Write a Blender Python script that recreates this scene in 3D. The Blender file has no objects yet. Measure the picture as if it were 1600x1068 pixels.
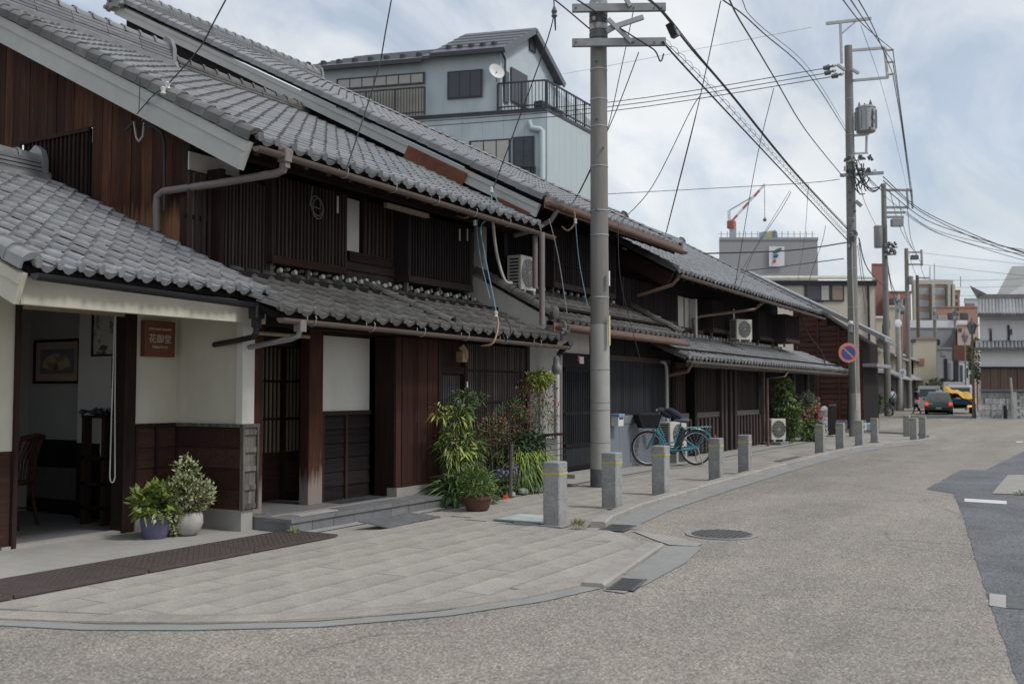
import bpy, math, random
from mathutils import Vector, Matrix
import numpy as np
R_ = random.Random(11)
PI = math.pi
SC = bpy.context.scene
COL = SC.collection
# ------------------------------------------------------------ camera
TH = math.radians(30.0); PITCH = math.atan(79 / 1556); FPX = 1556.0; EYE = 1.43
cd = bpy.data.cameras.new('camera'); cam = bpy.data.objects.new('camera', cd); COL.objects.link(cam)
cd.sensor_width = 36; cd.lens = 35.01; cd.clip_start = .05; cd.clip_end = 3000
cam.location = (0, 0, EYE)
cam.rotation_euler = (PI / 2 + PITCH, 0, TH - PI / 2)
cd.dof.use_dof = True; cd.dof.focus_distance = 12.5; cd.dof.aperture_fstop = 2.4
SC.camera = cam
# ------------------------------------------------------------ sky, sun, exposure
SUN_EL, SUN_AZ = math.radians(52), math.radians(-86)      # azimuth of the sun in the x-y plane
world = bpy.data.worlds.new('World'); SC.world = world; world.use_nodes = True
wn, wl = world.node_tree.nodes, world.node_tree.links
bg = wn['Background']; bg.inputs['Strength'].default_value = .1
sky = wn.new('ShaderNodeTexSky'); sky.sky_type = 'NISHITA'; sky.sun_disc = False
sky.sun_elevation = SUN_EL; sky.sun_rotation = PI / 2 - SUN_AZ; sky.air_density = 1.0; sky.dust_density = 2.0
tc = wn.new('ShaderNodeTexCoord')
# clouds lie on a flat layer: direction divided by its height
sep = wn.new('ShaderNodeSeparateXYZ'); wl.new(tc.outputs['Generated'], sep.inputs[0])
zc = wn.new('ShaderNodeMath'); zc.operation = 'MAXIMUM'; wl.new(sep.outputs[2], zc.inputs[0]); zc.inputs[1].default_value = 0.0
za = wn.new('ShaderNodeMath'); za.operation = 'ADD'; wl.new(zc.outputs[0], za.inputs[0]); za.inputs[1].default_value = .25
dv = wn.new('ShaderNodeVectorMath'); dv.operation = 'DIVIDE'
cmb = wn.new('ShaderNodeCombineXYZ')
for i in range(3): wl.new(za.outputs[0], cmb.inputs[i])
wl.new(tc.outputs['Generated'], dv.inputs[0]); wl.new(cmb.outputs[0], dv.inputs[1])
mp = wn.new('ShaderNodeMapping'); mp.inputs['Scale'].default_value = (.75, 1.5, .5); mp.inputs['Rotation'].default_value = (0, 0, .5)
wl.new(dv.outputs[0], mp.inputs[0])
nz = wn.new('ShaderNodeTexNoise'); nz.inputs['Scale'].default_value = 2.3; nz.inputs['Detail'].default_value = 10; nz.inputs['Roughness'].default_value = .56
nz.inputs['Distortion'].default_value = .5
wl.new(mp.outputs[0], nz.inputs['Vector'])
cr = wn.new('ShaderNodeValToRGB'); cr.color_ramp.elements[0].position = .36; cr.color_ramp.elements[1].position = .60
cr.color_ramp.elements[0].color = (.42, .42, .42, 1)
wl.new(nz.outputs['Fac'], cr.inputs[0])
nz2 = wn.new('ShaderNodeTexNoise'); nz2.inputs['Scale'].default_value = 1.9; nz2.inputs['Detail'].default_value = 6
wl.new(mp.outputs[0], nz2.inputs['Vector'])
cc = wn.new('ShaderNodeValToRGB'); cc.color_ramp.elements[0].position = .35; cc.color_ramp.elements[1].position = .68
cc.color_ramp.elements[0].color = (4.7, 5.05, 5.35, 1); cc.color_ramp.elements[1].color = (6.1, 6.3, 6.5, 1)
wl.new(nz2.outputs['Fac'], cc.inputs[0])
mx = wn.new('ShaderNodeMixRGB'); wl.new(cr.outputs[0], mx.inputs[0]); wl.new(sky.outputs[0], mx.inputs[1]); wl.new(cc.outputs[0], mx.inputs[2])
wl.new(mx.outputs[0], bg.inputs['Color'])
sl = bpy.data.lights.new('sun', 'SUN'); sun = bpy.data.objects.new('sun', sl); COL.objects.link(sun)
sl.energy = 1.5; sl.angle = math.radians(10); sl.color = (1, .975, .94)
sdir = Vector((math.cos(SUN_EL) * math.cos(SUN_AZ), math.cos(SUN_EL) * math.sin(SUN_AZ), math.sin(SUN_EL)))
sun.rotation_euler = sdir.to_track_quat('Z', 'Y').to_euler(); sun.location = sdir * 80
SC.view_settings.view_transform = 'Standard'; SC.view_settings.look = 'None'; SC.view_settings.gamma = 1
SC.view_settings.use_curve_mapping = False; SC.view_settings.exposure = .55
SC.render.engine = 'CYCLES'; SC.cycles.use_denoising = True; SC.cycles.max_bounces = 8

# ------------------------------------------------------------ where a view ray meets a real plane (metres)
_F = Vector((math.cos(TH), math.sin(TH), 0)); _R = Vector((math.sin(TH), -math.cos(TH), 0))
def ray(px, py):
    u = (534 - py) / FPX; r = (px - 800) / FPX
    return _F * (math.cos(PITCH) - u * math.sin(PITCH)) + _R * r + Vector((0, 0, math.sin(PITCH) + u * math.cos(PITCH)))
CAM = Vector((0, 0, EYE))
def PG(px, py, z=0.): d = ray(px, py); return CAM + d * ((z - EYE) / d.z)
def PY(px, py, Y): d = ray(px, py); return CAM + d * (Y / d.y)
def PX(px, py, X): d = ray(px, py); return CAM + d * (X / d.x)
def PD(px, py, D): d = ray(px, py); return CAM + d * (D / d.dot(_F))
def RY(x0, x1, y0, y1, Y):           # rectangle on a plane Y=const -> X0, X1, zbottom, ztop
    a = PY(x0, y0, Y); b = PY(x1, y1, Y); m = (x0 + x1) / 2
    return a.x, b.x, PY(m, y1, Y).z, PY(m, y0, Y).z

# ------------------------------------------------------------ materials
MATS = {}
def ramp2(nt, fac, c1, c2, p0=.3, p1=.7):
    r = nt.nodes.new('ShaderNodeValToRGB'); e = r.color_ramp.elements
    e[0].position = p0; e[1].position = p1
    e[0].color = (*c1, 1); e[1].color = (*c2, 1); nt.links.new(fac, r.inputs[0]); return r.outputs[0]
def mixc(nt, fac, a, b, mode='MIX'):
    m = nt.nodes.new('ShaderNodeMixRGB'); m.blend_type = mode
    for i, v in enumerate((fac, a, b)):
        if isinstance(v, (int, float)): m.inputs[i].default_value = v
        elif isinstance(v, tuple): m.inputs[i].default_value = (*v, 1)
        else: nt.links.new(v, m.inputs[i])
    return m.outputs[0]
def noise(nt, co, scale, detail=5, rough=.6, vec=None, dist=0):
    n = nt.nodes.new('ShaderNodeTexNoise'); n.inputs['Scale'].default_value = scale
    n.inputs['Detail'].default_value = detail; n.inputs['Roughness'].default_value = rough; n.inputs['Distortion'].default_value = dist
    if vec:
        m = nt.nodes.new('ShaderNodeMapping'); m.inputs['Scale'].default_value = vec; nt.links.new(co, m.inputs[0]); co = m.outputs[0]
    nt.links.new(co, n.inputs['Vector']); return n.outputs['Fac']
def mat(name, c1, c2=None, scale=6., vec=None, rough=.7, bump=0., bscale=None, rand=0., dirt=0., dirtc=(.06, .055, .05), dscale=1.2,
        dvec=None, metal=0., spec=.4, p0=.3, p1=.7, detail=6, trans=0., emit=None, coat=0., sat=0.):
    if name in MATS: return MATS[name]
    if name.startswith('wood_') and name not in ('wood_pale', 'wood_sign', 'wood_worn', 'wood_kura'): spec = .12; rough = .8; c1 = tuple(v * .78 for v in c1); c2 = tuple(v * .86 for v in c2)
    m = bpy.data.materials.new(name); m.use_nodes = True; nt = m.node_tree; b = nt.nodes['Principled BSDF']
    MATS[name] = m
    b.inputs['Roughness'].default_value = rough; b.inputs['Metallic'].default_value = metal
    b.inputs['Specular IOR Level'].default_value = spec
    t = nt.nodes.new('ShaderNodeTexCoord'); co = t.outputs['Object']
    oi = nt.nodes.new('ShaderNodeObjectInfo')
    ad = nt.nodes.new('ShaderNodeVectorMath'); ad.operation = 'MULTIPLY_ADD'     # shift the grain from piece to piece
    cb = nt.nodes.new('ShaderNodeCombineXYZ')
    for i in range(3): nt.links.new(oi.outputs['Random'], cb.inputs[i])
    nt.links.new(cb.outputs[0], ad.inputs[0]); ad.inputs[1].default_value = (37, 53, 41); nt.links.new(co, ad.inputs[2])
    co2 = ad.outputs[0]
    c2 = c2 or tuple(v * .75 for v in c1)
    f = noise(nt, co2, scale, detail, .62, vec)
    col = ramp2(nt, f, c1, c2, p0, p1)
    if dirt:
        d = noise(nt, co2, dscale, 7, .65, dvec, .4)
        dm = ramp2(nt, d, (0, 0, 0), (dirt, dirt, dirt), .42, .72)
        col = mixc(nt, dm, col, dirtc)
    if rand:
        mr = nt.nodes.new('ShaderNodeMapRange'); nt.links.new(oi.outputs['Random'], mr.inputs[0])
        mr.inputs[3].default_value = 1 - rand; mr.inputs[4].default_value = 1 + rand
        cb2 = nt.nodes.new('ShaderNodeCombineXYZ')
        for i in range(3): nt.links.new(mr.outputs[0], cb2.inputs[i])
        col = mixc(nt, 1., col, cb2.outputs[0], 'MULTIPLY')
    nt.links.new(col, b.inputs['Base Color'])
    if bump:
        bf = noise(nt, co2, bscale or scale, 6, .65, vec)
        bp = nt.nodes.new('ShaderNodeBump'); bp.inputs['Strength'].default_value = bump; bp.inputs['Distance'].default_value = .01
        nt.links.new(bf, bp.inputs['Height']); nt.links.new(bp.outputs[0], b.inputs['Normal'])
    if trans: b.inputs['Transmission Weight'].default_value = trans
    if coat: b.inputs['Coat Weight'].default_value = coat; b.inputs['Coat Roughness'].default_value = .1
    if emit: b.inputs['Emission Color'].default_value = (*emit, 1); b.inputs['Emission Strength'].default_value = 1
    return m
V = (14, 14, .9); HX = (.9, 14, 14); HY = (14, .9, 14)
def setup_mats():
    mat('wood_dark', (.022, .014, .012), (.052, .030, .024), 3, V, .62, .35, rand=.28, dirt=.25, dirtc=(.012, .01, .01), dvec=(3, 3, .4))
    mat('wood_darkh', (.022, .014, .012), (.050, .030, .024), 3, HX, .62, .35, rand=.28, dirt=.25, dirtc=(.012, .01, .01))
    mat('wood_black', (.010, .0085, .009), (.024, .019, .019), 3, V, .6, .3, rand=.3)
    mat('wood_blackh', (.010, .0085, .009), (.024, .019, .019), 3, HX, .6, .3, rand=.3)
    mat('wood_slat', (.05, .035, .033), (.085, .058, .053), 3, V, .62, .3, rand=.3); mat('wood_slat2', (.036, .029, .03), (.06, .047, .047), 3, V, .62, .3, rand=.3)
    mat('wood_purple', (.046, .035, .035), (.085, .063, .06), 3, V, .62, .3, rand=.2)
    mat('wood_purpleh', (.046, .035, .035), (.085, .064, .061), 3, HX, .62, .3, rand=.2)
    mat('wood_red', (.050, .021, .014), (.105, .044, .026), 2.5, V, .6, .4, rand=.22, dirt=.75, dirtc=(.018, .010, .009), dscale=.9, dvec=(3, 3, .35))
    mat('wood_redh', (.046, .024, .02), (.08, .04, .03), 2.5, HX, .6, .4, rand=.2, dirt=.4, dirtc=(.02, .012, .01))
    mat('wood_brick', (.060, .027, .021), (.105, .048, .036), 2.5, HY, .65, .3, rand=.22, dirt=.3)
    mat('wood_worn', (.045, .036, .032), (.20, .185, .165), 2.2, (9, 9, .8), .8, .8, rand=.2, dirt=.6, dirtc=(.03, .024, .022), dscale=1.6, dvec=(4, 4, .6))
    mat('wood_pale', (.33, .27, .19), (.24, .19, .13), 3, V, .7, .2, rand=.12)
    mat('wood_sign', (.17, .062, .032), (.12, .043, .022), 4, V, .5, .2)
    mat('plaster_cream', (.55, .53, .44), (.48, .46, .38), 1.6, rough=.9, bump=.15, bscale=40, dirt=.35, dirtc=(.33, .31, .26), dscale=1.4, dvec=(1.5, 1.5, .6))
    mat('plaster_white', (.60, .585, .54), (.53, .515, .47), 2, rough=.9, bump=.1, bscale=30, dirt=.4, dirtc=(.38, .36, .325), dscale=1.8, dvec=(1.5, 1.5, .6))
    mat('plaster_grey', (.34, .33, .31), (.26, .25, .235), 2, rough=.9, bump=.15, bscale=25, dirt=.3, dirtc=(.18, .17, .16))
    mat('barge_white', (.47, .475, .45), (.41, .415, .395), 2, rough=.75, dirt=.3, dirtc=(.26, .26, .24), dscale=2.2, dvec=(1, 1, 1))
    mat('tile_silver', (.165, .17, .176), (.255, .26, .266), 5, rough=.32, spec=.8, rand=.2, bump=.08, bscale=60, dirt=.5, dirtc=(.09, .09, .088), dscale=4)
    mat('tile_grey', (.13, .135, .142), (.24, .246, .254), 5, rough=.34, spec=.75, rand=.22, bump=.08, bscale=60, dirt=.4, dirtc=(.085, .082, .078), dscale=5)
    mat('tile_old', (.085, .083, .08), (.145, .14, .135), 6, rough=.5, spec=.4, rand=.22, bump=.1, bscale=60, dirt=.5, dirtc=(.05, .047, .044), dscale=5)
    mat('mortar', (.42, .42, .41), (.33, .33, .32), 8, rough=.9, dirt=.4, dirtc=(.16, .16, .155))
    mat('copper', (.12, .088, .075), (.15, .112, .097), 4, rough=.5, rand=.05, dirt=.3, dirtc=(.07, .05, .042))
    mat('copper_red', (.14, .078, .058), (.18, .105, .08), 4, rough=.5, dirt=.25, dirtc=(.075, .045, .038))
    mat('rust', (.12, .042, .025), (.21, .085, .045), 5, rough=.9, dirt=.4, dirtc=(.06, .03, .025))
    mat('metal_black', (.012, .013, .016), (.02, .021, .024), 5, rough=.42)
    mat('metal_grey', (.22, .225, .23), (.29, .295, .30), 7, rough=.45, metal=.3, dirt=.2, dirtc=(.12, .12, .12))
    mat('metal_galv', (.30, .31, .315), (.38, .39, .395), 12, rough=.45, metal=.45, dirt=.25, dirtc=(.16, .15, .14))
    mat('metal_blue', (.15, .175, .205), (.185, .21, .24), 2, rough=.55, dirt=.3, dirtc=(.10, .11, .125))
    mat('pipe_mauve', (.16, .135, .13), (.20, .17, .165), 4, rough=.5)
    mat('pvc', (.42, .405, .36), (.36, .345, .30), 4, rough=.5, dirt=.2, dirtc=(.22, .2, .17))
    mat('conc_pole', (.225, .215, .20), (.175, .168, .155), 3, (6, 6, .6), .85, .15, bscale=30, dirt=.35, dirtc=(.12, .115, .108), dvec=(4, 4, .25))
    mat('conc_pale', (.36, .352, .335), (.30, .293, .278), 3, rough=.85, bump=.1, bscale=30, dirt=.3, dirtc=(.21, .205, .195))
    mat('concrete', (.335, .325, .30), (.27, .262, .243), 3, rough=.9, bump=.2, bscale=45, dirt=.4, dirtc=(.17, .165, .15), dscale=.9)
    mat('gutter_conc', (.27, .268, .26), (.215, .213, .206), 4, rough=.88, bump=.15, bscale=60, dirt=.35, dirtc=(.14, .14, .135), dscale=1.1)
    mat('kerb', (.315, .30, .275), (.25, .24, .22), 5, rough=.9, bump=.2, bscale=60, rand=.08, dirt=.3, dirtc=(.19, .18, .165))
    mat('stone_dark', (.135, .135, .14), (.18, .18, .185), 6, rough=.6, bump=.1, bscale=50, rand=.1, dirt=.3, dirtc=(.09, .09, .09))
    mat('grate_brown', (.062, .048, .046), (.085, .066, .062), 12, rough=.7, bump=.2, dirt=.3, dirtc=(.10, .07, .055), dscale=2)
    mat('iron_dark', (.075, .078, .08), (.12, .122, .124), 12, rough=.65, bump=.2)
    mat('cable', (.022, .023, .026), (.03, .031, .034), 3, rough=.6)
    mat('cable_grey', (.12, .125, .13), (.16, .165, .17), 3, rough=.6)
    mat('cable_white', (.45, .45, .43), (.38, .38, .36), 3, rough=.5)
    mat('cable_blue', (.14, .24, .30), (.12, .20, .26), 3, rough=.5)
    mat('cable_tan', (.30, .20, .11), (.24, .155, .085), 3, rough=.6)
    mat('porcelain', (.55, .55, .53), (.48, .48, .46), 6, rough=.3)
    mat('yellow', (.52, .42, .09), (.42, .34, .08), 8, rough=.7, dirt=.5, dirtc=(.3, .25, .12))
    mat('white_paint', (.62, .62, .60), (.55, .55, .53), 8, rough=.55, dirt=.3, dirtc=(.33, .33, .32), dscale=7)
    mat('ac_white', (.50, .485, .43), (.45, .435, .385), 3, rough=.5, dirt=.2, dirtc=(.32, .30, .26))
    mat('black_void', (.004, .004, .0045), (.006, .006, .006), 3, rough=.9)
    mat('interior_wall', (.36, .355, .34), (.32, .315, .30), 2, rough=.9)
    mat('terracotta', (.085, .038, .03), (.115, .052, .04), 6, rough=.75)
    mat('pot_purple', (.085, .08, .15), (.11, .105, .185), 5, rough=.5, dirt=.2, dirtc=(.16, .15, .19))
    mat('pot_white', (.42, .40, .37), (.34, .32, .295), 9, rough=.8, dirt=.5, dirtc=(.15, .14, .12), dscale=6)
    mat('soil', (.05, .04, .03), (.08, .065, .05), 25, rough=1, bump=.6)
    mat('bark', (.10, .085, .07), (.15, .125, .10), 14, (3, 3, .6), .9, .5)
    mat('glass_dark', (.03, .035, .04), (.04, .045, .05), 2, rough=.08, spec=.6)
    mat('glass_sky', (.20, .235, .25), (.26, .29, .30), 1.2, rough=.12, spec=.6)
    mat('curtain', (.42, .42, .39), (.33, .33, .31), 6, (10, 10, .4), .9)
    def leaf(n, a, b, tr=.25, rnd=.25):
        m = mat(n, a, b, 9, rough=.5, rand=rnd, spec=.35)
        bs = m.node_tree.nodes['Principled BSDF']; bs.inputs['Subsurface Weight'].default_value = .0
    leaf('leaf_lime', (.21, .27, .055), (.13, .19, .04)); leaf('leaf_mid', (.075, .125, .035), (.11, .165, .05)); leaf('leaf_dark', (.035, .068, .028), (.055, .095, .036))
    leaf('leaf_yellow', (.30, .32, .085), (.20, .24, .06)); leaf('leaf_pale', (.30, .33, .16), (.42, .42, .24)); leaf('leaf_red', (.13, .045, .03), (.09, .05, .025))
    leaf('petal_pink', (.34, .07, .10), (.25, .05, .075)); leaf('petal_red', (.42, .03, .05), (.30, .02, .035)); leaf('petal_white', (.55, .55, .5), (.45, .47, .4))
    leaf('petal_violet', (.19, .13, .38), (.25, .18, .45)); leaf('petal_orange', (.75, .16, .02), (.65, .12, .02)); leaf('leaf_dry', (.20, .15, .07), (.13, .10, .05))
setup_mats()

def ground_mats():
    # exposed aggregate road
    m = bpy.data.materials.new('road_aggregate'); m.use_nodes = True; nt = m.node_tree; b = nt.nodes['Principled BSDF']; MATS['road'] = m
    co = nt.nodes.new('ShaderNodeTexCoord').outputs['Object']
    v = nt.nodes.new('ShaderNodeTexVoronoi'); v.inputs['Scale'].default_value = 82; nt.links.new(co, v.inputs['Vector'])
    r = nt.nodes.new('ShaderNodeValToRGB'); e = r.color_ramp.elements; r.color_ramp.interpolation = 'CONSTANT'
    sepc = nt.nodes.new('ShaderNodeSeparateColor'); nt.links.new(v.outputs['Color'], sepc.inputs[0]); nt.links.new(sepc.outputs[0], r.inputs[0])
    cols = [(0, (.205, .18, .155)), (.16, (.28, .262, .238)), (.34, (.335, .30, .268)), (.5, (.245, .23, .21)), (.66, (.38, .36, .332)), (.80, (.175, .162, .148)), (.9, (.46, .445, .42))]
    e[0].position = 0; e[0].color = (*cols[0][1], 1); e[1].position = cols[1][0]; e[1].color = (*cols[1][1], 1)
    for p, c in cols[2:]: q = e.new(p); q.color = (*c, 1)
    col = mixc(nt, .22, r.outputs[0], (.30, .28, .252))
    vd = ramp2(nt, v.outputs['Distance'], (1, 1, 1), (.62, .6, .58), .35, .75); col = mixc(nt, 1., col, vd, 'MULTIPLY')
    big = ramp2(nt, noise(nt, co, .55, 6, .6, (1, 1.6, 1)), (1.10, 1.08, 1.06), (.86, .86, .87), .35, .68); col = mixc(nt, 1., col, big, 'MULTIPLY')
    md = ramp2(nt, noise(nt, co, 3.3, 6, .7), (1.06, 1.05, 1.04), (.90, .90, .90), .35, .7); col = mixc(nt, 1., col, md, 'MULTIPLY')
    tr_ = ramp2(nt, noise(nt, co, 1.0, 5, .55, (.07, .75, 1), .3), (1.07, 1.065, 1.06), (.87, .87, .875), .38, .66); col = mixc(nt, 1., col, tr_, 'MULTIPLY')
    sp_ = ramp2(nt, noise(nt, co, 1.9, 4, .5), (0, 0, 0), (.4, .4, .4), .70, .78); col = mixc(nt, sp_, col, (.13, .12, .11))
    # hairline cracks
    vn = nt.nodes.new('ShaderNodeTexVoronoi'); vn.feature = 'DISTANCE_TO_EDGE'; vn.inputs['Scale'].default_value = .42
    wv = nt.nodes.new('ShaderNodeTexNoise'); wv.inputs['Scale'].default_value = 1.6; wv.inputs['Detail'].default_value = 8; nt.links.new(co, wv.inputs['Vector'])
    wa = nt.nodes.new('ShaderNodeVectorMath'); wa.operation = 'MULTIPLY_ADD'; nt.links.new(wv.outputs['Color'], wa.inputs[0]); wa.inputs[1].default_value = (.9, .9, 0); nt.links.new(co, wa.inputs[2])
    nt.links.new(wa.outputs[0], vn.inputs['Vector'])
    ck = ramp2(nt, vn.outputs['Distance'], (.55, .55, .55), (0, 0, 0), .001, .007)
    msk = ramp2(nt, noise(nt, co, .5, 3, .5), (0, 0, 0), (1, 1, 1), .47, .55)
    ckm = mixc(nt, 1., ck, msk, 'MULTIPLY'); col = mixc(nt, ckm, col, (.06, .055, .05))
    nt.links.new(col, b.inputs['Base Color']); b.inputs['Roughness'].default_value = .85; b.inputs['Specular IOR Level'].default_value = .3
    bp = nt.nodes.new('ShaderNodeBump'); bp.inputs['Strength'].default_value = .5; bp.inputs['Distance'].default_value = .004; bp.invert = True
    nt.links.new(v.outputs['Distance'], bp.inputs['Height']); nt.links.new(bp.outputs[0], b.inputs['Normal'])
    # asphalt, granite, paving: fine grains
    def grain(name, c1, c2, sc, rough=.9, rand=0, big=.25, bscale=1.0):
        m = bpy.data.materials.new(name); m.use_nodes = True; nt = m.node_tree; b = nt.nodes['Principled BSDF']; MATS[name] = m
        co = nt.nodes.new('ShaderNodeTexCoord').outputs['Object']; oi = nt.nodes.new('ShaderNodeObjectInfo')
        v = nt.nodes.new('ShaderNodeTexVoronoi'); v.inputs['Scale'].default_value = sc; nt.links.new(co, v.inputs['Vector'])
        sp = nt.nodes.new('ShaderNodeSeparateColor'); nt.links.new(v.outputs['Color'], sp.inputs[0])
        col = ramp2(nt, sp.outputs[0], c1, c2, .1, .95)
        st = ramp2(nt, noise(nt, co, bscale, 7, .65, None, .3), (1 + big * .5,) * 3, (1 - big,) * 3, .36, .7); col = mixc(nt, 1., col, st, 'MULTIPLY')
        if rand:
            mr = nt.nodes.new('ShaderNodeMapRange'); nt.links.new(oi.outputs['Random'], mr.inputs[0]); mr.inputs[3].default_value = 1 - rand; mr.inputs[4].default_value = 1 + rand
            cb = nt.nodes.new('ShaderNodeCombineXYZ')
            for i in range(3): nt.links.new(mr.outputs[0], cb.inputs[i])
            col = mixc(nt, 1., col, cb.outputs[0], 'MULTIPLY')
        nt.links.new(col, b.inputs['Base Color']); b.inputs['Roughness'].default_value = rough; b.inputs['Specular IOR Level'].default_value = .3
    grain('asphalt', (.075, .08, .086), (.185, .19, .198), 95, .9, 0, .3, .9)
    grain('granite', (.19, .19, .19), (.345, .345, .34), 150, .8, .09, .3, 3.0)
    grain('paving', (.25, .228, .202), (.345, .322, .29), 150, .9, .065, .34, 1.1)
    grain('walk', (.25, .232, .21), (.34, .32, .295), 150, .9, 0, .28, .8)
    grain('rock', (.24, .24, .235), (.42, .42, .41), 30, .9, .16, .3, 2.0)
ground_mats()

# ------------------------------------------------------------ mesh building
WM = {}                                   # world matrix of everything that has children
class MB:
    def __init__(s): s.v = []; s.f = []
    def add(s, vs, fs):
        n = len(s.v); s.v += [tuple(v) for v in vs]; s.f += [tuple(i + n for i in f) for f in fs]; return s
    def box(s, x0, x1, y0, y1, z0, z1):
        if x0 > x1: x0, x1 = x1, x0
        if y0 > y1: y0, y1 = y1, y0
        if z0 > z1: z0, z1 = z1, z0
        return s.add([(x0, y0, z0), (x1, y0, z0), (x1, y1, z0), (x0, y1, z0), (x0, y0, z1), (x1, y0, z1), (x1, y1, z1), (x0, y1, z1)],
                     [(0, 3, 2, 1), (4, 5, 6, 7), (0, 1, 5, 4), (1, 2, 6, 5), (2, 3, 7, 6), (3, 0, 4, 7)])
    def cbox(s, x0, x1, y0, y1, z0, z1, c=.01):   # box with chamfered vertical and top edges
        r = [(x0 + c, y0), (x1 - c, y0), (x1, y0 + c), (x1, y1 - c), (x1 - c, y1), (x0 + c, y1), (x0, y1 - c), (x0, y0 + c)]
        mx, my = (x0 + x1) / 2, (y0 + y1) / 2
        k = [(x + (c if x < mx else -c) * .7, y + (c if y < my else -c) * .7) for x, y in r]
        vs = [(x, y, z0) for x, y in r] + [(x, y, z1 - c) for x, y in r] + [(x, y, z1) for x, y in k]
        fs = [(i, (i + 1) % 8, 8 + (i + 1) % 8, 8 + i) for i in range(8)] + [(8 + i, 8 + (i + 1) % 8, 16 + (i + 1) % 8, 16 + i) for i in range(8)]
        return s.add(vs, fs + [tuple(range(16, 24)), tuple(range(7, -1, -1))])
    def beam(s, p, q, w, h, up=(0, 0, 1)):
        p, q = Vector(p), Vector(q); d = (q - p).normalized(); u = Vector(up)
        a = d.cross(u)
        if a.length < 1e-4: a = d.cross(Vector((1, 0, 0)))
        a.normalize(); b = a.cross(d)
        a *= w / 2; b *= h / 2
        return s.add([p - a - b, p + a - b, p + a + b, p - a + b, q - a - b, q + a - b, q + a + b, q - a + b],
                     [(0, 3, 2, 1), (4, 5, 6, 7), (0, 1, 5, 4), (1, 2, 6, 5), (2, 3, 7, 6), (3, 0, 4, 7)])
    def tube(s, pts, r, n=8, cap=True):
        pts = [Vector(p) for p in pts]; rs = r if isinstance(r, (list, tuple)) else [r] * len(pts)
        m = len(pts); rings = []; a = None
        for i in range(m):
            d = (pts[min(i + 1, m - 1)] - pts[max(i - 1, 0)])
            d = d.normalized() if d.length > 1e-9 else Vector((0, 0, 1))
            if a is None:
                a = d.cross(Vector((0, 0, 1)))
                if a.length < 1e-3: a = d.cross(Vector((1, 0, 0)))
            else: a = a - d * a.dot(d)
            a.normalize(); b = d.cross(a)
            rings += [pts[i] + (a * math.cos(2 * PI * k / n) + b * math.sin(2 * PI * k / n)) * rs[i] for k in range(n)]
        fs = [(i * n + k, i * n + (k + 1) % n, (i + 1) * n + (k + 1) % n, (i + 1) * n + k) for i in range(m - 1) for k in range(n)]
        if cap: fs += [tuple(range(n - 1, -1, -1)), tuple((m - 1) * n + k for k in range(n))]
        return s.add(rings, fs)
    def lathe(s, prof, c=(0, 0, 0), n=16, axis=None):
        c = Vector(c); M_ = axis.to_matrix() if axis else None
        vs = []
        for r, z in prof:
            for k in range(n):
                p = Vector((r * math.cos(2 * PI * k / n), r * math.sin(2 * PI * k / n), z))
                vs.append(c + (M_ @ p if M_ else p))
        m = len(prof); fs = [(i * n + k, i * n + (k + 1) % n, (i + 1) * n + (k + 1) % n, (i + 1) * n + k) for i in range(m - 1) for k in range(n)]
        fs += [tuple(range(n - 1, -1, -1)), tuple((m - 1) * n + k for k in range(n))]
        return s.add(vs, fs)
    def prism(s, poly, d):
        d = Vector(d); poly = [Vector(p) for p in poly]; n = len(poly)
        return s.add(poly + [p + d for p in poly], [tuple(range(n - 1, -1, -1)), tuple(range(n, 2 * n))] + [(i, (i + 1) % n, n + (i + 1) % n, n + i) for i in range(n)])
    def flat(s, poly, z): return s.add([(x, y, z) for x, y in poly], [tuple(range(len(poly)))])
    def mesh(s, name, m, smooth=False):
        me = bpy.data.meshes.new(name); me.from_pydata(s.v, [], s.f); me.validate()
        import bmesh
        bm = bmesh.new(); bm.from_mesh(me); bmesh.ops.recalc_face_normals(bm, faces=bm.faces); bm.to_mesh(me); bm.free()
        me.materials.append(MATS[m] if isinstance(m, str) else m)
        if smooth: me.polygons.foreach_set('use_smooth', [True] * len(me.polygons)); me.set_sharp_from_angle(angle=math.radians(40))
        return me
    def build(s, name, m, parent=None, smooth=False): return inst(name, s.mesh(name, m, smooth), None, parent)
def inst(name, me, M=None, parent=None):
    o = bpy.data.objects.new(name, me); COL.objects.link(o)
    M = M or Matrix.Identity(4)
    o.matrix_basis = M
    if parent is not None:
        o.parent = parent; o.matrix_parent_inverse = WM.get(parent.name, Matrix.Identity(4)).inverted()
    WM[o.name] = M
    return o
def thing(name, label, cat, loc=(0, 0, 0), group=None):
    o = bpy.data.objects.new(name, None); COL.objects.link(o); o.empty_display_size = .2
    o.location = loc; WM[o.name] = Matrix.Translation(loc); return tag(o, label, cat, group)
def tag(o, label, cat, group=None, kind=None):
    if label: o['label'] = label
    if cat: o['category'] = cat
    if group: o['group'] = group
    if kind: o['kind'] = kind
    return o
def kind(o, k): o['kind'] = k; return o
def B1(name, m, parent, *bx): return MB().box(*bx).build(name, m, parent)
def copy_thing(src, offset, label, rotz=0):
    M = Matrix.Translation(offset)
    c = src.copy(); COL.objects.link(c); c.matrix_basis = M @ WM[src.name]; WM[c.name] = M @ WM[src.name]
    if label: c['label'] = label
    for ch in src.children:
        k = ch.copy(); COL.objects.link(k); k.parent = c; k.matrix_parent_inverse = ch.matrix_parent_inverse.copy()
        for g in ch.children:
            j = g.copy(); COL.objects.link(j); j.parent = k; j.matrix_parent_inverse = g.matrix_parent_inverse.copy()
    return c
def sag(p, q, s, n=14):
    p, q = Vector(p), Vector(q); return [p.lerp(q, i / n) - Vector((0, 0, s * 4 * (i / n) * (1 - i / n))) for i in range(n + 1)]
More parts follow.
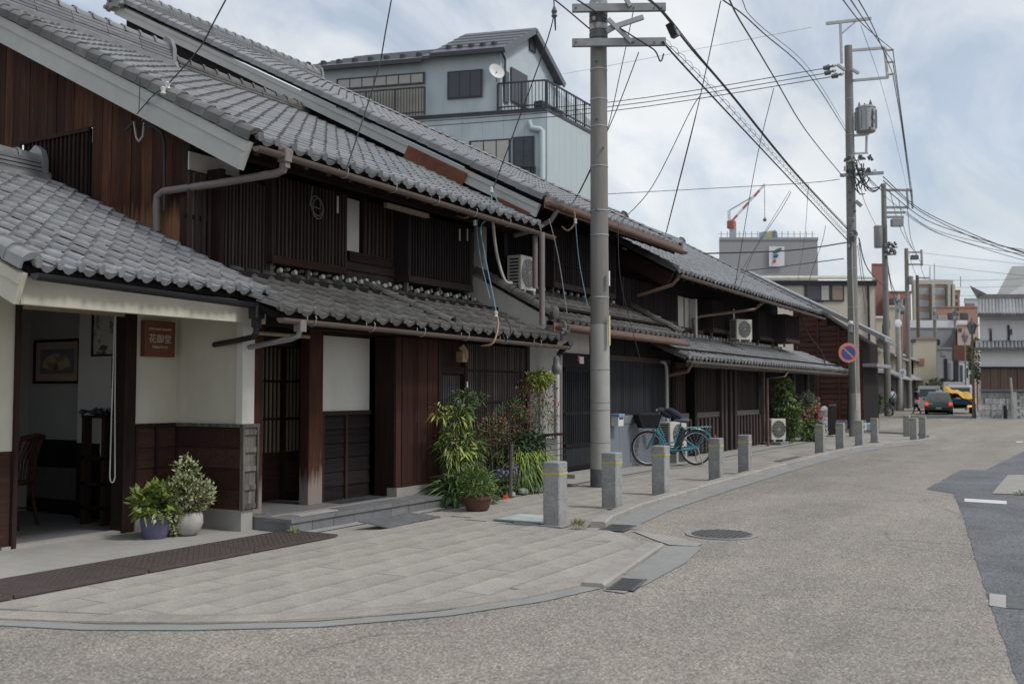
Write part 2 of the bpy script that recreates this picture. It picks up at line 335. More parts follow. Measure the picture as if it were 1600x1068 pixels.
# ============================================================ the ground
kind(MB().flat([(-60, -120), (400, -120), (400, 300), (-60, 300)], -.02).build('ground', 'concrete'), 'structure')
kind(MB().flat([(-30, -40), (150, -40), (150, 60), (-30, 60)], 0).build('road', 'road'), 'structure')
def ragged(P, step=.12, j=.009):
    out = []
    for a, b in zip(P, P[1:]):
        a, b = Vector(a), Vector(b); n = max(1, int((b - a).length / step)); t = (b - a).normalized()
        out += [tuple(a.lerp(b, k / n) + Vector((-t.y, t.x)) * (R_.uniform(-j, j) if k else 0)) for k in range(n)]
    return out + [P[-1]]
kind(MB().flat(ragged([(34, 1.05), (27.29, 1.38), (20.41, 1.67), (20.18, 2.06), (15.92, 2.11), (15.42, 1.68), (12.6, 1.28), (9.4, .86), (7.4, .59), (5.55, .33), (1.5, -.25)]) + [(-4, -9), (34, -9)], .004).build('asphalt_patch', 'asphalt'), 'structure')
kind(MB().flat([PG(x, y, .008).xy for x, y in ((1507, 778), (1573, 782), (1573, 787), (1507, 783))], .008).build('road_marking', 'white_paint'), 'structure')
kind(MB().flat([PG(x, y, .008).xy for x, y in ((1546, 926), (1572, 929), (1572, 949), (1546, 945))], .008).build('road_marking', 'conc_pale'), 'structure')
kind(MB().flat([PG(x, y, .008).xy for x, y in ((1572.5, 929), (1640, 933), (1640, 954), (1572.5, 949))], .008).build('drain_cover', 'iron_dark'), 'structure')
kind(MB().flat([PG(x, y, .012).xy for x, y in ((1550, 770), (1575, 741), (1640, 741), (1640, 774))], .012).build('tactile_paving', 'kerb'), 'structure')
for a in ((1593, 690, 1602, 690), (1434, 642, 1440, 642)):
    p = PG(a[0], a[1], .008)
    kind(MB().flat([(p.x - .35, p.y - .08), (p.x + .35, p.y - .08), (p.x + .35, p.y + .08), (p.x - .35, p.y + .08)], .009).build('road_marking', 'white_paint'), 'structure')
# paved corner: curved outer edge, slabs cut to it
EDGE = [(3.2, 7.1), (3.5, 6.4), (3.79, 5.81), (3.97, 5.27), (4.29, 4.70), (4.74, 4.09), (5.38, 3.58), (6.08, 3.26), (6.75, 3.10), (7.3, 3.03)]
def inset(poly, d):
    out = []
    for i, p in enumerate(poly):
        a = Vector(poly[max(i - 1, 0)]); b = Vector(poly[min(i + 1, len(poly) - 1)]); t = (b - a).normalized(); out.append((p[0] - t.y * d, p[1] + t.x * d))
    return out
def ribbon(a, b, z): n = len(a); return MB().add([(x, y, z) for x, y in a] + [(x, y, z) for x, y in b], [(i, i + 1, n + i + 1, n + i) for i in range(n - 1)])
IN1 = inset(EDGE, .15); IN2 = inset(EDGE, .36)
kind(ribbon(EDGE, IN1, .006).build('edge_strip', 'gutter_conc'), 'structure')
walk_poly = IN1 + [(7.5, 3.25), (8.75, 3.62), (9.35, 4.15), (9.7, 4.62), (11.46, 4.86), (14.2, 5.0), (20.7, 5.18), (26, 5.15), (29, 4.7), (31.3, 4.2), (33.6, 4.25), (35.6, 4.9), (36.6, 6.2), (36.9, 9), (29.5, 9), (29.5, 7.35), (10, 7.3), (3.2, 7.12)]
pav = kind(MB().flat(walk_poly, .011).build('pavement', 'walk'), 'structure')
def clip(poly, cp):                                   # Sutherland-Hodgman against a convex polygon
    out = poly
    for i in range(len(cp)):
        a, b = Vector(cp[i]), Vector(cp[(i + 1) % len(cp)]); n = Vector((-(b - a).y, (b - a).x)); src = out; out = []
        for j in range(len(src)):
            p, q = Vector(src[j]), Vector(src[(j + 1) % len(src)]); dp, dq = (p - a).dot(n), (q - a).dot(n)
            if dp >= 0: out.append(tuple(p))
            if (dp >= 0) != (dq >= 0): out.append(tuple(p.lerp(q, dp / (dp - dq))))
        if len(out) < 3: return []
    return out
hull = [(3.98, 6.36)] + [p for p in IN2 if p[1] < 6.3] + [(8.3, 3.55), (9.2, 4.35), (9.42, 4.8), (9.42, 6.36)]
Sx, Sy, g = .6, .3, .0035
n_slab = 0
hulls = [hull, [(9.43, 4.95), (11.46, 5.02), (14.2, 5.12), (16.5, 5.15), (16.5, 6.7), (9.43, 6.7)]]
for j in range(-2, 12):
    y0 = 6.36 - (j + 1) * Sy; off = (.3 if j % 2 else 0) + R_.uniform(-.02, .02)
    for i in range(-1, 24):
        x0 = 3.0 + i * Sx + off
        q = clip([(x0 + g * .6, y0 + g * 1.6), (x0 + Sx - g * .6, y0 + g * 1.6), (x0 + Sx - g * .6, y0 + Sy - g * 1.6), (x0 + g * .6, y0 + Sy - g * 1.6)], hulls[0] if x0 + Sx / 2 < 9.42 else hulls[1])
        if len(q) < 3: continue
        a = abs(sum(q[k][0] * q[k - 1][1] - q[k - 1][0] * q[k][1] for k in range(len(q)))) / 2
        if a < .012: continue
        c = [sum(p[k] for p in q) / len(q) for k in (0, 1)]
        h = .020 + R_.uniform(-.0012, .0012)
        k = MB().prism([(p[0] - c[0], p[1] - c[1], 0) for p in q], (0, 0, h)).mesh('paving_slab', 'paving')
        inst('paving_slab', k, Matrix.Translation((c[0], c[1], .0)) @ Matrix.Rotation(R_.uniform(-.004, .004), 4, 'X'), pav); n_slab += 1
# border stones that follow the outer curve
def resample(poly, step):
    L = [0]; P = [Vector(p) for p in poly]
    for a, b in zip(P, P[1:]): L.append(L[-1] + (b - a).length)
    n = max(1, round(L[-1] / step)); out = []
    for k in range(n + 1):
        t = L[-1] * k / n; i = max(j for j in range(len(L)) if L[j] <= t + 1e-9); i = min(i, len(P) - 2)
        out.append(tuple(P[i].lerp(P[i + 1], (t - L[i]) / (L[i + 1] - L[i]))))
    return out
ra, rb = resample(IN1, .62), resample(IN2, .62); m_ = min(len(ra), len(rb))
ra, rb = resample(IN1, .62)[:m_], resample(IN2, .62)[:m_]
for i in range(m_ - 1):
    q = [Vector(ra[i]).lerp(Vector(ra[i + 1]), .01), Vector(ra[i + 1]).lerp(Vector(ra[i]), .01), Vector(rb[i + 1]).lerp(Vector(rb[i]), .01), Vector(rb[i]).lerp(Vector(rb[i + 1]), .01)]
    MB().prism([(p.x, p.y, 0) for p in q], (0, 0, .017 + R_.uniform(-.001, .001))).build('border_stone', 'paving', pav)
# kerb with its gutter
KB = [tuple(PG(x, y).xy) for x, y in ((944, 919), (975, 897), (1005, 876), (1038, 853))]
KB2 = [(9.62, 4.42), (10.1, 4.58), (11.46, 4.76), (14.19, 4.9), (17.5, 5.02), (20.74, 5.1), (24, 5.12), (26.5, 5.0), (28.6, 4.66), (30.2, 4.32), (31.6, 4.08), (33.6, 4.12), (35.7, 4.8), (36.75, 6.2), (37, 9)]
def kerb(line, w, h, step, label):
    k = None
    p = resample(line, step); q = resample(inset(line, w), step)
    n = min(len(p), len(q))
    root = kind(bpy.data.objects.new('kerb', None), 'structure'); COL.objects.link(root); WM[root.name] = Matrix.Identity(4)
    for i in range(n - 1):
        a, b, c, d = Vector(p[i]).lerp(Vector(p[i + 1]), .008), Vector(p[i + 1]).lerp(Vector(p[i]), .008), Vector(q[i + 1]).lerp(Vector(q[i]), .008), Vector(q[i]).lerp(Vector(q[i + 1]), .008)
        hh = h + R_.uniform(-.003, .003); t = (d - a).normalized() * .02
        MB().add([(*a, 0), (*b, 0), (*c, 0), (*d, 0), (*a, hh - .015), (*b, hh - .015), (*(b + t), hh), (*(a + t), hh), (*c, hh), (*d, hh)],
                 [(0, 1, 5, 4), (4, 5, 6, 7), (7, 6, 8, 9), (8, 2, 3, 9), (0, 4, 7, 9, 3), (1, 2, 8, 6, 5)]).build('kerb_stone', 'kerb', root)
kerb(KB, .17, .034, .55, ''); kerb(KB2, .16, .075, .62, '')
GT = inset(KB2, -.34)
kind(ribbon(GT[:10], KB2[:10], .007).build('gutter', 'gutter_conc'), 'structure')
kind(MB().flat([PG(x, y, .007).xy for x, y in ((942, 921), (976, 897.5), (1010, 874), (1043, 852), (1098, 853), (1072, 878), (1013, 910), (975, 926))], .007).build('gutter_pad', 'gutter_conc'), 'structure')
kind(MB().flat([PG(x, y, .006).xy for x, y in ((985, 828), (1012, 832), (1055, 838), (1098, 849), (1090, 853), (1046, 851), (1020, 842))], .009).build('driveway_lip', 'concrete'), 'structure')
# shop apron of bare concrete
kind(MB().flat([(2, 7.08), (7.7, 7.08), (7.75, 7.7), (7.45, 8.6), (2, 8.7)], .022).build('apron', 'concrete'), 'structure')
kind(MB().flat([(7.6, 6.8), (13.3, 6.8), (13.3, 7.4), (7.6, 7.4)], .020).build('apron', 'concrete'), 'structure')
kind(MB().flat([(13.3, 6.9), (30, 6.95), (30, 7.9), (13.3, 7.9)], .024).build('apron', 'concrete'), 'structure')
# chequered iron plates over the side drain
pl = thing('drain_plate', 'long brown chequered iron plates covering the side drain before the gallery', 'drain cover', (4.2, 6.75, .03))
for k in range(5):
    x0 = 2.0 + k * 1.14
    mb = MB().box(x0 + .004, x0 + 1.132, 6.42, 7.08, .02, .042)
    for a in range(36):
        for b in range(20):
            cx, cy = x0 + .03 + a * .0306, 6.44 + b * .0325
            if x0 + 1.1 > 3.6: mb.box(cx - .010, cx + .010, cy - .003, cy + .003, .042, .0445) if (a + b) % 2 else mb.box(cx - .003, cx + .003, cy - .010, cy + .010, .042, .0445)
    mb.build('plate', 'grate_brown', pl)
def slot_grate(px, py, L, W, ang, label):
    p = PG(px, py, .01); t = thing('drain_grate', label, 'drain grate', (p.x, p.y, .0)); R = Matrix.Translation((p.x, p.y, .009)) @ Matrix.Scale(.5, 4, (0, 0, 1)) @ Matrix.Rotation(ang, 4, 'Z')
    def bld(mb, n, m): inst(n, mb.mesh(n, m), R, t)
    bld(MB().box(-L / 2, L / 2, -W / 2, W / 2, -.03, .0), 'sump', 'black_void')
    bld(MB().box(-L / 2, L / 2, -W / 2, -W / 2 + .02, 0, .012).box(-L / 2, L / 2, W / 2 - .02, W / 2, 0, .012), 'frame', 'iron_dark')
    n = int(L / .045); mb = MB().box(-.018, .018, -W / 2 + .02, W / 2 - .02, 0, .011); me = mb.mesh('bar', 'iron_dark')
    for i in range(n): inst('bar', me, R @ Matrix.Translation((-L / 2 + (i + .5) * L / n, 0, 0)) @ Matrix.Scale(.55, 4, (1, 0, 0)), t)
slot_grate(980, 912, .46, .2, .17, 'slotted iron grate set in the gutter below the kerb stone')
slot_grate(965, 824, .5, .28, .12, 'dark drain grate in the gutter beside the nearest bollard')
mh = thing('manhole_cover', 'round patterned iron manhole cover set in the road', 'manhole cover', (9.82, 3.23, 0))
MB().lathe([(.36, 0), (.36, .008), (.31, .008), (.31, .006)], (9.82, 3.23, .002), 32).build('rim', 'gutter_conc', mh)
MB().lathe([(.30, 0), (.30, .012)], (9.82, 3.23, .002), 32).build('lid', 'iron_dark', mh)
mb = MB()
for i in range(9):
    for j in range(9):
        x, y = (i - 4) * .06, (j - 4) * .06
        if x * x + y * y < .075: mb.box(9.82 + x - .018, 9.82 + x + .018, 3.23 + y - .018, 3.23 + y + .018, .014, .02)
kind(mb.build('studs', 'iron_dark', mh), 'stuff')
for px, py, nm in ((1243, 716, 'dark square access cover in the pavement near the sixth bollard'),):
    p = PG(px, py, .03); tag(MB().cbox(p.x - .9, p.x + .9, p.y - .22, p.y + .22, .018, .026, .004).build('access_cover', 'iron_dark'), nm, 'access cover')
# picture tile set in the pavement
p = PG(828, 809, .03); pt = thing('picture_tile', 'flat coloured picture tile set into the pavement behind the nearest bollard', 'pavement tile', (p.x, p.y, .03))
MB().box(p.x - .3, p.x + .3, p.y - .3, p.y + .3, .02, .034).build('border', mat('tile_green', (.17, .24, .20), (.2, .26, .22), 4), pt)
for k, (a, b, c, d, m) in enumerate(((-.27, .02, -.27, .27, 'tile_blue'), (.02, .27, -.27, 0, 'tile_pinkish'), (.02, .27, 0, .27, 'tile_blue2'))):
    mat(m, {'tile_blue': (.27, .34, .38), 'tile_pinkish': (.5, .42, .38), 'tile_blue2': (.42, .46, .46)}[m], (.4, .42, .42), 9, p0=.4, p1=.6)
    MB().box(p.x + a, p.x + b - .004, p.y + c, p.y + d - .004, .034, .037).build('glaze', m, pt)
# granite bollards
def bollard():
    x, y = 9.44, 4.92; t = thing('bollard', '', 'bollard', (x, y, .03), 'granite bollards along the kerb')
    w = .098
    MB().cbox(x - w, x + w, y - w, y + w, .02, .70, .012).build('post', 'granite', t)
    MB().box(x - w - .0015, x + w + .0015, y - w - .0015, y + w + .0015, .568, .588).build('reflective_band', 'yellow', t)
    MB().box(x - .13, x + .13, y - .13, y + .13, .02, .036).build('footing', 'kerb', t)
    return t
bo = bollard(); bo['label'] = 'nearest grey granite bollard with yellow band, at the paved corner'
SPOTS = [(11.23, 5.07, 'second granite bollard from the front, right beside the concrete pole'), (13.02, 5.14, 'third granite bollard, standing before the front wheel of the bicycle'),
         (15.57, 5.2, 'fourth granite bollard, just right of the bicycle'), (17.19, 5.22, 'fifth granite bollard, before the dark lattice front'), (23.19, 5.3, 'sixth granite bollard, below the red flowers'),
         (25.44, 5.32, 'seventh granite bollard, second after the wide gap in the row'), (27.7, 5.3, 'eighth granite bollard, just right of the second pole'), (29.84, 5.29, 'ninth granite bollard, last of the straight row'),
         (34.46, 5.11, 'farthest granite bollard of the three at the pavement tip'), (30.99, 4.41, 'middle and nearest bollard of the three at the pavement tip'), (32.38, 4.35, 'rightmost granite bollard at the pavement tip')]
for x, y, l in SPOTS: copy_thing(bo, (x - 9.44, y - 4.92, R_.uniform(-.015, .01)), l)
mat('wood_weath', (.10, .09, .088), (.14, .125, .12), 3, V, .7, .3, rand=.2)
# ============================================================ tiled roofs
TW, TL = .27, .235                                  # one column, one course
def tile_pts(w=TW):
    out = []
    for i in range(5): a = PI * i / 4; out.append((.047 - .05 * math.cos(a), .046 * math.sin(a)))
    for t in (.25, .5, .75, 1.0): out.append((.097 + (w + .012 - .097) * t, -.013 * math.sin(PI * min(t, .98))))
    return out
def tile_mesh(m, eave=False, l=TL + .06):
    P = tile_pts(); n = len(P); th = .032; mb = MB()
    drop = .055 if eave else th
    nt_ = [0.] * (n - 2) + [.012, .05] if not eave else [0.] * n
    top_f = [(x, nt_[i], z) for i, (x, z) in enumerate(P)]; top_b = [(x, l, z) for x, z in P]
    bot = [(x, .004 + nt_[i], (z - th) if (i < 5 and not eave) else (z - drop * (1 if not eave else (.35 + .65 * math.sin(PI * min(1, max(0, (x - .08) / (TW - .07))))))))  for i, (x, z) in enumerate(P)]
    mb.add(top_f + top_b + bot, [(i, i + 1, n + i + 1, n + i) for i in range(n - 1)] + [(2 * n + i, 2 * n + i + 1, i + 1, i) for i in range(n - 1)])
    if eave:
        k = 10; c = (.047, .012); mb.add([(c[0] + .044 * math.cos(2 * PI * a / k), -.022, c[1] + .044 * math.sin(2 * PI * a / k)) for a in range(k)] + [(c[0] + .044 * math.cos(2 * PI * a / k), .03, c[1] + .044 * math.sin(2 * PI * a / k)) for a in range(k)],
               [tuple(range(k - 1, -1, -1))] + [(a, (a + 1) % k, k + (a + 1) % k, k + a) for a in range(k)])
    me = bpy.data.meshes.new('tile'); me.from_pydata(mb.v, [], mb.f); me.materials.append(MATS[m])
    me.polygons.foreach_set('use_smooth', [True] * len(me.polygons)); me.set_sharp_from_angle(angle=math.radians(50))
    return me
TILES = {}
def get_tile(m, eave):
    if (m, eave) not in TILES: TILES[(m, eave)] = tile_mesh(m, eave)
    return TILES[(m, eave)]
def slope_frame(Y0, Z0, tan):
    a = math.atan(tan)
    return Matrix(((1, 0, 0, 0), (0, math.cos(a), -math.sin(a), Y0), (0, math.sin(a), math.cos(a), Z0), (0, 0, 0, 1)))
def roof(parent, x0, x1, Y0, Z0, tan, run, m, limit=300, xr=None, deck='wood_black', jit=1.0, skip=None, tw=.25):
    """courses of pantiles from the eave (Y0, Z0) up over a horizontal run; x0..x1 along the street"""
    S = slope_frame(Y0, Z0, tan); L = run / math.cos(math.atan(tan)); rows = int(L / TL); cols = int(round((x1 - x0) / tw)); w = (x1 - x0) / cols
    D = MB().box(x0 + .01, x1 - .01, .05, L, -.10, -.035).mesh('roof_deck', deck); inst('roof_deck', D, S, parent)
    items = []
    for r in range(rows):
        wob = .008 * math.sin(r * 1.7)
        for c in range(cols):
            if skip and skip(x0 + c * w, r * TL): continue
            e = r == 0
            M = S @ Matrix.Translation((x0 + c * w + R_.uniform(-.003, .003) * jit, r * TL + R_.uniform(-.006, .006) * jit, .012 + R_.uniform(-.003, .003) * jit)) @ Matrix.Rotation(-.105 + R_.uniform(-.008, .008) * jit, 4, 'X') @ Matrix.Rotation(R_.uniform(-.01, .01) * jit, 4, 'Z') @ Matrix.Scale(w / TW, 4, (1, 0, 0))
            p = M.translation; d = (p - CAM).length
            items.append((d, e, M))
    items.sort(key=lambda t: (not t[1], t[0]))
    near = items[:limit]; far = items[limit:]
    for d, e, M in near: inst('eave_tile' if e else 'roof_tile', get_tile(m, e), M, parent)
    if far:
        me = get_tile(m, False); v = np.empty(len(me.vertices) * 3); me.vertices.foreach_get('co', v); v = v.reshape(-1, 3); f = [tuple(p.vertices) for p in me.polygons]
        V_ = []; F_ = []
        for d, e, M in far:
            A = np.array(M); n = len(V_) * len(v); V_.append(v @ A[:3, :3].T + A[:3, 3]); F_ += [tuple(i + n for i in q) for q in f]
        g = bpy.data.meshes.new('upper_tiles'); g.from_pydata(np.vstack(V_).tolist(), [], F_); g.materials.append(MATS[m])
        g.polygons.foreach_set('use_smooth', [True] * len(g.polygons)); g.set_sharp_from_angle(angle=math.radians(50))
        kind(inst('upper_tiles', g, None, parent), 'stuff')
    return S
def roll_line(parent, p, q, r, m, step=.27, name='ridge_cap', base=None):
    """a row of overlapping half-round cap tiles"""
    p, q = Vector(p), Vector(q); n = max(1, round((q - p).length / step)); d = (q - p) / n
    mb = MB(); k = 7; L = d.length
    z = Vector((0, 0, 1)); x = d.normalized(); y = z.cross(x).normalized(); zz = x.cross(y)
    prof = [(r * math.cos(PI * i / (k - 1)), r * math.sin(PI * i / (k - 1))) for i in range(k)]
    vs = [(0, a * 1.0, b * 1.0) for a, b in prof] + [(L * 1.03, a * .9, b * .86) for a, b in prof] + [(0, a * .8, b * .8) for a, b in prof]
    mb.add(vs, [(i, i + 1, k + i + 1, k + i) for i in range(k - 1)] + [(2 * k + i, 2 * k + i + 1, i + 1, i) for i in range(k - 1)])
    # a raised band at the lap
    mb.add([(-.012, a * 1.13, b * 1.13) for a, b in prof] + [(.03, a * 1.13, b * 1.13) for a, b in prof], [(i, i + 1, k + i + 1, k + i) for i in range(k - 1)])
    me = mb.mesh(name, m, True)
    Rm = Matrix((x, y, zz)).transposed().to_4x4()
    for i in range(n): inst(name, me, Matrix.Translation(p + d * i) @ Rm @ Matrix.Rotation(R_.uniform(-.03, .03), 4, 'X'), parent)
def ridge(parent, xa, xb, Y, z, m, layers=3, w=.30, end_a=False, end_b=True):
    mb0 = MB().box(xa, xb, Y - w * .22, Y + w * .22, z - .16, z + layers * .05).build('ridge_bed', 'mortar', parent)
    MB().box(xa, xb, Y - w / 2 - .04, Y + w / 2 + .04, z - .14, z + .004).build('ridge_base', m, parent)
    for i in range(layers):
        n = max(1, round((xb - xa) / .6)); st = (xb - xa) / n
        ww = w * (1 - .1 * i); me = MB().box(.004, st - .004, -ww / 2, ww / 2, 0, .034).mesh('ridge_slate', m)
        for k in range(n): inst('ridge_slate', me, Matrix.Translation((xa + k * st, Y + R_.uniform(-.006, .006), z + i * .05 + .006)), parent)
    roll_line(parent, (xa, Y, z + layers * .05), (xb, Y, z + layers * .05), .105, m)
    for x, s, on in ((xa, -1, end_a), (xb, 1, end_b)):
        if on: ridge_end(parent, x, Y, z, s, m, layers)
def ridge_end(parent, x, Y, z, s, m, layers):
    """the moulded end ornament: a shield plate with scroll shoulders and stacked discs"""
    h = layers * .05 + .16
    o = [(-.20, -.20), (-.26, -.12), (-.22, -.03), (-.17, .02), (-.165, h * .55), (-.11, h * .9), (0, h + .03), (.11, h * .9), (.165, h * .55), (.17, .02), (.22, -.03), (.26, -.12), (.20, -.20), (0, -.13)]
    e = MB().prism([(x, Y + a, z + b) for a, b in o], (s * .07, 0, 0)).build('ridge_end', m, parent, True)
    mb = MB()
    for a, b, r in ((0, h * .62, .075), (-.11, .02, .05), (.11, .02, .05), (-.21, -.12, .045), (.21, -.12, .045)):
        mb.tube([(x + s * .07, Y + a, z + b), (x + s * .115, Y + a, z + b)], r, 12)
        mb.tube([(x + s * .115, Y + a, z + b), (x + s * .13, Y + a, z + b)], r * .6, 10)
    mb.build('scroll', m, e, True)
def verge(parent, X, s, Y0, Z0, tan, run, m, barge, bh=.30, bt=.05, off=.0, drop=.10):
    """gable edge: a roll of verge tiles over a painted bargeboard"""
    S = slope_frame(Y0, Z0, tan); L = run / math.cos(math.atan(tan)); n = int(L / TL)
    P = [(-.07 * s, .055), (-.02 * s, .085), (.05 * s, .075), (.095 * s, .03), (.10 * s, -.06), (.08 * s, -.06), (.078 * s, .0)]
    k = len(P); me = MB().add([(a, 0, b) for a, b in P] + [(a * .96, TL + .03, b * .93) for a, b in P], [(i, i + 1, k + i + 1, k + i) for i in range(k - 1)] + [tuple(range(k))]).mesh('verge_tile', m, True)
    for i in range(n): inst('verge_tile', me, S @ Matrix.Translation((X, i * TL, .015 + R_.uniform(-.004, .004))) @ Matrix.Rotation(-.05, 4, 'X'), parent)
    if barge:
        a = .02; b = MB().box(X + s * off, X + s * (off + bt), a, L - .02, -drop - bh, -drop).mesh('bargeboard', barge); b = inst('bargeboard', b, S, parent)
        l = MB().box(X + s * (off + bt), X + s * (off + bt + .02), a + .004, L - .03, -drop - bh * .36, -drop - .004).mesh('fillet', barge); inst('fillet', l, S, b)
def half_gutter(parent, xa, xb, Y, za, zb, r=.055, m='copper', hooks=.9, name='gutter'):
    k = 9; th = .006; mb = MB(); prof = [(r * math.cos(PI + PI * i / (k - 1)), r * math.sin(PI + PI * i / (k - 1))) for i in range(k)]
    pr = prof + [(a * (1 - th / r * 1.6), b * (1 - th / r * 1.6) + .001) for a, b in reversed(prof)]; n = len(pr)
    mb.add([(xa, Y + a, za + b) for a, b in pr] + [(xb, Y + a, zb + b) for a, b in pr], [(i, (i + 1) % n, n + (i + 1) % n, n + i) for i in range(n)])
    mb.add([(xa, Y + a, za + b) for a, b in prof], [tuple(range(k))]); mb.add([(xb, Y + a, zb + b) for a, b in prof], [tuple(range(k))])
    g_ = mb.build(name, m, parent, True)
    hb = None
    for i in range(int((xb - xa) / hooks)):
        x = xa + .45 + i * hooks; z = za + (zb - za) * (x - xa) / (xb - xa)
        pts = [(x, Y + r * 1.15, z + .05), (x, Y + r * 1.15, z)] + [(x, Y + 1.12 * r * math.cos(PI * t / 6), z - 1.12 * r * math.sin(PI * t / 6)) for t in range(7)] + [(x, Y - r * 1.25, z + .03), (x, Y - r * .95, z + .045)]
        MB().tube(pts, .006, 5).build('hook', 'metal_galv', g_)
    return g_
def slats(parent, xa, xb, Y, za, zb, pitch, w=.024, d=.03, m='wood_dark', name='slat', zt=0, jz=0.):
    n = max(1, int(round((xb - xa) / pitch))); me = MB().box(-w / 2, w / 2, -d, 0, 0, 1).mesh(name, m)
    for i in range(n):
        x = xa + (i + .5) * (xb - xa) / n
        inst(name, me, Matrix.Translation((x + R_.uniform(-.002, .002), Y + R_.uniform(-.002, .002), za)) @ Matrix.Rotation(R_.uniform(-.003, .003), 4, 'Y') @ Matrix.Diagonal((1, 1, zb - za + R_.uniform(-jz, 0), 1)), parent)
def boards_h(parent, xa, xb, Y, za, zb, n, m, d=.02, name='board', lap=.012):
    h = (zb - za) / n
    for i in range(n):
        z0 = za + i * h
        MB().add([(xa, Y - d - lap, z0), (xb, Y - d - lap, z0), (xb, Y - d, z0 + h - .004), (xa, Y - d, z0 + h - .004), (xa, Y, z0), (xb, Y, z0), (xb, Y, z0 + h - .004), (xa, Y, z0 + h - .004)],
                 [(0, 1, 2, 3), (0, 4, 5, 1), (3, 2, 6, 7), (0, 3, 7, 4), (1, 5, 6, 2)]).build(name, m, parent)
def boards_v(parent, xa, xb, Y, za, zb, pitch, m, d=.02, name='board', gap=.006, dj=.006):
    n = max(1, int(round((xb - xa) / pitch))); w = (xb - xa) / n
    for i in range(n):
        dd = d + R_.uniform(-dj, dj) * .5; MB().box(xa + i * w + gap / 2, xa + (i + 1) * w - gap / 2, Y - dd, Y, za, zb).build(name, m, parent)
def rafters(parent, xa, xb, Y0, Z0, tan, length, pitch, m='wood_dark', w=.05, h=.07, drop=.14):
    S = slope_frame(Y0, Z0, tan); me = MB().box(-w / 2, w / 2, .02, length, -drop - h, -drop).mesh('rafter', m)
    n = int((xb - xa) / pitch)
    for i in range(n + 1): inst('rafter', me, S @ Matrix.Translation((xa + i * (xb - xa) / n, 0, 0)), parent)

# ============================================================ the gallery shop at the left
shop = thing('gallery_shop', 'small cream gallery shop with tiled lean-to roof and dark open doorway', 'shop', (6.2, 8.5, .02))
AX0, AX1 = 4.86, 7.60
roof(shop, AX0, AX1, 7.16, 2.44, .43, 3.62, 'tile_silver', 300, deck='wood_black', tw=.2, jit=1.6)
ridge(shop, AX0 - 2, 7.36, 10.85, 4.0, 'tile_silver', 4, .36, end_b=True)
verge(shop, AX0, -1, 7.16, 2.44, .43, 3.6, 'tile_silver', 'plaster_cream', .26, .05, .0, .09)
MB().box(AX0 + .03, 7.62, 7.34, 7.42, 2.135, 2.36).build('fascia', 'plaster_cream', shop)
MB().add([(AX0 + .03, 7.42, 2.36), (7.62, 7.42, 2.36), (7.62, 8.5, 2.50), (AX0 + .03, 8.5, 2.50)], [(0, 1, 2, 3)]).build('soffit', 'plaster_cream', shop)
g_ = half_gutter(shop, AX0 - .02, 7.62, 7.10, 2.36, 2.30, .055, 'metal_black', 20, 'gutter')
rx = PY(401, 488, 7.11).x; MB().cbox(rx - .06, rx + .06, 7.05, 7.17, 2.16, 2.30, .01).box(rx - .035, rx + .035, 7.075, 7.145, 2.07, 2.16).build('rain_head', 'metal_black', shop)
MB().tube([(rx, 7.11, 2.08), (rx, 7.115, 2.02), (rx + .01, 7.16, 1.98), (rx + .12, 7.56, 1.95), (rx + .2, 7.9, 1.93)], .03, 10).build('downpipe', 'metal_black', shop, True)
WY = 8.46                                            # the shop front
B1('wall', 'plaster_cream', shop, 4.9, 5.585, WY, WY + .12, .9, 2.6); B1('wall', 'wood_redh', shop, 4.9, 5.58, WY + .005, WY + .12, .02, .9)
B1('door_post', 'wood_dark', shop, 5.585, 5.63, WY - .03, WY + .12, .02, 2.3)
B1('lintel_wall', 'plaster_cream', shop, 5.585, 6.80, WY, WY + .12, 2.29, 2.6)
B1('lintel', 'wood_dark', shop, 5.63, 6.78, WY - .02, WY + .10, 2.235, 2.29)
B1('blind_rail', 'wood_pale', shop, 5.64, 6.74, WY - .05, WY - .015, 2.195, 2.23)
MB().cbox(6.76, 6.90, WY - .05, WY + .14, .02, 2.36, .008).build('door_post', 'wood_dark', shop)
B1('wall', 'plaster_cream', shop, 6.90, 7.50, WY, WY + .12, 1.10, 2.6)
B1('threshold', 'kerb', shop, 5.5, 6.78, WY - .02, WY + .10, .015, .045)
B1('plinth', 'concrete', shop, 6.90, 7.46, WY - .07, WY + .12, .01, .235)
wa = MB().box(6.90, 7.46, WY - .045, WY - .002, 1.075, 1.11).build('wainscot_cap', 'wood_dark', shop)
boards_h(shop, 6.90, 7.46, WY, .235, 1.075, 4, 'wood_redh', .016)
for x in (6.905, 7.16, 7.43): B1('batten', 'wood_dark', shop, x, x + .028, WY - .05, WY - .02, .235, 1.075)
# sleeve wall standing out towards the street
B1('sleeve_wall', 'plaster_cream', shop, 7.46, 7.58, 7.56, WY + .12, 1.11, 2.5)
MB().cbox(7.43, 7.60, 7.46, 7.56, 1.11, 2.3, .006).build('sleeve_post', 'plaster_white', shop)
B1('sleeve_plinth', 'concrete', shop, 7.44, 7.60, 7.47, WY - .07, .01, .235)
for i in range(4):
    z0 = .235 + i * .21
    MB().add([(7.44, 7.476, z0), (7.44, WY - .02, z0), (7.455, WY - .02, z0 + .206), (7.455, 7.476, z0 + .206), (7.58, 7.476, z0), (7.58, WY - .02, z0), (7.58, WY - .02, z0 + .206), (7.58, 7.476, z0 + .206)],
             [(0, 1, 2, 3), (0, 4, 5, 1), (3, 2, 6, 7), (0, 3, 7, 4), (1, 5, 6, 2)]).build('board', 'wood_redh', shop)
B1('wainscot_cap', 'wood_worn', shop, 7.42, 7.66, 7.44, WY - .045, 1.075, 1.11)
B1('end_board', 'wood_worn', shop, 7.42, 7.64, 7.455, 7.475, .235, 1.073)
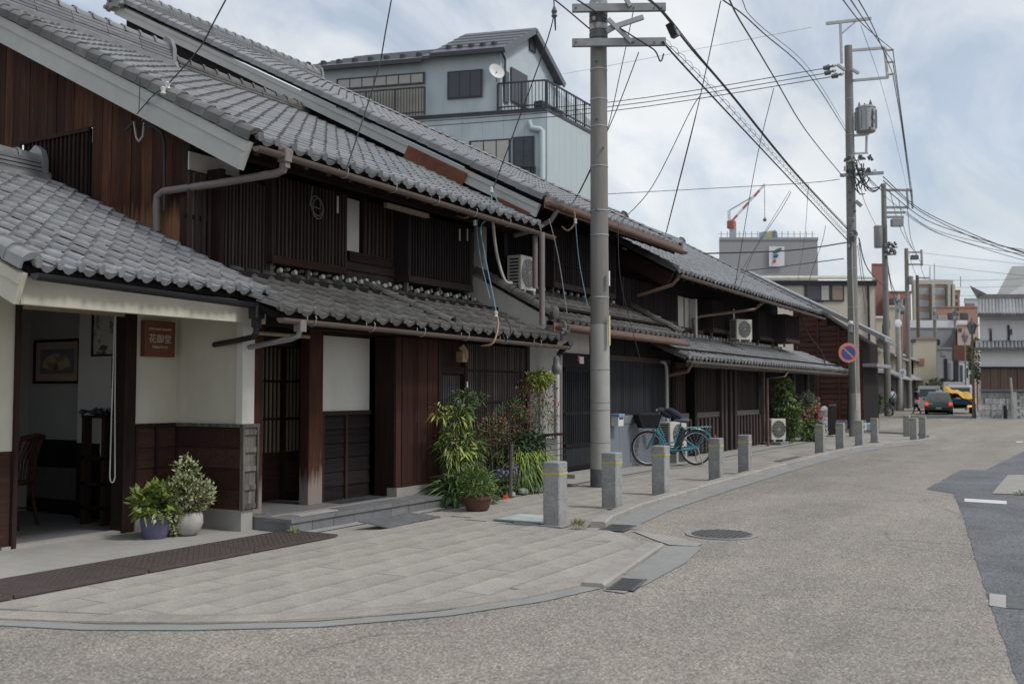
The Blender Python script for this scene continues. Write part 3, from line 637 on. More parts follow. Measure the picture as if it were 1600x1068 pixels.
for z in (.25, .44, .63, .82, 1.0): B1('end_cleat', 'wood_worn', shop, 7.45, 7.61, 7.435, 7.455, z, z + .05)
for x in (7.42, 7.62): B1('end_stile', 'wood_worn', shop, x, x + .025, 7.43, 7.455, .235, 1.073)
# the dark room inside
IY = 11.0
B1('room_wall', 'interior_wall', shop, 4.9, 7.5, IY, IY + .1, 0, 2.6); B1('room_wall', 'interior_wall', shop, 7.46, 7.56, WY + .13, IY, 0, 2.6)
B1('room_wall', 'interior_wall', shop, 4.84, 4.9, WY + .12, IY, 0, 1.4); B1('room_wall', 'interior_wall', shop, 4.84, 4.9, WY + .12, WY + .6, 1.4, 2.6); B1('room_wall', 'interior_wall', shop, 4.84, 4.9, 10.2, IY, 1.4, 2.6); B1('room_wall', 'interior_wall', shop, 4.84, 4.9, WY + .6, 10.2, 2.1, 2.6); B1('room_floor', 'stone_dark', shop, 4.9, 7.46, WY + .10, IY, .0, .03)  # unseen left wall has an added opening that lets sky light brighten the room
B1('room_ceiling', 'interior_wall', shop, 4.84, 7.56, WY, IY + .1, 2.6, 2.66); mat('pier_white', (.6, .59, .56), (.55, .54, .51), 2)
RX = 7.455
zA = PX(80, 686, RX).z; B1('room_wainscot', 'wood_black', shop, RX - .02, RX, WY + .2, 10.95, zA - .32, zA); B1('room_wainscot', 'wood_weath', shop, RX - .015, RX, WY + .2, 10.95, .2, zA - .32); B1('skirting', 'wood_black', shop, RX - .02, RX, WY + .2, 10.95, .03, .2)
yp = PX(122, 600, 7.3).y; B1('pier', 'pier_white', shop, 7.3, RX - .021, WY + .25, yp, PX(140, 692, 7.3).z, 2.58); B1('pier_wainscot', 'wood_black', shop, 7.3, RX - .021, WY + .25, yp, .03, PX(140, 692, 7.3).z)
def frame(x0, x1, y0, y1, X, fm, inner, label, art, fw=.05):
    a, b = PX(x1, y0, X).y, PX(x0, y0, X).y; m = (x0 + x1) / 2; c, d = PX(m, y1, X).z, PX(m, y0, X).z; t = thing('framed_picture', label, 'picture', (X, (a + b) / 2, c))
    MB().box(X - .03, X - .002, a, b, c, c + fw).box(X - .03, X - .002, a, b, d - fw, d).box(X - .03, X - .002, a, a + fw, c + fw, d - fw).box(X - .03, X - .002, b - fw, b, c + fw, d - fw).build('frame', fm, t)
    MB().box(X - .012, X - .002, a + fw, b - fw, c + fw, d - fw).build('mount', inner, t)
    q = .1 * (b - a); MB().box(X - .016, X - .0125, a + fw + q, b - fw - q, c + fw + q, d - fw - q).build('print', art, t)
    return a + fw + q, b - fw - q, c + fw + q, d - fw - q, t
mat('art_dark', (.02, .02, .024), (.12, .12, .13), 5, p0=.45, p1=.62); mat('mount_pink', (.36, .29, .25)); mat('art_ground', (.17, .155, .165)); mat('art_fan', (.40, .33, .20), (.14, .06, .035), 4, p0=.42, p1=.58); mat('art_paper', (.5, .49, .45), (.10, .10, .10), 7, p0=.52, p1=.6)
frame(-12, 41, 494, 615, RX, 'wood_black', 'art_dark', 'tall black framed picture on the wall inside the gallery', 'art_dark', .09)
a, b, c, d, t = frame(56, 128, 530, 599, RX, 'wood_black', 'mount_pink', 'wide framed picture of a fan shape inside the gallery', 'art_ground', .03)
cy_, w_ = (a + b) / 2, (b - a); MB().prism([(RX - .017, cy_ + w_ * .42 * math.cos(PI * k / 10), c + (d - c) * (.28 + .55 * math.sin(PI * k / 10))) for k in range(11)] + [(RX - .017, cy_ - w_ * .08, c + (d - c) * .12), (RX - .017, cy_ + w_ * .08, c + (d - c) * .12)], (-.003, 0, 0)).build('fan', 'art_fan', t)
frame(147, 192, 480, 556, 7.295, 'wood_redh', 'art_paper', 'pale framed print hung high behind the door post', 'art_paper', .02)
frame(178, 200, 558, 606, 7.295, 'wood_redh', 'art_paper', 'small red framed print partly hidden by the door post', 'art_paper', .02)
# display stand with a patterned cloth on it
a, b, c, d = RY(133, 190, 645, 815, 9.3)
st = thing('display_stand', 'dark wooden display stand inside the doorway with folded cloth on top', 'stand', ((a + b) / 2, 9.2, .03))
for x in (a, b - .05): 
    for y in (8.98, 9.3): MB().box(x, x + .09, y, y + .05, .03, d - .05).build('leg', 'wood_dark', st)
for z in (.2, .45, .72, d - .05): B1('shelf', 'wood_black', st, a, b, 8.97, 9.36, z, z + .03)
mb = MB()
nx = 14
for i in range(nx + 1):
    for j in range(7): mb.v.append((a - .03 + (b - a + .06) * i / nx, 8.94 + .44 * j / 6, d + .02 + .03 * math.sin(i * 1.3 + j) + .02 * math.sin(j * 2.1)))
mb.f += [(i * 7 + j, (i + 1) * 7 + j, (i + 1) * 7 + j + 1, i * 7 + j + 1) for i in range(nx) for j in range(6)]
tag(mb.build('folded_cloth', mat('cloth_indigo', (.03, .032, .045), (.30, .31, .33), 14, p0=.5, p1=.62), None, True), 'dark patterned cloth lying folded on the display stand', 'cloth')
tag(MB().lathe([(.03, 0), (.035, .05), (.03, .2), (.012, .25), (.012, .28)], (a + .12, 9.15, .752), 10).build('bottle', 'porcelain', None, True), 'pale bottle standing on a shelf of the display stand', 'bottle')
pc = PY(178, 600, WY - .03); cx = pc.x
tag(MB().tube([(cx - .03, WY - .06, 2.2), (cx - .045, WY - .06, 1.2), (cx - .05, WY - .06, .60)] + [(cx - .02 - .03 * math.cos(t * PI / 6), WY - .06, .60 - .06 * math.sin(t * PI / 6)) for t in range(1, 6)] + [(cx + .01, WY - .06, .60), (cx - .01, WY - .06, 1.4), (cx - .02, WY - .06, 2.2)], .006, 5).build('blind_cord', 'cable_white'), 'long white looped blind cord hanging in the gallery doorway', 'cord')
# chair inside
def chair():
    p = PG(8, 824, .03); t = thing('chair', 'brown wooden chair with slatted back inside the gallery doorway', 'chair', (p.x, p.y, .03))
    S_ = Matrix.Translation((p.x, p.y, .03)) @ Matrix.Rotation(.5, 4, 'Z')
    def bld(mb, n, m='wood_redh', par=t): return inst(n, mb.mesh(n, m, True), S_, par)
    for sx in (-1, 1):
        bld(MB().tube([(sx * .20, -.24, 0), (sx * .20, -.19, .25), (sx * .20, -.17, .45), (sx * .205, -.20, .7), (sx * .21, -.27, .95)], [.018, .021, .022, .02, .017], 8), 'back_leg')
        bld(MB().tube([(sx * .21, .22, 0), (sx * .205, .21, .44)], [.016, .021], 8), 'front_leg')
        bld(MB().tube([(sx * .205, -.2, .18), (sx * .208, .21, .18)], .011, 6), 'stretcher')
    bld(MB().cbox(-.23, .23, -.2, .24, .44, .475, .02), 'seat')
    bld(MB().tube([(-.22, -.27, .93), (0, -.30, .95), (.22, -.27, .93)], .028, 8), 'top_rail')
    for k in range(5): x = -.13 + k * .065; bld(MB().tube([(x, -.18, .47), (x, -.2, .7), (x, -.285, .93)], .011, 6), 'slat')
chair()
# wooden name board
def text_mesh(body, size, name):
    c = bpy.data.curves.new('text', 'FONT'); c.body = body; c.size = size; c.align_x = 'CENTER'; c.align_y = 'CENTER'; c.extrude = .0012; c.resolution_u = 3
    o = bpy.data.objects.new('text', c); COL.objects.link(o); dg = bpy.context.evaluated_depsgraph_get(); dg.update()
    me = bpy.data.meshes.new_from_object(o.evaluated_get(dg)); bpy.data.objects.remove(o); me.name = name; return me
def put_text(body, size, m, M, parent, sx=1., name='lettering'):
    me = text_mesh(body, size, name); me.materials.clear(); me.materials.append(MATS[m]); return inst(name, me, M @ Matrix.Diagonal((sx, 1, 1, 1)), parent)
FACE = Matrix.Rotation(PI / 2, 4, 'X')              # text facing the street (-Y)
a, b, c, d = RY(219.5, 268, 502, 557, WY - .02); sg = thing('shop_sign', 'square red brown wooden name board with pale lettering on the cream wall', 'sign', ((a + b) / 2, WY, c))
MB().cbox(a + .02, b + .0, WY - .075, WY - .001, c, d, .004).build('board', 'wood_sign', sg)
cx, cz = (a + b) / 2 + .005, (c + d) / 2; hh = d - c
mat('lettering', (.55, .50, .44), (.48, .43, .38), 5)
for body, sz, dz, sx in (('CAFE AND GALLERY', .034, .27, .95), ('花御堂', .098, -.015, 1.0), ('HANA MI DO', .036, -.235, .95)):
    put_text(body, sz, 'lettering', Matrix.Translation((cx, WY - .0765, cz + dz * hh)) @ FACE, sg, sx)
mat('wood_gable', (.055, .024, .016), (.12, .05, .029), 2.5, V, .6, .4, rand=.35, dirt=.85, dirtc=(.014, .009, .008), dscale=1.1, dvec=(3, 3, .3))
mat('wood_gable2', (.038, .019, .016), (.08, .034, .024), 2.5, V, .58, .4, rand=.35, dirt=.6, dirtc=(.018, .011, .01), dvec=(3, 3, .3))
mat('wood_weath2', (.065, .05, .05), (.13, .11, .106), 3, V, .7, .3, rand=.4)
mat('wood_redp', (.05, .022, .016), (.10, .042, .026), 2.5, V, .6, .4, dirt=.7, dirtc=(.02, .013, .012), dscale=1.3, dvec=(4, 4, .4))
# ============================================================ the big dark townhouse next to the shop
hb = thing('dark_townhouse', 'dark timber townhouse with red brown board gable, lattices and two tiled roofs', 'house', (10.4, 8.2, .02))
UY = 8.45; LYB = 7.4
roof(hb, 7.28, 13.42, 7.18, 3.99, .50, 4.85, 'tile_grey', 200, jit=1.5)
ridge(hb, 5.2, 10.3, 12.05, 6.42, 'tile_grey', 5, .36, end_b=True)
ridge(hb, 10.45, 13.42, 12.05, 6.36, 'tile_old', 3, .32, end_b=False)
verge(hb, 7.28, -1, 7.18, 3.99, .50, 4.85, 'tile_old', 'barge_white', .30, .07, -.02, .06)
half_gutter(hb, 7.22, 13.6, 7.11, 3.88, 3.84, .055, 'copper')
MB().cbox(7.58, 7.68, 7.05, 7.17, 3.80, 3.94, .01).box(7.595, 7.665, 7.07, 7.15, 3.74, 3.80).build('rain_head', 'pipe_mauve', hb)
q = PX(246, 303, 7.5)
MB().tube([(7.63, 7.11, 3.78), (7.63, 7.13, 3.72), (7.62, 7.22, 3.695), (7.56, 8.0, 3.66), (7.5, q.y - .1, q.z + .02), (7.5, q.y, q.z - .03), (7.5, q.y + .01, q.z - .12), (7.5, q.y, 3.2)], .042, 12).build('downpipe', 'pipe_mauve', hb, True)
rafters(hb, 7.4, 13.35, 7.18, 3.99, .5, 1.5, .36, 'wood_dark', .06, .08, .10)
B1('eave_beam', 'wood_darkh', hb, 7.4, 13.4, 7.72, 7.84, 3.93, 4.07)
# gable wall of upright boards
GX = 7.62
tz = lambda y: 3.99 + .5 * (y - 7.18) - .12
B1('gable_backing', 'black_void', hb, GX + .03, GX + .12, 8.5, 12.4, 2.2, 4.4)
y = 8.56; i = 0
a0 = PX(140, 260, GX).y; a1 = PX(37, 260, GX).y; zw0, zw1 = PX(90, 345, GX).z, PX(90, 210, GX).z
while y < 12.6:
    w = .172 + R_.uniform(-.012, .012)
    def bd(za, zb0, zb1):
        d = R_.uniform(0, .012)
        MB().prism([(GX - .02 - d, y + .003, za), (GX - .02 - d, y + w - .003, za), (GX - .02 - d, y + w - .003, zb1), (GX - .02 - d, y + .003, zb0)], (.03, 0, 0)).build('gable_board', 'wood_gable', hb)
    if a0 < y + w / 2 < a1: bd(2.5, zw0, zw0); bd(zw1, tz(y), tz(y + w))
    else: bd(2.5, tz(y), tz(y + w))
    y += w
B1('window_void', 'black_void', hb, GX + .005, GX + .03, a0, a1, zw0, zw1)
me = MB().box(-.012, .012, -.014, .014, 0, 1).mesh('slat', 'wood_dark')
n = int((a1 - a0) / .075)
for k in range(n): inst('slat', me, Matrix.Translation((GX - .01, a0 + (k + .5) * (a1 - a0) / n, zw0)) @ Matrix.Diagonal((1, 1, zw1 - zw0, 1)), hb)
B1('window_rail', 'wood_dark', hb, GX - .04, GX, a0 - .02, a1 + .02, zw1 - .05, zw1); 
MB().box(GX - .05, GX + .06, 8.44, 8.58, 2.4, 4.5).build('corner_post', 'wood_dark', hb)
# upper storey front
B1('wall', 'wood_black', hb, 7.7, 13.3, UY, UY + .12, 2.6, 4.5)
def px_panel(x0, x1, y0, y1, Y, m, name='panel', d=.02, par=None): a, b, c, e = RY(x0, x1, y0, y1, Y); return MB().box(a, b, Y - d, Y, c, e).build(name, m, par or hb)
a, b, c, e = RY(288, 372, 250, 268, UY); MB().box(a + .05, b, UY - .02, UY - .001, 3.86, 4.06).build('plaster_band', 'plaster_white', hb)
a, b, c, e = RY(290, 342, 262, 400, UY - .06); slats(hb, a, b, UY - .06, 2.75, 3.86, .095, .05, .03, 'wood_slat', 'screen_slat', jz=.05)
B1('plaster_back', 'plaster_grey', hb, a + .12, b + .2, UY - .012, UY - .001, 2.86, 3.84)
B1('screen_rail', 'wood_dark', hb, a, b, UY - .06, UY - .03, 3.32, 3.36)
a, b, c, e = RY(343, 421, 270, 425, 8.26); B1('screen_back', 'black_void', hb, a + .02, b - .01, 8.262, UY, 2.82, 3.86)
slats(hb, a + .06, b, 8.26, 2.80, 3.84, .052, .026, .03, 'wood_purple', 'screen_slat', jz=.02); B1('screen_post', 'wood_dark', hb, a - .02, a + .05, 8.22, UY, 2.75, 3.9); B1('screen_post', 'wood_dark', hb, b, b + .03, 8.22, UY, 2.78, 3.9)
xq = b + .05
def lattice_box(x0, x1, Y, z0, z1, pitch, base='wood_redh', m='wood_slat', par=None, leg=True, sh=.09):
    par = par or hb
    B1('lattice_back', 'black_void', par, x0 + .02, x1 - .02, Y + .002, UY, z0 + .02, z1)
    slats(par, x0 + .03, x1 - .03, Y, z0 + sh, z1, pitch, .022, .022, m, 'lattice_slat')
    B1('lattice_sill', base, par, x0, x1, Y - .04, UY, z0, z0 + sh)
    for x in (x0, x1 - .035): B1('lattice_stile', m, par, x, x + .035, Y - .03, UY, z0 + sh, z1)
    if leg:
        for x in (x0 + .03, (x0 + x1) / 2, x1 - .08): B1('bracket', 'wood_worn', par, x, x + .05, Y + .02, Y + .07, z0 - .16, z0)
BY = 8.18
a, b, c, e = RY(423, 539, 280, 412, BY); lattice_box(a, b, BY, 2.93, 3.96, .066)
a, b, c, e = RY(541, 559, 312, 393, UY - .02); MB().box(a, b, UY - .04, UY - .001, c, e).build('plaster_strip', 'plaster_white', hb); B1('sill_board', 'wood_darkh', hb, a, a + .95, UY - .09, UY - .002, c - .14, c - .01)
a, b, c, e = RY(563, 629, 322, 408, UY - .02); slats(hb, a + .03, b, UY - .03, c + .02, e, .088, .04, .03, 'wood_slat', 'window_slat'); MB().box(a, a + .04, UY - .08, UY - .001, c - .05, e + .1).box(b, b + .05, UY - .08, UY - .001, c - .05, e + .1).build('window_jamb', 'wood_dark', hb)
for zz in (.42, .55): B1('window_rail', 'wood_darkh', hb, a + .04, b, UY - .028, UY - .002, c + (e - c) * zz, c + (e - c) * zz + .03)
for k in range(3): B1('apron_board', 'wood_purpleh', hb, xq + 1.5, b + .05, UY - .06 + k * .012, UY - .002, c - .20 - k * .15, c - .06 - k * .15)
B1('eave_board', 'wood_pale', hb, a - .1, b - .1, 7.9, 7.96, 3.86, 3.92)
a, b, c, e = RY(636, 736, 325, 430, BY); lattice_box(a, b, BY, 2.97, 3.96, .066, 'wood_purpleh', 'wood_slat2')
for px in (716, 728): k = PY(px, 367, BY); B1('paper_slip', 'plaster_white', hb, k.x - .016, k.x + .016, BY - .03, BY - .024, k.z - .09, k.z + .09)
k = PY(525, 320, BY); B1('paper_slip', 'plaster_white', hb, k.x - .016, k.x + .016, BY - .03, BY - .024, k.z - .11, k.z + .11)
a, b, c, e = RY(737, 746, 365, 428, UY - .02); MB().box(a, b, UY - .04, UY - .001, c, e).build('plaster_strip', 'plaster_white', hb)
# coil of spare cable
cc_ = PY(493, 322, BY - .06); pts = []
for k in range(50): t = k * .26; r = .085 + .03 * math.sin(k * .31); pts.append((cc_.x + r * math.cos(t) * 1.1, BY - .05 - .0006 * k, cc_.z - .02 + r * math.sin(t) * 1.3))
pts = [(cc_.x - .06, BY - .06, 3.93), (cc_.x - .09, BY - .05, 3.7)] + pts
tag(MB().tube(pts, .008, 5).build('cable_coil', 'cable_grey', None, True), 'coil of grey cable hanging on the upstairs lattice of the dark townhouse', 'cable')
# lower pent roof
roof(hb, 7.22, 13.30, 6.80, 2.24, .395, 1.62, 'tile_old', 170)
for j in range(2):
    me = MB().lathe([(.032, 0), (.032, .05), (.026, .056)], (0, 0, 0), 10, Vector((0, -1, .2)).to_track_quat('Z', 'Y')).mesh('mortar_plug', 'plaster_white', True)
    for i in range(18): inst('mortar_plug', me, Matrix.Translation((8.75 + i * .253 + j * .02, 8.36 - j * .10, 2.915 - j * .045 + R_.uniform(-.006, .006))) @ Matrix.Rotation(R_.uniform(-.12, .12), 4, 'Z'), hb)
MB().box(7.7, 13.3, 8.30, 8.46, 2.74, 2.86).build('ridge_bed', 'mortar', hb)
roll_line(hb, (10.35, 6.84, 2.31), (10.35, 8.25, 2.865), .062, 'tile_old', .3, 'roll_tile')
gx = PY(469, 508, 6.73).x; half_gutter(hb, gx - .28, 13.35, 6.73, 2.15, 2.12, .05, 'copper', .95)
MB().cbox(gx - .045, gx + .045, 6.68, 6.78, 2.03, 2.15, .008).build('rain_head', 'pipe_mauve', hb)
MB().tube([(gx, 6.73, 2.05), (gx, 6.75, 1.99), (gx, 6.85, 1.96), (gx + .06, 7.6, 1.88), (gx + .1, 8.0, 1.85)], .028, 10).build('downpipe', 'metal_grey', hb, True)
rafters(hb, 7.5, 13.2, 6.8, 2.24, .395, 1.0, .33, 'wood_dark', .045, .05, .09)
B1('eave_beam', 'wood_darkh', hb, 7.62, 13.3, LYB - .02, LYB + .12, 2.13, 2.30)
B1('soffit_wall', 'wood_black', hb, 7.66, 13.3, LYB + .5, LYB + .6, 1.95, 2.75)
# ground floor front: entrance recess, white panel, board bay, lattices
PLZ = .155
post = lambda x0, x1, y0, y1, m='wood_redp': MB().cbox(x0, x1, y0, y1, PLZ, 2.2, .006).build('post', m, hb)
mat('wood_redp', (.05, .022, .016), (.10, .042, .026), 2.5, V, .6, .4, dirt=.7, dirtc=(.02, .013, .012), dscale=1.3, dvec=(4, 4, .4))
# worn feet of the posts show pale raw wood
def foot_wear(m, z0, z1, colr, amt):
    nt = MATS[m].node_tree; b = nt.nodes['Principled BSDF']; src = b.inputs['Base Color'].links[0].from_socket
    t = nt.nodes.new('ShaderNodeTexCoord'); s_ = nt.nodes.new('ShaderNodeSeparateXYZ'); nt.links.new(t.outputs['Object'], s_.inputs[0])
    mr = nt.nodes.new('ShaderNodeMapRange'); mr.inputs[1].default_value = z0; mr.inputs[2].default_value = z1; mr.inputs[3].default_value = 1; mr.inputs[4].default_value = 0; nt.links.new(s_.outputs[2], mr.inputs[0])
    nn = noise(nt, t.outputs['Object'], 2.2, 6, .65, (11, 11, .8))
    ml = nt.nodes.new('ShaderNodeMath'); ml.operation = 'MULTIPLY_ADD'; nt.links.new(mr.outputs[0], ml.inputs[0]); ml.inputs[1].default_value = .85
    nt.links.new(nn, ml.inputs[2]); r = ramp2(nt, ml.outputs[0], (0, 0, 0), (amt, amt, amt), .62, 1.15)
    nt.links.new(mixc(nt, r, src, colr), b.inputs['Base Color'])
foot_wear('wood_redp', PLZ, .62, (.25, .22, .19), .85); foot_wear('wood_gable', 3.0, 3.65, (.27, .145, .075), .75)
pf = [(7.62, 6.98), (11.3, 6.98), (11.3, 7.45), (9.0, 7.45), (9.0, 8.5), (7.62, 8.5)]
plat = MB().prism([(x, y + .02, .02) for x, y in pf], (0, 0, PLZ - .022)).build('platform', 'stone_dark', hb)
n = 11
for k in range(n):
    w = (11.3 - 7.60) / n; MB().box(7.60 + k * w + .003, 7.60 + (k + 1) * w - .003, 6.96, 7.0, .022, PLZ - .035).build('facing_tile', 'stone_dark', plat)
    MB().box(7.60 + k * w + .002, 7.60 + (k + 1) * w - .002, 6.94, 7.28, PLZ - .035, PLZ + .003).build('edge_tile', 'stone_dark', plat)
B1('sill_strip', 'kerb', hb, 7.70, 10.0, 7.285, 7.34, PLZ - .02, PLZ + .004)
B1('name_plate', 'conc_pale', hb, 7.85, 8.45, 7.05, 7.2, PLZ + .003, PLZ + .012)
B1('flank_wall', 'wood_black', hb, 7.64, 7.70, 7.86, 8.5, .1, 2.3)
a = PY(362, 700, 7.8).x; b = PY(386, 700, 7.8).x; B1('charred_board', 'wood_worn', hb, a, (a + b) / 2, 7.78, 7.81, .2, 1.72); B1('charred_board', 'wood_worn', hb, (a + b) / 2 + .004, b, 7.785, 7.81, .3, 1.70)
MB().tube([(7.62, 7.55, .12), (7.9, 7.58, .12)], .045, 8).box(7.62, 7.72, 7.5, 7.62, .02, .08).build('log_end', 'wood_worn', hb)
a = PY(386, 700, 7.66).x; b = PY(404, 700, 7.66).x; MB().cbox(a, b, 7.60, 7.72, .05, 2.15, .006).build('post', 'wood_redp', hb)
a = PY(475, 700, 7.77).x; b = PY(497, 700, 7.77).x
post(a, b, 7.70, 7.84)
# two sliding lattice doors in the recess
DY = 8.42; d0 = PY(402, 650, DY).x - .12; d1 = PY(480, 650, DY).x + .08; dm = (d0 + d1) / 2 + .02
for k, (xa, xb, yy) in enumerate(((d0, dm + .03, DY + .04), (dm - .03, d1, DY))):
    dr = MB().box(xa, xa + .05, yy - .03, yy, PLZ, 2.02).box(xb - .05, xb, yy - .03, yy, PLZ, 2.02).box(xa + .05, xb - .05, yy - .03, yy, PLZ, PLZ + .09).box(xa + .05, xb - .05, yy - .03, yy, .62, .72).box(xa + .05, xb - .05, yy - .03, yy, 1.97, 2.02).build('sliding_door', 'wood_dark', hb)
    MB().box(xa + .05, xb - .05, yy - .018, yy - .006, PLZ + .09, .62).build('door_panel', 'wood_redh', dr)
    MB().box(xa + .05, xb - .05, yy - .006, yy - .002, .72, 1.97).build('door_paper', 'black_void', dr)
    nn = int((xb - xa - .1) / .062)
    for i in range(nn): x = xa + .05 + (i + .5) * (xb - xa - .1) / nn; MB().box(x - .012, x + .012, yy - .026, yy - .008, .72, 1.97).build('door_slat', 'wood_pale', dr)
    for z in (1.10, 1.55): MB().box(xa + .05, xb - .05, yy - .03, yy - .01, z, z + .03).build('door_rail', 'wood_dark', dr)
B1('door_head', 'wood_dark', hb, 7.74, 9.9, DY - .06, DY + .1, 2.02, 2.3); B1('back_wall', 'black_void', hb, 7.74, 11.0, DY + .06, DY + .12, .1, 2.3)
MB().tube([(7.75, 7.6, 2.06), (8.6, 7.62, 2.06)], .022, 8).build('blind_pole', 'wood_pale', hb)
# white panel and wainscot
PYB = 7.80; a = PY(499, 600, PYB).x; b = PY(591, 600, PYB).x; zt = PY(545, 527, PYB).z; zb = PY(545, 641, PYB).z
B1('plaster_panel', 'plaster_white', hb, a, b, PYB - .01, PYB + .1, zb, zt); B1('panel_rail', 'wood_dark', hb, a - .01, b, PYB - .04, PYB + .1, zb - .05, zb); B1('panel_head', 'wood_dark', hb, a - .05, b + .2, PYB - .03, PYB + .1, zt, zt + .2)
boards_h(hb, a, b, PYB, PLZ, zb - .05, 6, 'wood_blackh', .014)
for x in (a + .0, a + .43, b - .04): B1('batten', 'wood_dark', hb, x, x + .045, PYB - .05, PYB - .012, PLZ, zb - .05)
B1('recess_wall', 'wood_dark', hb, d1 + .02, d1 + .08, PYB + .1, DY + .06, PLZ, 2.2)
# bay of upright red boards
e0 = PY(617, 650, LYB).x; e1 = PY(681, 650, LYB).x
boards_v(hb, e0, e1, LYB, .26, 2.12, .115, 'wood_gable2', .022, 'bay_board', .004, .018)
mat('wood_gable2', (.038, .019, .016), (.08, .034, .024), 2.5, V, .58, .4, rand=.35, dirt=.6, dirtc=(.018, .011, .01), dvec=(3, 3, .3))
B1('bay_side', 'wood_dark', hb, e0 - .012, e0, LYB, PYB, PLZ, 2.12); B1('bay_back', 'wood_black', hb, e0, e1, LYB + .002, LYB + .1, PLZ, 2.12)
B1('bay_jamb', 'wood_dark', hb, b, e0 - .012, PYB - .1, PYB, PLZ, 2.15); B1('bay_base', 'kerb', hb, e0 - .02, e1 + .04, LYB - .05, LYB + .1, PLZ - .02, .26)
# small lattice door and the wide lattice window
f0 = e1 + .02; f1 = PY(727, 650, LYB).x; f2 = 13.26
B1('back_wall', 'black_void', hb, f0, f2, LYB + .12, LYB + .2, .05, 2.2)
B1('lattice_door', 'wood_purple', hb, f0 + .16, f1 - .06, LYB + .05, LYB + .08, .1, 1.68)
slats(hb, f0 + .18, f1 - .08, LYB + .05, .2, 1.66, .052, .02, .02, 'wood_weath', 'door_slat')
B1('door_rail', 'wood_darkh', hb, f0, f1, LYB - .02, LYB + .08, 1.68, 1.78); B1('transom_panel', 'wood_dark', hb, f0 + .02, f1, LYB + .04, LYB + .07, 1.78, 2.12)
for x in (f0, f1 - .05): B1('door_jamb', 'wood_dark', hb, x, x + .05, LYB - .03, LYB + .1, .1, 2.12)
B1('door_light', 'white_paint', hb, f1 - .035, f1 - .01, LYB - .05, LYB - .03, 1.5, 1.58)
slats(hb, f1 + .02, f2, LYB, .2, 2.1, .05, .020, .022, 'wood_weath2', 'lattice_slat')
mat('wood_weath2', (.065, .05, .05), (.13, .11, .106), 3, V, .7, .3, rand=.4)
for z in (.42, .92, 1.28, 1.72): B1('lattice_rail', 'wood_dark', hb, f1, f2, LYB - .03, LYB - .022, z, z + .03)
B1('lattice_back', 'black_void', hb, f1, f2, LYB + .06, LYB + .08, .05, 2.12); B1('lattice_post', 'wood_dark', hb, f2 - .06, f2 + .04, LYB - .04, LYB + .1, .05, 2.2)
MB().tube([(f1 - .3, LYB - .12, 2.06), (f1 - .25, LYB - .15, 1.98), (f1 - .22, LYB - .13, 1.9)], .05, 8).box(f1 - .32, f1 - .2, LYB - .16, LYB - .06, 1.84, 1.98).build('meter_box', 'cable_tan', hb)
# sloping metal step plate before the platform
ra_ = [PG(606, 823, .035), PG(688, 806, .035), PG(641, 800, .11), PG(559, 813, .11)]
tag(MB().add(ra_ + [v - Vector((0, 0, .012)) for v in ra_], [(0, 1, 2, 3), (7, 6, 5, 4), (0, 3, 7, 4), (1, 5, 6, 2), (0, 4, 5, 1), (2, 6, 7, 3)]).build('step_ramp', 'iron_dark'), 'dark sloping metal ramp plate leaning against the entrance platform', 'ramp')

# ============================================================ the taller house behind the first pole
hc = thing('tall_tiled_house', 'tall dark townhouse with steep tiled roof and white and rusty bargeboard', 'house', (16.3, 8.2, .02))
CX0, CX1 = 13.32, 19.15
roof(hc, CX0, CX1, 7.10, 4.40, .515, 9.85, 'tile_grey', 200)
ridge(hc, CX0 - .1, 19.35, 16.95, 9.4, 'tile_grey', 5, .4, end_a=True, end_b=True)
verge(hc, CX0, -1, 7.10, 4.40, .515, 9.85, 'tile_grey', 'barge_white', .21, .05, -.01, .12)
verge(hc, CX1, 1, 7.10, 4.40, .515, 9.85, 'tile_grey', None)
S = slope_frame(7.10, 4.40, .515)
ya, yb = 1.45, 2.75
inst('rust_sheet', MB().box(CX0 - .085, CX0 - .072, ya, yb, -.43, -.17).mesh('rust_sheet', 'rust'), S, hc); inst('rust_strip', MB().box(CX0 - .085, CX0 - .072, .1, .75, -.44, -.30).mesh('rust_strip', 'rust'), S, hc)
MB().prism([(CX0 + .12, 7.9, 3.0), (CX0 + .12, 16.9, 3.0), (CX0 + .12, 16.9, 9.2), (CX0 + .12, 7.9, 4.5)], (.1, 0, 0)).build('gable_wall', 'wood_black', hc)
half_gutter(hc, CX0 - .06, CX1 + .1, 7.03, 4.32, 4.29, .055, 'copper_red', 1.2)
mb = MB().box(CX0 - .05, CX1 + .08, 7.075, 7.10, 4.235, 4.40).build('fascia', 'copper_red', hc)
MB().tube([(13.62, 7.05, 4.26), (13.6, 7.15, 4.1), (13.55, 7.5, 3.95), (13.5, 7.75, 3.9)], .04, 8).build('downpipe', 'pipe_mauve', hc, True)
rafters(hc, CX0 + .1, CX1 - .1, 7.1, 4.4, .515, 1.5, .4, 'wood_dark', .06, .08, .12)
CY = 8.38
B1('wall', 'wood_black', hc, CX0 + .02, CX1, CY, CY + .12, 2.7, 5.0)
MB().box(13.30, 13.40, 8.2, 8.38, 2.8, 4.05).build('corner_post', 'plaster_white', hc)
a, b, c, e = RY(762, 787, 352, 410, CY - .02); B1('plaster_panel', 'plaster_grey', hc, a, b, CY - .03, CY - .001, c, e)
a, b, c, e = RY(790, 836, 340, 440, CY - .05); slats(hc, a, b, CY - .05, c, e, .07, .026, .03, 'wood_black', 'lattice_slat')
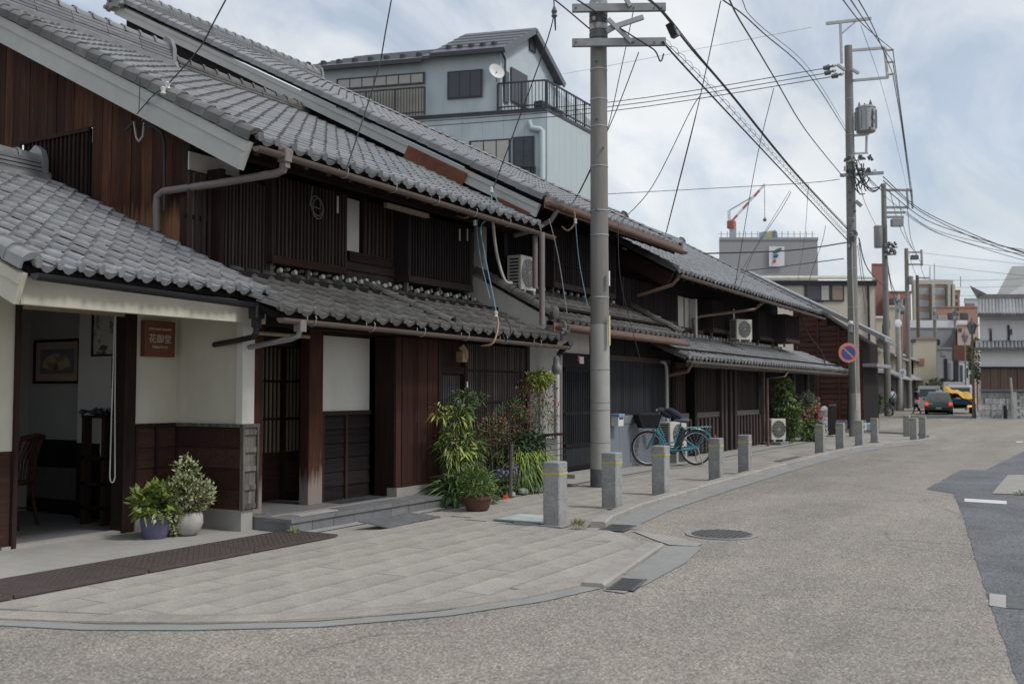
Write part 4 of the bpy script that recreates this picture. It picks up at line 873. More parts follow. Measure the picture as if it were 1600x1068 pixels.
def lbox(par, x0, x1, Y, Yw, z0, z1, pitch, m='wood_slat2', base='wood_purpleh', sh=.1):
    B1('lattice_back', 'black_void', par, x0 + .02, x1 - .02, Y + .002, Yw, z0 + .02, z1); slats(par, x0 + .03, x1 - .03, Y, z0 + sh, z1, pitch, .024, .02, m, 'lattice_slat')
    B1('lattice_sill', base, par, x0, x1, Y - .035, Yw, z0, z0 + sh)
    for x in (x0, x1 - .04): B1('lattice_stile', m, par, x, x + .04, Y - .03, Yw, z0 + sh, z1)
    for x in (x0 + .05, x1 - .1): B1('bracket', 'wood_worn', par, x, x + .05, Y + .02, Y + .07, z0 - .16, z0)
lbox(hc, 15.45, 18.1, 8.1, CY, 3.28, 4.35, .075)
for z in (3.7, 4.02): B1('lattice_rail', 'wood_blackh', hc, 15.5, 18.05, 8.06, 8.078, z, z + .02)
roof(hc, CX0, 19.05, 7.02, 2.53, .54, 1.34, 'tile_old', 130)
for i in range(19):
    me = MB().lathe([(.034, 0), (.034, .05)], (0, 0, 0), 10, Vector((0, -1, .2)).to_track_quat('Z', 'Y')).mesh('mortar_plug', 'plaster_white') if i == 0 else me
    inst('mortar_plug', me, Matrix.Translation((13.75 + i * .27, 8.26, 3.24)), hc)
MB().box(CX0, 19.05, 8.22, 8.4, 3.06, 3.19).build('ridge_bed', 'mortar', hc)
S2 = slope_frame(7.02, 2.53, .54)
inst('verge_wall', MB().box(CX0 - .06, CX0 + .06, .05, 1.66, -.30, .02).mesh('verge_wall', 'plaster_white'), S2, hc)
roll_line(hc, (CX0, 6.98, 2.60), (CX0, 8.35, 3.34), .11, 'tile_old', .36, 'roll_tile')
roll_line(hc, (CX1 - .12, 7.02, 2.62), (CX1 - .12, 8.3, 3.29), .085, 'tile_old', .3, 'roll_tile')
MB().lathe([(.10, 0), (.10, .06), (.06, .075)], (CX0, 6.98, 2.64), 12, Vector((0, -1, -.1)).to_track_quat('Z', 'Y')).build('roll_end', 'tile_old', hc, True)
half_gutter(hc, 13.45, 19.1, 6.95, 2.44, 2.40, .05, 'copper_red', 1.1); B1('fascia', 'copper_red', hc, 13.4, 19.1, 7.0, 7.02, 2.36, 2.50)
CW = 7.6
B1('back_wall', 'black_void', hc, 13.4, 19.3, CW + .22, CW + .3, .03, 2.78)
B1('wall', 'plaster_white', hc, 13.32, 16.0, CW + .05, CW + .2, 2.0, 2.75); B1('wall', 'plaster_grey', hc, 13.3, 14.45, CW - .1, CW + .1, .05, 2.35)
B1('soffit', 'wood_black', hc, CX0, 19.05, 7.3, 8.3, 2.76, 2.8)
a = PY(868, 600, CW).x; b = PY(926, 600, CW).x
B1('door_frame', 'wood_black', hc, a, b + .4, CW - .02, CW + .1, 1.86, 2.1); B1('door_jamb', 'wood_black', hc, a, a + .1, CW - .04, CW + .1, .05, 1.9)
dr = B1('lattice_door', 'wood_blackb', hc, a + .3, b + .5, CW, CW + .03, .1, 1.86) if mat('wood_blackb', (.02, .021, .024), (.035, .036, .04), 3, V, .6, .3, rand=.2) else None
for z in (.12, .5, 1.05, 1.8): MB().box(a + .3, b + .5, CW - .015, CW - .001, z, z + .06).build('door_rail', 'wood_blackh', dr)
slats(hc, a + .34, b + .45, CW - .002, .56, 1.82, .07, .03, .018, 'wood_blackb', 'door_slat')
B1('door_side', 'black_void', hc, a + .1, a + .3, CW + .03, CW + .06, .05, 1.86)
MB().box(a + .1, b + .4, CW - .3, CW + .05, .02, .09).build('step', 'concrete', hc)
B1('poster', 'white_paint', hc, PY(907, 553, CW).x - .1, PY(907, 553, CW).x + .06, CW - .035, CW - .022, 1.93, 2.05); B1('poster', 'petal_red', hc, PY(907, 553, CW).x - .16, PY(907, 553, CW).x - .08, CW - .03, CW - .0215, 1.97, 2.07)
a = PY(950, 650, CW).x - .35; b = PY(1048, 650, CW).x
B1('wall', 'wood_blackb', hc, a, b, CW + .03, CW + .12, .05, 2.5); boards_v(hc, a, b, CW + .03, 1.0, 2.02, .11, 'wood_blackb', .012, 'cladding_board', .008)
boards_v(hc, a, b, CW + .03, 2.12, 2.45, 1.05, 'wood_black', .012, 'upper_panel', .03); B1('wall_rail', 'wood_purpleh', hc, a, b, CW - .02, CW + .03, 2.02, 2.12)
B1('lower_rail', 'metal_blue', hc, a, b, CW - .0, CW + .03, .84, 1.0)
boards_v(hc, a, b, CW + .03, .10, .84, .85, 'metal_blue', .02, 'metal_panel', .01); B1('wall_base', 'metal_blue', hc, a, b, CW - .02, CW + .03, .03, .10)

# ============================================================ the long low house with lattice front
hd = thing('long_lattice_house', 'long low townhouse with lattice front and two long tiled roofs, farther along', 'house', (26, 8.2, .02))
roof(hd, 19.0, 31.6, 7.12, 3.90, .55, 4.95, 'tile_silver', 200)
ridge(hd, 19.0, 27.6, 12.05, 6.55, 'tile_old', 4, .34); ridge(hd, 27.8, 32.4, 12.0, 6.5, 'tile_grey', 2, .3)
verge(hd, 19.0, -1, 7.12, 3.90, .55, 4.9, 'tile_old', 'wood_dark', .3, .05, 0, .1); verge(hd, 31.6, 1, 7.12, 3.90, .55, 4.9, 'tile_grey', None)
half_gutter(hd, 18.95, 31.7, 7.05, 3.80, 3.74, .055, 'copper', 1.6)
rafters(hd, 19.2, 31.4, 7.12, 3.9, .55, 1.5, .5, 'wood_dark', .06, .08, .12)
DW = 8.4
B1('wall', 'wood_black', hd, 19.1, 31.3, DW, DW + .15, 2.5, 4.3)
B1('gable_wall', 'wood_black', hd, 31.2, 31.3, DW, 12, 2.0, 4.4)
def dz(x0, x1, y0, y1, Y=DW - .03): return RY(x0, x1, y0, y1, Y)
for (x0, x1) in ((955, 1043), (1098, 1131), (1172, 1199), (1228, 1250)):
    a, b, c, e = dz(x0, x1, 440, 500, DW - .03 if x0 < 1200 else 7.75); lbox(hd, a, b, 8.14 if x0 < 1200 else 7.8, DW, 2.95, 3.78, .085)
for (x0, x1, m) in ((1046, 1068, 'plaster_white'), (1070, 1080, 'plaster_white'), (1133, 1138, 'plaster_white'), (1141, 1148, 'plaster_white'), (1199, 1203, 'plaster_white')):
    a, b, c, e = dz(x0, x1, 450, 500); B1('plaster_panel', m, hd, a, b, DW - .03, DW - .001, 3.0, 3.72)
a = PY(1082, 480, DW - .1).x; B1('white_post', 'plaster_white', hd, a - .05, a + .06, DW - .2, DW - .04, 2.75, 3.7)
for (x0, x1) in ((1046, 1095), (1132, 1170)): a, b, c, e = dz(x0, x1, 450, 500); B1('sill_board', 'wood_purpleh', hd, a, b, DW - .1, DW, 2.86, 2.98)
roof(hd, 18.85, 34.4, 6.86, 2.13, .43, 1.55, 'tile_silver', 180)
me = MB().box(-.03, .03, -.06, 0, 0, .10).mesh('mortar_plug', 'plaster_white')
for i in range(42): inst('mortar_plug', me, Matrix.Translation((20.0 + i * .27, 8.28, 2.75)), hd)
verge(hd, 18.85, -1, 6.86, 2.13, .43, 1.5, 'tile_old', None)
half_gutter(hd, 18.8, 34.5, 6.79, 2.05, 2.02, .05, 'copper', 2.0); B1('fascia', 'wood_worn', hd, 18.85, 34.4, 6.86, 6.89, 1.95, 2.07)
MB().tube([(18.9, 6.8, 2.0), (18.95, 6.9, 1.85), (19.0, 7.3, 1.78)], .035, 8).build('downpipe', 'copper_red', hd, True); MB().tube([(18.98, 7.07, 3.75), (18.95, 7.2, 3.6), (18.8, 7.9, 3.4)], .035, 8).build('downpipe', 'copper_red', hd, True)
p = PY(1195, 470, 7.05); MB().tube([(p.x, 7.07, 3.74), (p.x - .05, 7.3, 3.55), (p.x - 1.6, 8.2, 3.3), (p.x - 2.0, 8.25, 3.2), (p.x - 2.0, 8.2, 2.75)], .035, 8).build('downpipe', 'copper_red', hd, True)
p = PG(1229, 697, .03); MB().tube([(p.x + .1, 6.8, 2.0), (p.x + .0, 6.85, 1.85), (p.x - .08, 7.3, 1.8), (p.x - .08, 7.3, .03)], .035, 8).build('downpipe', 'copper_red', hd, True)
B1('soffit', 'wood_black', hd, 18.9, 34.3, 7.1, 8.35, 2.30, 2.33)
LW = 7.66
B1('wall', 'wood_black', hd, 19.3, 29.2, LW + .1, LW + .2, .03, 2.4); B1('end_wall', 'wood_blackh', hd, 29.1, 29.2, LW, 9, .03, 2.4)
for k, (x0, x1) in enumerate(((1056, 1072), (1085, 1120), (1149, 1182))):
    a, b, c, e = RY(x0, x1, 575, 645, LW); B1('lattice_back', 'wood_purple', hd, a, b, LW + .05, LW + .09, .1, 2.05)
    slats(hd, a, b, LW + .03, .98, 1.98, .10, .035, .025, 'wood_purple', 'lattice_slat'); B1('lattice_rail', 'wood_weath', hd, a - .05, b + .05, LW - .05, LW + .05, .86, .98); B1('lattice_rail', 'wood_purpleh', hd, a - .05, b + .05, LW - .02, LW + .05, 1.98, 2.08)
    slats(hd, a - .05, b + .3, LW, .08, .85, .26, .13, .05, 'wood_purple', 'batten')
for px in (1081, 1123, 1129, 1137, 1144): a = PY(px, 640, LW).x; B1('post', 'wood_purple' if px > 1082 else 'wood_black', hd, a - .08, a + .08, LW - .10, LW + .1, .03, 2.2)
a = PY(1187, 640, LW + .1).x; boards_h(hd, a, 29.1, LW + .1, .05, 2.1, 8, 'wood_blackh', .02); B1('corner_post', 'wood_worn', hd, a - .1, a, LW - .05, LW + .1, .03, 2.2)
# dark board fence past the planting
fe = thing('board_fence', 'dark upright board fence behind the flowers at the end of the long house', 'fence', (32, 7.9, 0))
boards_v(fe, 29.3, 34.2, 8.0, .05, 2.3, .2, 'wood_black', .03, 'fence_board', .012)
for x in (31.2, 33.0): B1('fence_post', 'wood_weath', fe, x, x + .1, 7.88, 7.96, .03, 2.2)
# ============================================================ poles
def concrete_pole(base, z1, r0, r1, label, bands=(), name='utility_pole', m='conc_pole', steps=True, nseg=20):
    t = thing(name, label, 'utility pole', base); x, y, z = base
    n = 16; MB().tube([(x, y, z - .1 + (z1 - z + .1) * i / n) for i in range(n + 1)], [r0 + (r1 - r0) * i / n for i in range(n + 1)], nseg).build('shaft', m, t, True)
    rr = lambda h: r0 + (r1 - r0) * (h - z) / (z1 - z)
    for h in bands: MB().lathe([(rr(h) + .001, -.012), (rr(h) + .006, -.008), (rr(h) + .006, .008), (rr(h) + .001, .012)], (x, y, h), nseg).build('band', 'metal_galv', t, True)
    t['r'] = 0; return t, rr
P1 = Vector((13.69, 6.37, .02)); d1 = (P1 - CAM).dot(_F)
zz = lambda py, px=936: PD(px, py, d1).z
pole1, r1f = concrete_pole(P1, 12.5, .149, .108, 'nearest thick grey concrete utility pole on the pavement beside the bicycle', [zz(v) for v in (69, 110, 157, 199, 261, 330, 368, 465)])
zs0, zs1 = zz(752), zz(507)
MB().tube([(P1.x, P1.y, zs0 + (zs1 - zs0) * i / 8) for i in range(9)], [r1f(zs0 + (zs1 - zs0) * i / 8) + .004 for i in range(9)], 24, False).build('sheath', 'conc_pale', pole1, True)
for v in (577, 628, 640, 690): MB().lathe([(r1f(zz(v)) + .005, -.006), (r1f(zz(v)) + .012, 0), (r1f(zz(v)) + .005, .006)], (P1.x, P1.y, zz(v)), 20).build('strap', 'metal_grey', pole1, True)
MB().lathe([(.155, 0), (.155, .28), (.15, .3)], (P1.x, P1.y, 0.0), 20).build('foot_band', 'iron_dark', pole1, True)
for v, s in ((100, -.05), (190, -.05), (235, .05), (330, -.06)):
    q = P1 + _F * -r1f(zz(v)) + _R * s; MB().tube([(q.x, q.y, zz(v)), (q.x - .05, q.y - .03, zz(v))], .014, 8).build('step_bolt', 'iron_dark', pole1)
q = P1 - _F * .15 + _R * .13
MB().beam((q.x, q.y, zz(540)), (q.x, q.y, zz(494)), .05, .012, (0, 1, 0)).build('yellow_tag', mat('tag_yellow', (.55, .46, .24), (.5, .42, .22)), pole1); MB().beam((q.x, q.y, zz(448)), (q.x, q.y, zz(425)), .045, .012, (0, 1, 0)).build('white_tag', 'white_paint', pole1)
def onp1(px, py, d=0.): return PD(px, py, d1 + d)
ARM = -.2
for py in (12.5, 66.5):
    a, b = onp1(894, py + .8, ARM), onp1(1040, py - 1, ARM); ar = MB().beam(a, b, .075, .115).build('crossarm', 'metal_grey', pole1)
    for px in (900, 990, 1022, 1034): q = onp1(px, py, ARM - .04); MB().tube([q, q - _F * .02], .012, 8).build('bolt', 'iron_dark', ar)
MB().beam(onp1(985, 10, ARM - .06), onp1(942, -60, ARM - .06), .045, .06).build('brace', 'metal_galv', pole1); MB().beam(onp1(950, 30, ARM - .06), onp1(987, 66, ARM - .06), .045, .06).build('brace', 'metal_galv', pole1)
MB().beam(onp1(948, 46, ARM), onp1(1005, 27, ARM), .06, .07).beam(onp1(948, 50, ARM), onp1(965, 40, ARM), .05, .06).build('bracket_arm', 'metal_galv', pole1)
for v, c in ((8, 'metal_galv'), (22, 'iron_dark'), (34, 'iron_dark'), (44, 'metal_galv'), (57, 'iron_dark')):
    z = zz(v); MB().lathe([(r1f(z) + .004, -.05), (r1f(z) + .016, -.045), (r1f(z) + .016, .045), (r1f(z) + .004, .05)], (P1.x, P1.y, z), 20).build('clamp', c, pole1, True)
for i in range(7):
    q = onp1(924 + R_.uniform(0, 22), R_.uniform(5, 42), -.16); MB().cbox(q.x - .025, q.x + .025, q.y - .02, q.y + .02, q.z - .03, q.z + .03, .006).build('terminal', R_.choice(['metal_galv', 'iron_dark', 'porcelain']), pole1)
for a, b in (((925, 4), (930, 38)), ((926, 24), (932, 46))): 
    p, q = onp1(*a, -.17), onp1(*b, -.17); MB().tube([p, (p + q) / 2 - _R * .03, q], .007, 5).build('jumper', 'rust', pole1)
bx = onp1(1052, 48, .6); 
cl = thing('splice_box', 'black cable splice box hanging on the wires right of the near pole', 'splice box', bx)
MB().beam(onp1(1046, 38, .6), onp1(1055, 58, .6), .10, .16, (1, 0, 0)).build('case', 'metal_black', cl); MB().beam(onp1(1053, 41, .58), onp1(1059, 56, .58), .05, .13, (1, 0, 0)).build('lid', 'metal_grey', cl)

P2 = PD(1336, 680, 32.4); P2.z = .02; d2 = 32.4
z2 = lambda py, px=1330: PD(px, py, d2).z
pole2, r2f = concrete_pole(P2, z2(72), .185, .125, 'second concrete pole with round no parking sign and transformer', [z2(v) for v in (155, 211, 286, 342, 420, 480, 540)])
MB().lathe([(r2f(z2(640)) + .006, 0), (r2f(z2(610)) + .006, z2(610) - .1)], (P2.x, P2.y, .02), 20).build('sheath', 'conc_pale', pole2, True)
def on2(px, py, d=0.): return PD(px, py, d2 + d)
# transformer
c = on2(1353, 207, 0); zt, zb = z2(168), z2(207); cx, cy = c.x, c.y
tr = MB().lathe([(.28, zb), (.31, zb + .03), (.31, zt - .06), (.33, zt - .05), (.33, zt - .02), (.27, zt + .03), (.05, zt + .05)], (cx, cy, 0), 20).build('transformer', 'metal_galv', pole2, True)
for k in range(10):
    a = k * 2 * PI / 10; inst('cooling_fin', MB().box(-.015, .015, .29, .36, zb + .1, zt - .12).mesh('cooling_fin', 'metal_galv'), Matrix.Translation((cx, cy, 0)) @ Matrix.Rotation(a, 4, 'Z'), tr)
for k in range(4):
    a = k * 1.2 + 4.2; x, y = cx + .2 * math.cos(a), cy + .2 * math.sin(a)
    MB().lathe([(.03, 0), (.05, .04), (.03, .06), (.05, .1), (.03, .12), (.02, .2)], (x, y, zt), 8).build('bushing', 'iron_dark', tr, True)
for k in range(5): q = on2(1360 + R_.uniform(-2, 6), 180 + k * 6, -.3); MB().tube([q, q + Vector((0, 0, .12))], .035, 7).build('fuse', 'iron_dark', tr)
MB().beam(on2(1330, 212), on2(1357, 210), .07, .07).beam(on2(1354, 213), on2(1353.5, 240), .06, .06).beam(on2(1335, 240), on2(1356, 239), .06, .05).build('transformer_arm', 'metal_galv', pole2)
# arms
MB().beam(on2(1291, 37), on2(1361, 29), .08, .09).beam(on2(1313, 36), on2(1315, 99), .07, .07).beam(on2(1316, 52), on2(1337, 34), .05, .05).build('top_bracket', 'metal_galv', pole2)
MB().beam(on2(1330, 79), on2(1382, 75), .07, .08).beam(on2(1333, 126), on2(1388, 121), .07, .08).beam(on2(1382, 75), on2(1387, 122), .07, .07).build('side_bracket', 'metal_galv', pole2)
for py in (78, 97, 116): MB().tube([on2(1385, py), on2(1396, py - .5)], .05, 8).build('insulator', 'porcelain', pole2)
MB().beam(on2(1308, 101, -.2), on2(1320, 110, -.2), .08, .08).beam(on2(1330, 108, -.2), on2(1342, 115, -.2), .08, .08).build('short_arm', 'metal_galv', pole2)
for (a, b) in (((1306, 102), (1287, 107)), ((1306, 110), (1289, 115)), ((1318, 115), (1300, 120))):
    p, q = on2(*a, -.2), on2(*b, -.2); MB().tube([p, p.lerp(q, .5), p.lerp(q, .55), q], [.03, .04, .09, .07], 8).build('dead_end', 'iron_dark', pole2)
    MB().tube([p.lerp(q, .1), p.lerp(q, .25)], .06, 8).build('insulator', 'porcelain', pole2)
MB().beam(on2(1313, 274, -.2), on2(1380, 270, -.2), .09, .10).build('crossarm', 'metal_grey', pole2); MB().beam(on2(1338, 291, -.2), on2(1352, 275, -.2), .06, .06).build('brace', 'metal_grey', pole2)
MB().beam(on2(1322, 252, -.2), on2(1350, 248, -.2), .06, .06).build('crossarm', 'metal_galv', pole2)
for i in range(26):
    q = on2(1320 + (i % 13) * 3.6, (249 if i < 13 else 268) + R_.uniform(-3, 3), R_.uniform(-.3, -.15)); MB().tube([q, q + Vector((R_.uniform(-.1, .1), R_.uniform(-.1, .1), R_.uniform(.05, .16)))], R_.uniform(.03, .055), 7).build('clamp', R_.choice(['iron_dark', 'metal_grey', 'iron_dark', 'porcelain']), pole2)
for i in range(9):
    a, b = on2(R_.uniform(1322, 1350), R_.uniform(250, 275), -.3), on2(R_.uniform(1335, 1378), R_.uniform(272, 304), -.3)
    MB().tube(sag(a, b, R_.uniform(.15, .6), 8), .02, 5).build('jumper', 'cable', pole2)
MB().beam(on2(1337, 314, -.25), on2(1346, 322, -.3), .14, .10).build('street_light', 'metal_grey', pole2)
for v in (288, 300, 312, 330, 345, 352, 360, 375): q = on2(1331 + R_.uniform(-5, 5), v, -.13); MB().tube([q, q - _F * .06], .03, 7).build('step_bolt', 'iron_dark', pole2)
for i in range(10):
    q = on2(1325 + R_.uniform(0, 13), R_.uniform(355, 385), -.16); MB().cbox(q.x - .05, q.x + .05, q.y - .04, q.y + .04, q.z - .06, q.z + .06, .01).build('clamp', R_.choice(['iron_dark', 'metal_galv']), pole2)
MB().tube([on2(1338, 640, -.24), on2(1336, 560, -.24), on2(1332, 430, -.2), on2(1331, 380, -.2)], .018, 6).build('riser_cable', 'cable_white', pole2); MB().tube([on2(1326.5, 670, -.22), on2(1326.5, 610, -.22)], .05, 8).build('riser_guard', 'metal_black', pole2)
# security camera on the pole
q = on2(1329, 505, -.25); cm = thing('security_camera', 'small white dome security camera on the second pole above its sign', 'camera', q)
MB().lathe([(.0, .09), (.05, .08), (.085, .03), (.085, -.02), (.06, -.05)], (q.x, q.y, q.z), 12).build('dome', 'white_paint', cm, True); MB().beam((q.x, q.y, q.z - .03), on2(1336, 513, -.15), .04, .04).build('bracket', 'iron_dark', cm); MB().cbox(q.x - .02, q.x + .12, q.y - .05, q.y + .05, q.z - .28, q.z - .08, .01).build('junction_box', 'metal_galv', cm)
# no parking sign
q = on2(1325.5, 551, -.32); sg = thing('no_parking_sign', 'round blue no parking sign with red ring on the second pole', 'road sign', q)
Rf = Matrix.Translation(q) @ (-_F).to_track_quat('Z', 'Y').to_matrix().to_4x4()
mat('sign_red', (.62, .20, .13), (.56, .17, .11), 4); mat('sign_blue', (.035, .085, .27), (.03, .075, .24), 4)
for r, z, m, n in ((.315, 0, 'white_paint', 'backing'), (.308, .006, 'sign_red', 'ring'), (.225, .011, 'sign_blue', 'disc')): inst(n, MB().lathe([(r, -.004), (r, .004)], (0, 0, z), 32).mesh(n, m), Rf, sg)
k = .225 / math.sqrt(2); inst('slash', MB().beam((-k, k, .0165), (k, -k, .0165), .05, .003, (0, 0, 1)).mesh('slash', 'sign_red'), Rf, sg); MB().beam(q + _F * .0, q + _F * .2, .05, .05).build('clamp', 'metal_galv', sg)

# poles farther along the street
def far_pole(px, ytop, ybase, D, r, label, arms=(), m='conc_pole', trs=()):
    b = PD(px + (ybase - ytop) * (px - 800) / 30600, ybase, D); b.z = 0; top = PD(px, ytop, D).z
    t, rf = concrete_pole(b, top, r, r * .72, label, [], m=m, nseg=12)
    for (x0, x1, y) in arms: MB().beam(PD(x0, y, D), PD(x1, y, D), .12, .14).build('crossarm', 'metal_grey', t)
    for (x0, x1, y0, y1) in trs:
        c = PD((x0 + x1) / 2, y1, D - .3); rr_ = (x1 - x0) / 2 * D / FPX; h = (y1 - y0) * D / FPX
        MB().lathe([(rr_ * .9, 0), (rr_, .05), (rr_, h - .1), (rr_ * 1.1, h - .08), (rr_ * .8, h)], c, 14).build('transformer', 'metal_grey', t, True)
    return t
fp3 = far_pole(1380.5, 287, 650, 61, .21, 'third concrete pole with grey cylinder transformers behind the second one', ((1384, 1425, 297), (1385, 1420, 324), (1384, 1414, 332), (1384, 1412, 339), (1417.5, 1418.5, 296)), trs=((1366, 1379, 352, 387),))
MB().beam(PD(1417, 297, 61), PD(1419, 326, 61), .1, .1).beam(PD(1424, 298, 61), PD(1426, 326, 61), .1, .1).build('side_bracket', 'metal_grey', fp3); MB().beam(PD(1393, 348, 60.6), PD(1410, 348, 60.6), .4, .45).build('switch_box', 'metal_grey', fp3)
fp4 = far_pole(1416, 388, 640, 90, .24, 'fourth concrete pole down the street with square arm frame', ((1418, 1440, 394), (1418, 1440, 413)), trs=((1420, 1427, 431, 444),)); MB().beam(PD(1439.5, 390, 90), PD(1440.5, 415, 90), .15, .15).build('side_bracket', 'metal_grey', fp4); MB().beam(PD(1424, 402, 89.7), PD(1434, 402, 89.7), .4, .4).build('switch_box', 'iron_dark', fp4)
fp5 = far_pole(1433, 430, 638, 108, .23, 'slim brown pole down the street in front of the tower block', ((1434, 1452, 434),), m='bark')
for px, yt, yb, D, r, m, l in ((1402, 460, 640, 78, .26, 'conc_pale', 'pale concrete pole carrying the small blue sign'), (1407, 480, 640, 80, .11, 'bark', 'thin dark brown pole beside the pale sign pole'), (1460, 480, 632, 105, .22, 'conc_pole', 'grey pole above the taxi roof down the street'), (1491, 482, 632, 120, .24, 'conc_pole', 'farthest grey pole left of the brown steel panel'), (1354, 505, 655, 57, .10, 'bark', 'thin brown post just right of the second pole'), (1362, 505, 655, 60, .2, 'conc_pale', 'pale pole behind the thin brown post')):
    t = far_pole(px, yt, yb, D, r, l, m=m)
    for i in range(5): q = PD(px + R_.uniform(-3, 6), yt + R_.uniform(0, 22), D - .3); MB().cbox(q.x - .15, q.x + .15, q.y - .15, q.y + .15, q.z - .18, q.z + .18, .03).build('switch_box' if i % 2 else 'clamp', R_.choice(['metal_grey', 'iron_dark', 'metal_galv']), t)
MB().beam(PD(1382, 388, 60.6), PD(1402, 386, 60.6), .1, .1).beam(PD(1382, 398, 60.6), PD(1400, 397, 60.6), .1, .1).build('crossarm', 'metal_grey', fp3)
for i in range(16): q = PD(1384 + (i % 8) * 2.3, (385 if i < 8 else 395) + R_.uniform(-3, 2), 60.5); MB().tube([q, q + Vector((.1, .1, R_.uniform(.1, .25)))], R_.uniform(.05, .09), 6).build('clamp', 'iron_dark', fp3)
# wires -------------------------------------------------------
NW = [0]
def wire(pts, r, label, m='cable', s=0., group=None):
    P = [p if isinstance(p, Vector) else PD(*p) for p in pts]
    if not isinstance(pts[0], Vector) and pts[0][1] < 0: e_ = (P[0] - P[1]).normalized(); P.insert(0, P[0] + e_ * 6)      # runs on to poles behind the camera
    if len(P) == 2: P = sag(P[0], P[1], s, 16)
    else:                                           # smooth through the given points
        Q = []
        for i in range(len(P) - 1):
            p0, p1, p2, p3 = P[max(i - 1, 0)], P[i], P[i + 1], P[min(i + 2, len(P) - 1)]
            for k in range(6):
                t = k / 6; Q.append(.5 * ((2 * p1) + (p2 - p0) * t + (2 * p0 - 5 * p1 + 4 * p2 - p3) * t * t + (3 * p1 - p0 - 3 * p2 + p3) * t ** 3))
        P = Q + [P[-1]]
    o = MB().tube(P, r, 5, False).build('overhead_cable', m, None, True); tag(o, label, 'cable', group); return P
a1 = wire([(1036, 66, d1 - .3), (1120, 158, 17.6), (1325, 376, d2 - .3)], .016, 'lowest thick black cable from the near pole down to the second pole')
def spiral(P, rad, pitch, r, label, m='cable_grey'):
    out = []; L = 0; prev = P[0]
    D_ = [0]
    for a, b in zip(P, P[1:]): D_.append(D_[-1] + (b - a).length)
    n = int(D_[-1] / pitch * 7); j = 0
    for i in range(n):
        s = D_[-1] * i / n
        while D_[j + 1] < s: j += 1
        p = P[j].lerp(P[j + 1], (s - D_[j]) / max(1e-6, D_[j + 1] - D_[j])); a = 2 * PI * i / 7
        out.append(p + Vector((0, 0, rad * math.cos(a))) + _R * rad * math.sin(a))
    tag(MB().tube(out, r, 4, False).build('overhead_cable', m), label, 'cable')
s1 = wire([(1040, 67, d1 - .2), (1090, 115, 16.5), (1160, 190, 19), (1322, 366, d2 - .3)], .006, 'thin messenger wire just above the lowest black cable', 'cable_grey'); spiral(s1, .055, .42, .004, 'open spiral hanger wound along the messenger wire')
wire([(1000, -12, 13), (1034, 18, d1 - .2), (1082, 78, 16.8), (1140, 145, 19), (1240, 268, 25), (1324, 358, d2 - .2)], .019, 'thick paired cable above the spiral hanger towards the second pole')
wire([(1006, -10, 13), (1042, 24, d1 - .1), (1090, 84, 16.8), (1146, 150, 19), (1244, 270, 25), (1324, 355, d2 - .2)], .009, 'thinner cable lashed beside the thick paired cable')
wire([(890, -8, 13.5), (945, 28, d1 - .3), (975, 48, d1 - .3), (1010, 70, d1 - .3), (1024, 80, d1 - .3), (1032, 96, d1 - .3), (1037, 84, d1 - .25)], .012, 'black jumper cable crossing before the near pole and looping below its arm')
wire([(845, -14, 13.2), (872, 4, 14), (921, 45, d1 - .2)], .011, 'guy wire running from the upper left to the near pole clamp')
wire([(1118, -8, 13), (1160, 22, 15), (1193, 52, 17), (1265, 118, 23), (1322, 206, d2)], .011, 'twisted cable meeting the second pole beside its transformer')
wire([(1136, -8, 13), (1152, 25, 15), (1178, 68, 17), (1212, 125, 20), (1260, 205, 25), (1318, 277, d2 - .2)], .013, 'twisted cable meeting the second pole at its middle crossarm')
wire([(1155, -8, 13), (1182, 35, 15.5), (1265, 108, 24), (1322, 200, d2)], .006, 'thin wire lashed along the cable to the transformer')
for k, (x, y, l) in enumerate(((1311, 78, 'left'), (1324, 97, 'middle'), (1337, 116, 'right'))): wire([(x, -8, 16), (1350 + k * 8, 40 + k * 3, 24), (1395, y, d2)], .012, f'{l} one of three power lines dropping from the top edge to the second pole')
for k, (y, l) in enumerate(((107, 'top'), (115, 'middle'), (120, 'bottom'))): wire([(1288 + (12 if k == 2 else 0), y, d2 - .2), (950, 160 + 7 * k, 35), (600, 186 + 8 * k, 38)], .015, f'{l} line of three running left from the second pole to the blue house')
wire([(1268, 43, d2), (950, 103, 36), (850, 121, 38)], .006, 'faint thin wire running left from the top bracket of the second pole', 'cable_grey'); wire([(1312, 280, d2), (1240, 287, 33), (950, 303, 33)], .011, 'single thin line left from the middle arm of the second pole')
wire([(1322, 379, d2 - .2), (1235, 391, 30), (1100, 396, 28)], .022, 'dark cable from the second pole to the left over the grey hall'); wire([(1318, 404, d2 - .2), (1240, 414, 30), (1165, 423, 27)], .016, 'lower dark cable from the second pole to the long house roof')
for k in range(3): wire([(1395, 78 + 19 * k, d2), (1410, 190 + 8 * k, 44), (1425, 300 + 10 * k, 60.5)], .016, ['outer', 'middle', 'inner'][k] + ' power line falling from the second to the third pole')
wire([(1345, 40, d2 - 5), (1385, 160, 40), (1418, 298, 60)], .008, 'faint thin wire beside the power lines between second and third pole', 'cable_grey')
for k, (y0, y1, dd) in enumerate(((276, 399, 0), (282, 404, 0), (292, 396, 0), (305, 409, 1), (330, 389, 1), (335, 396, 1))):
    wire([(1380 if k < 4 else 1415, y0, d2 + 8 if k < 3 else 60), (1440 + 4 * k, y0 + 52 - (k > 3) * 25, 55), (1540, (y0 + 3 * y1) / 4 + 6, 50), (1625, y1 + 4, 46)], .022 if k < 3 else .014, ['topmost thick', 'second thick', 'third thick', 'fourth thinner', 'fifth thinner', 'lowest thinner'][k] + ' cable sweeping right from the third pole to the picture edge')
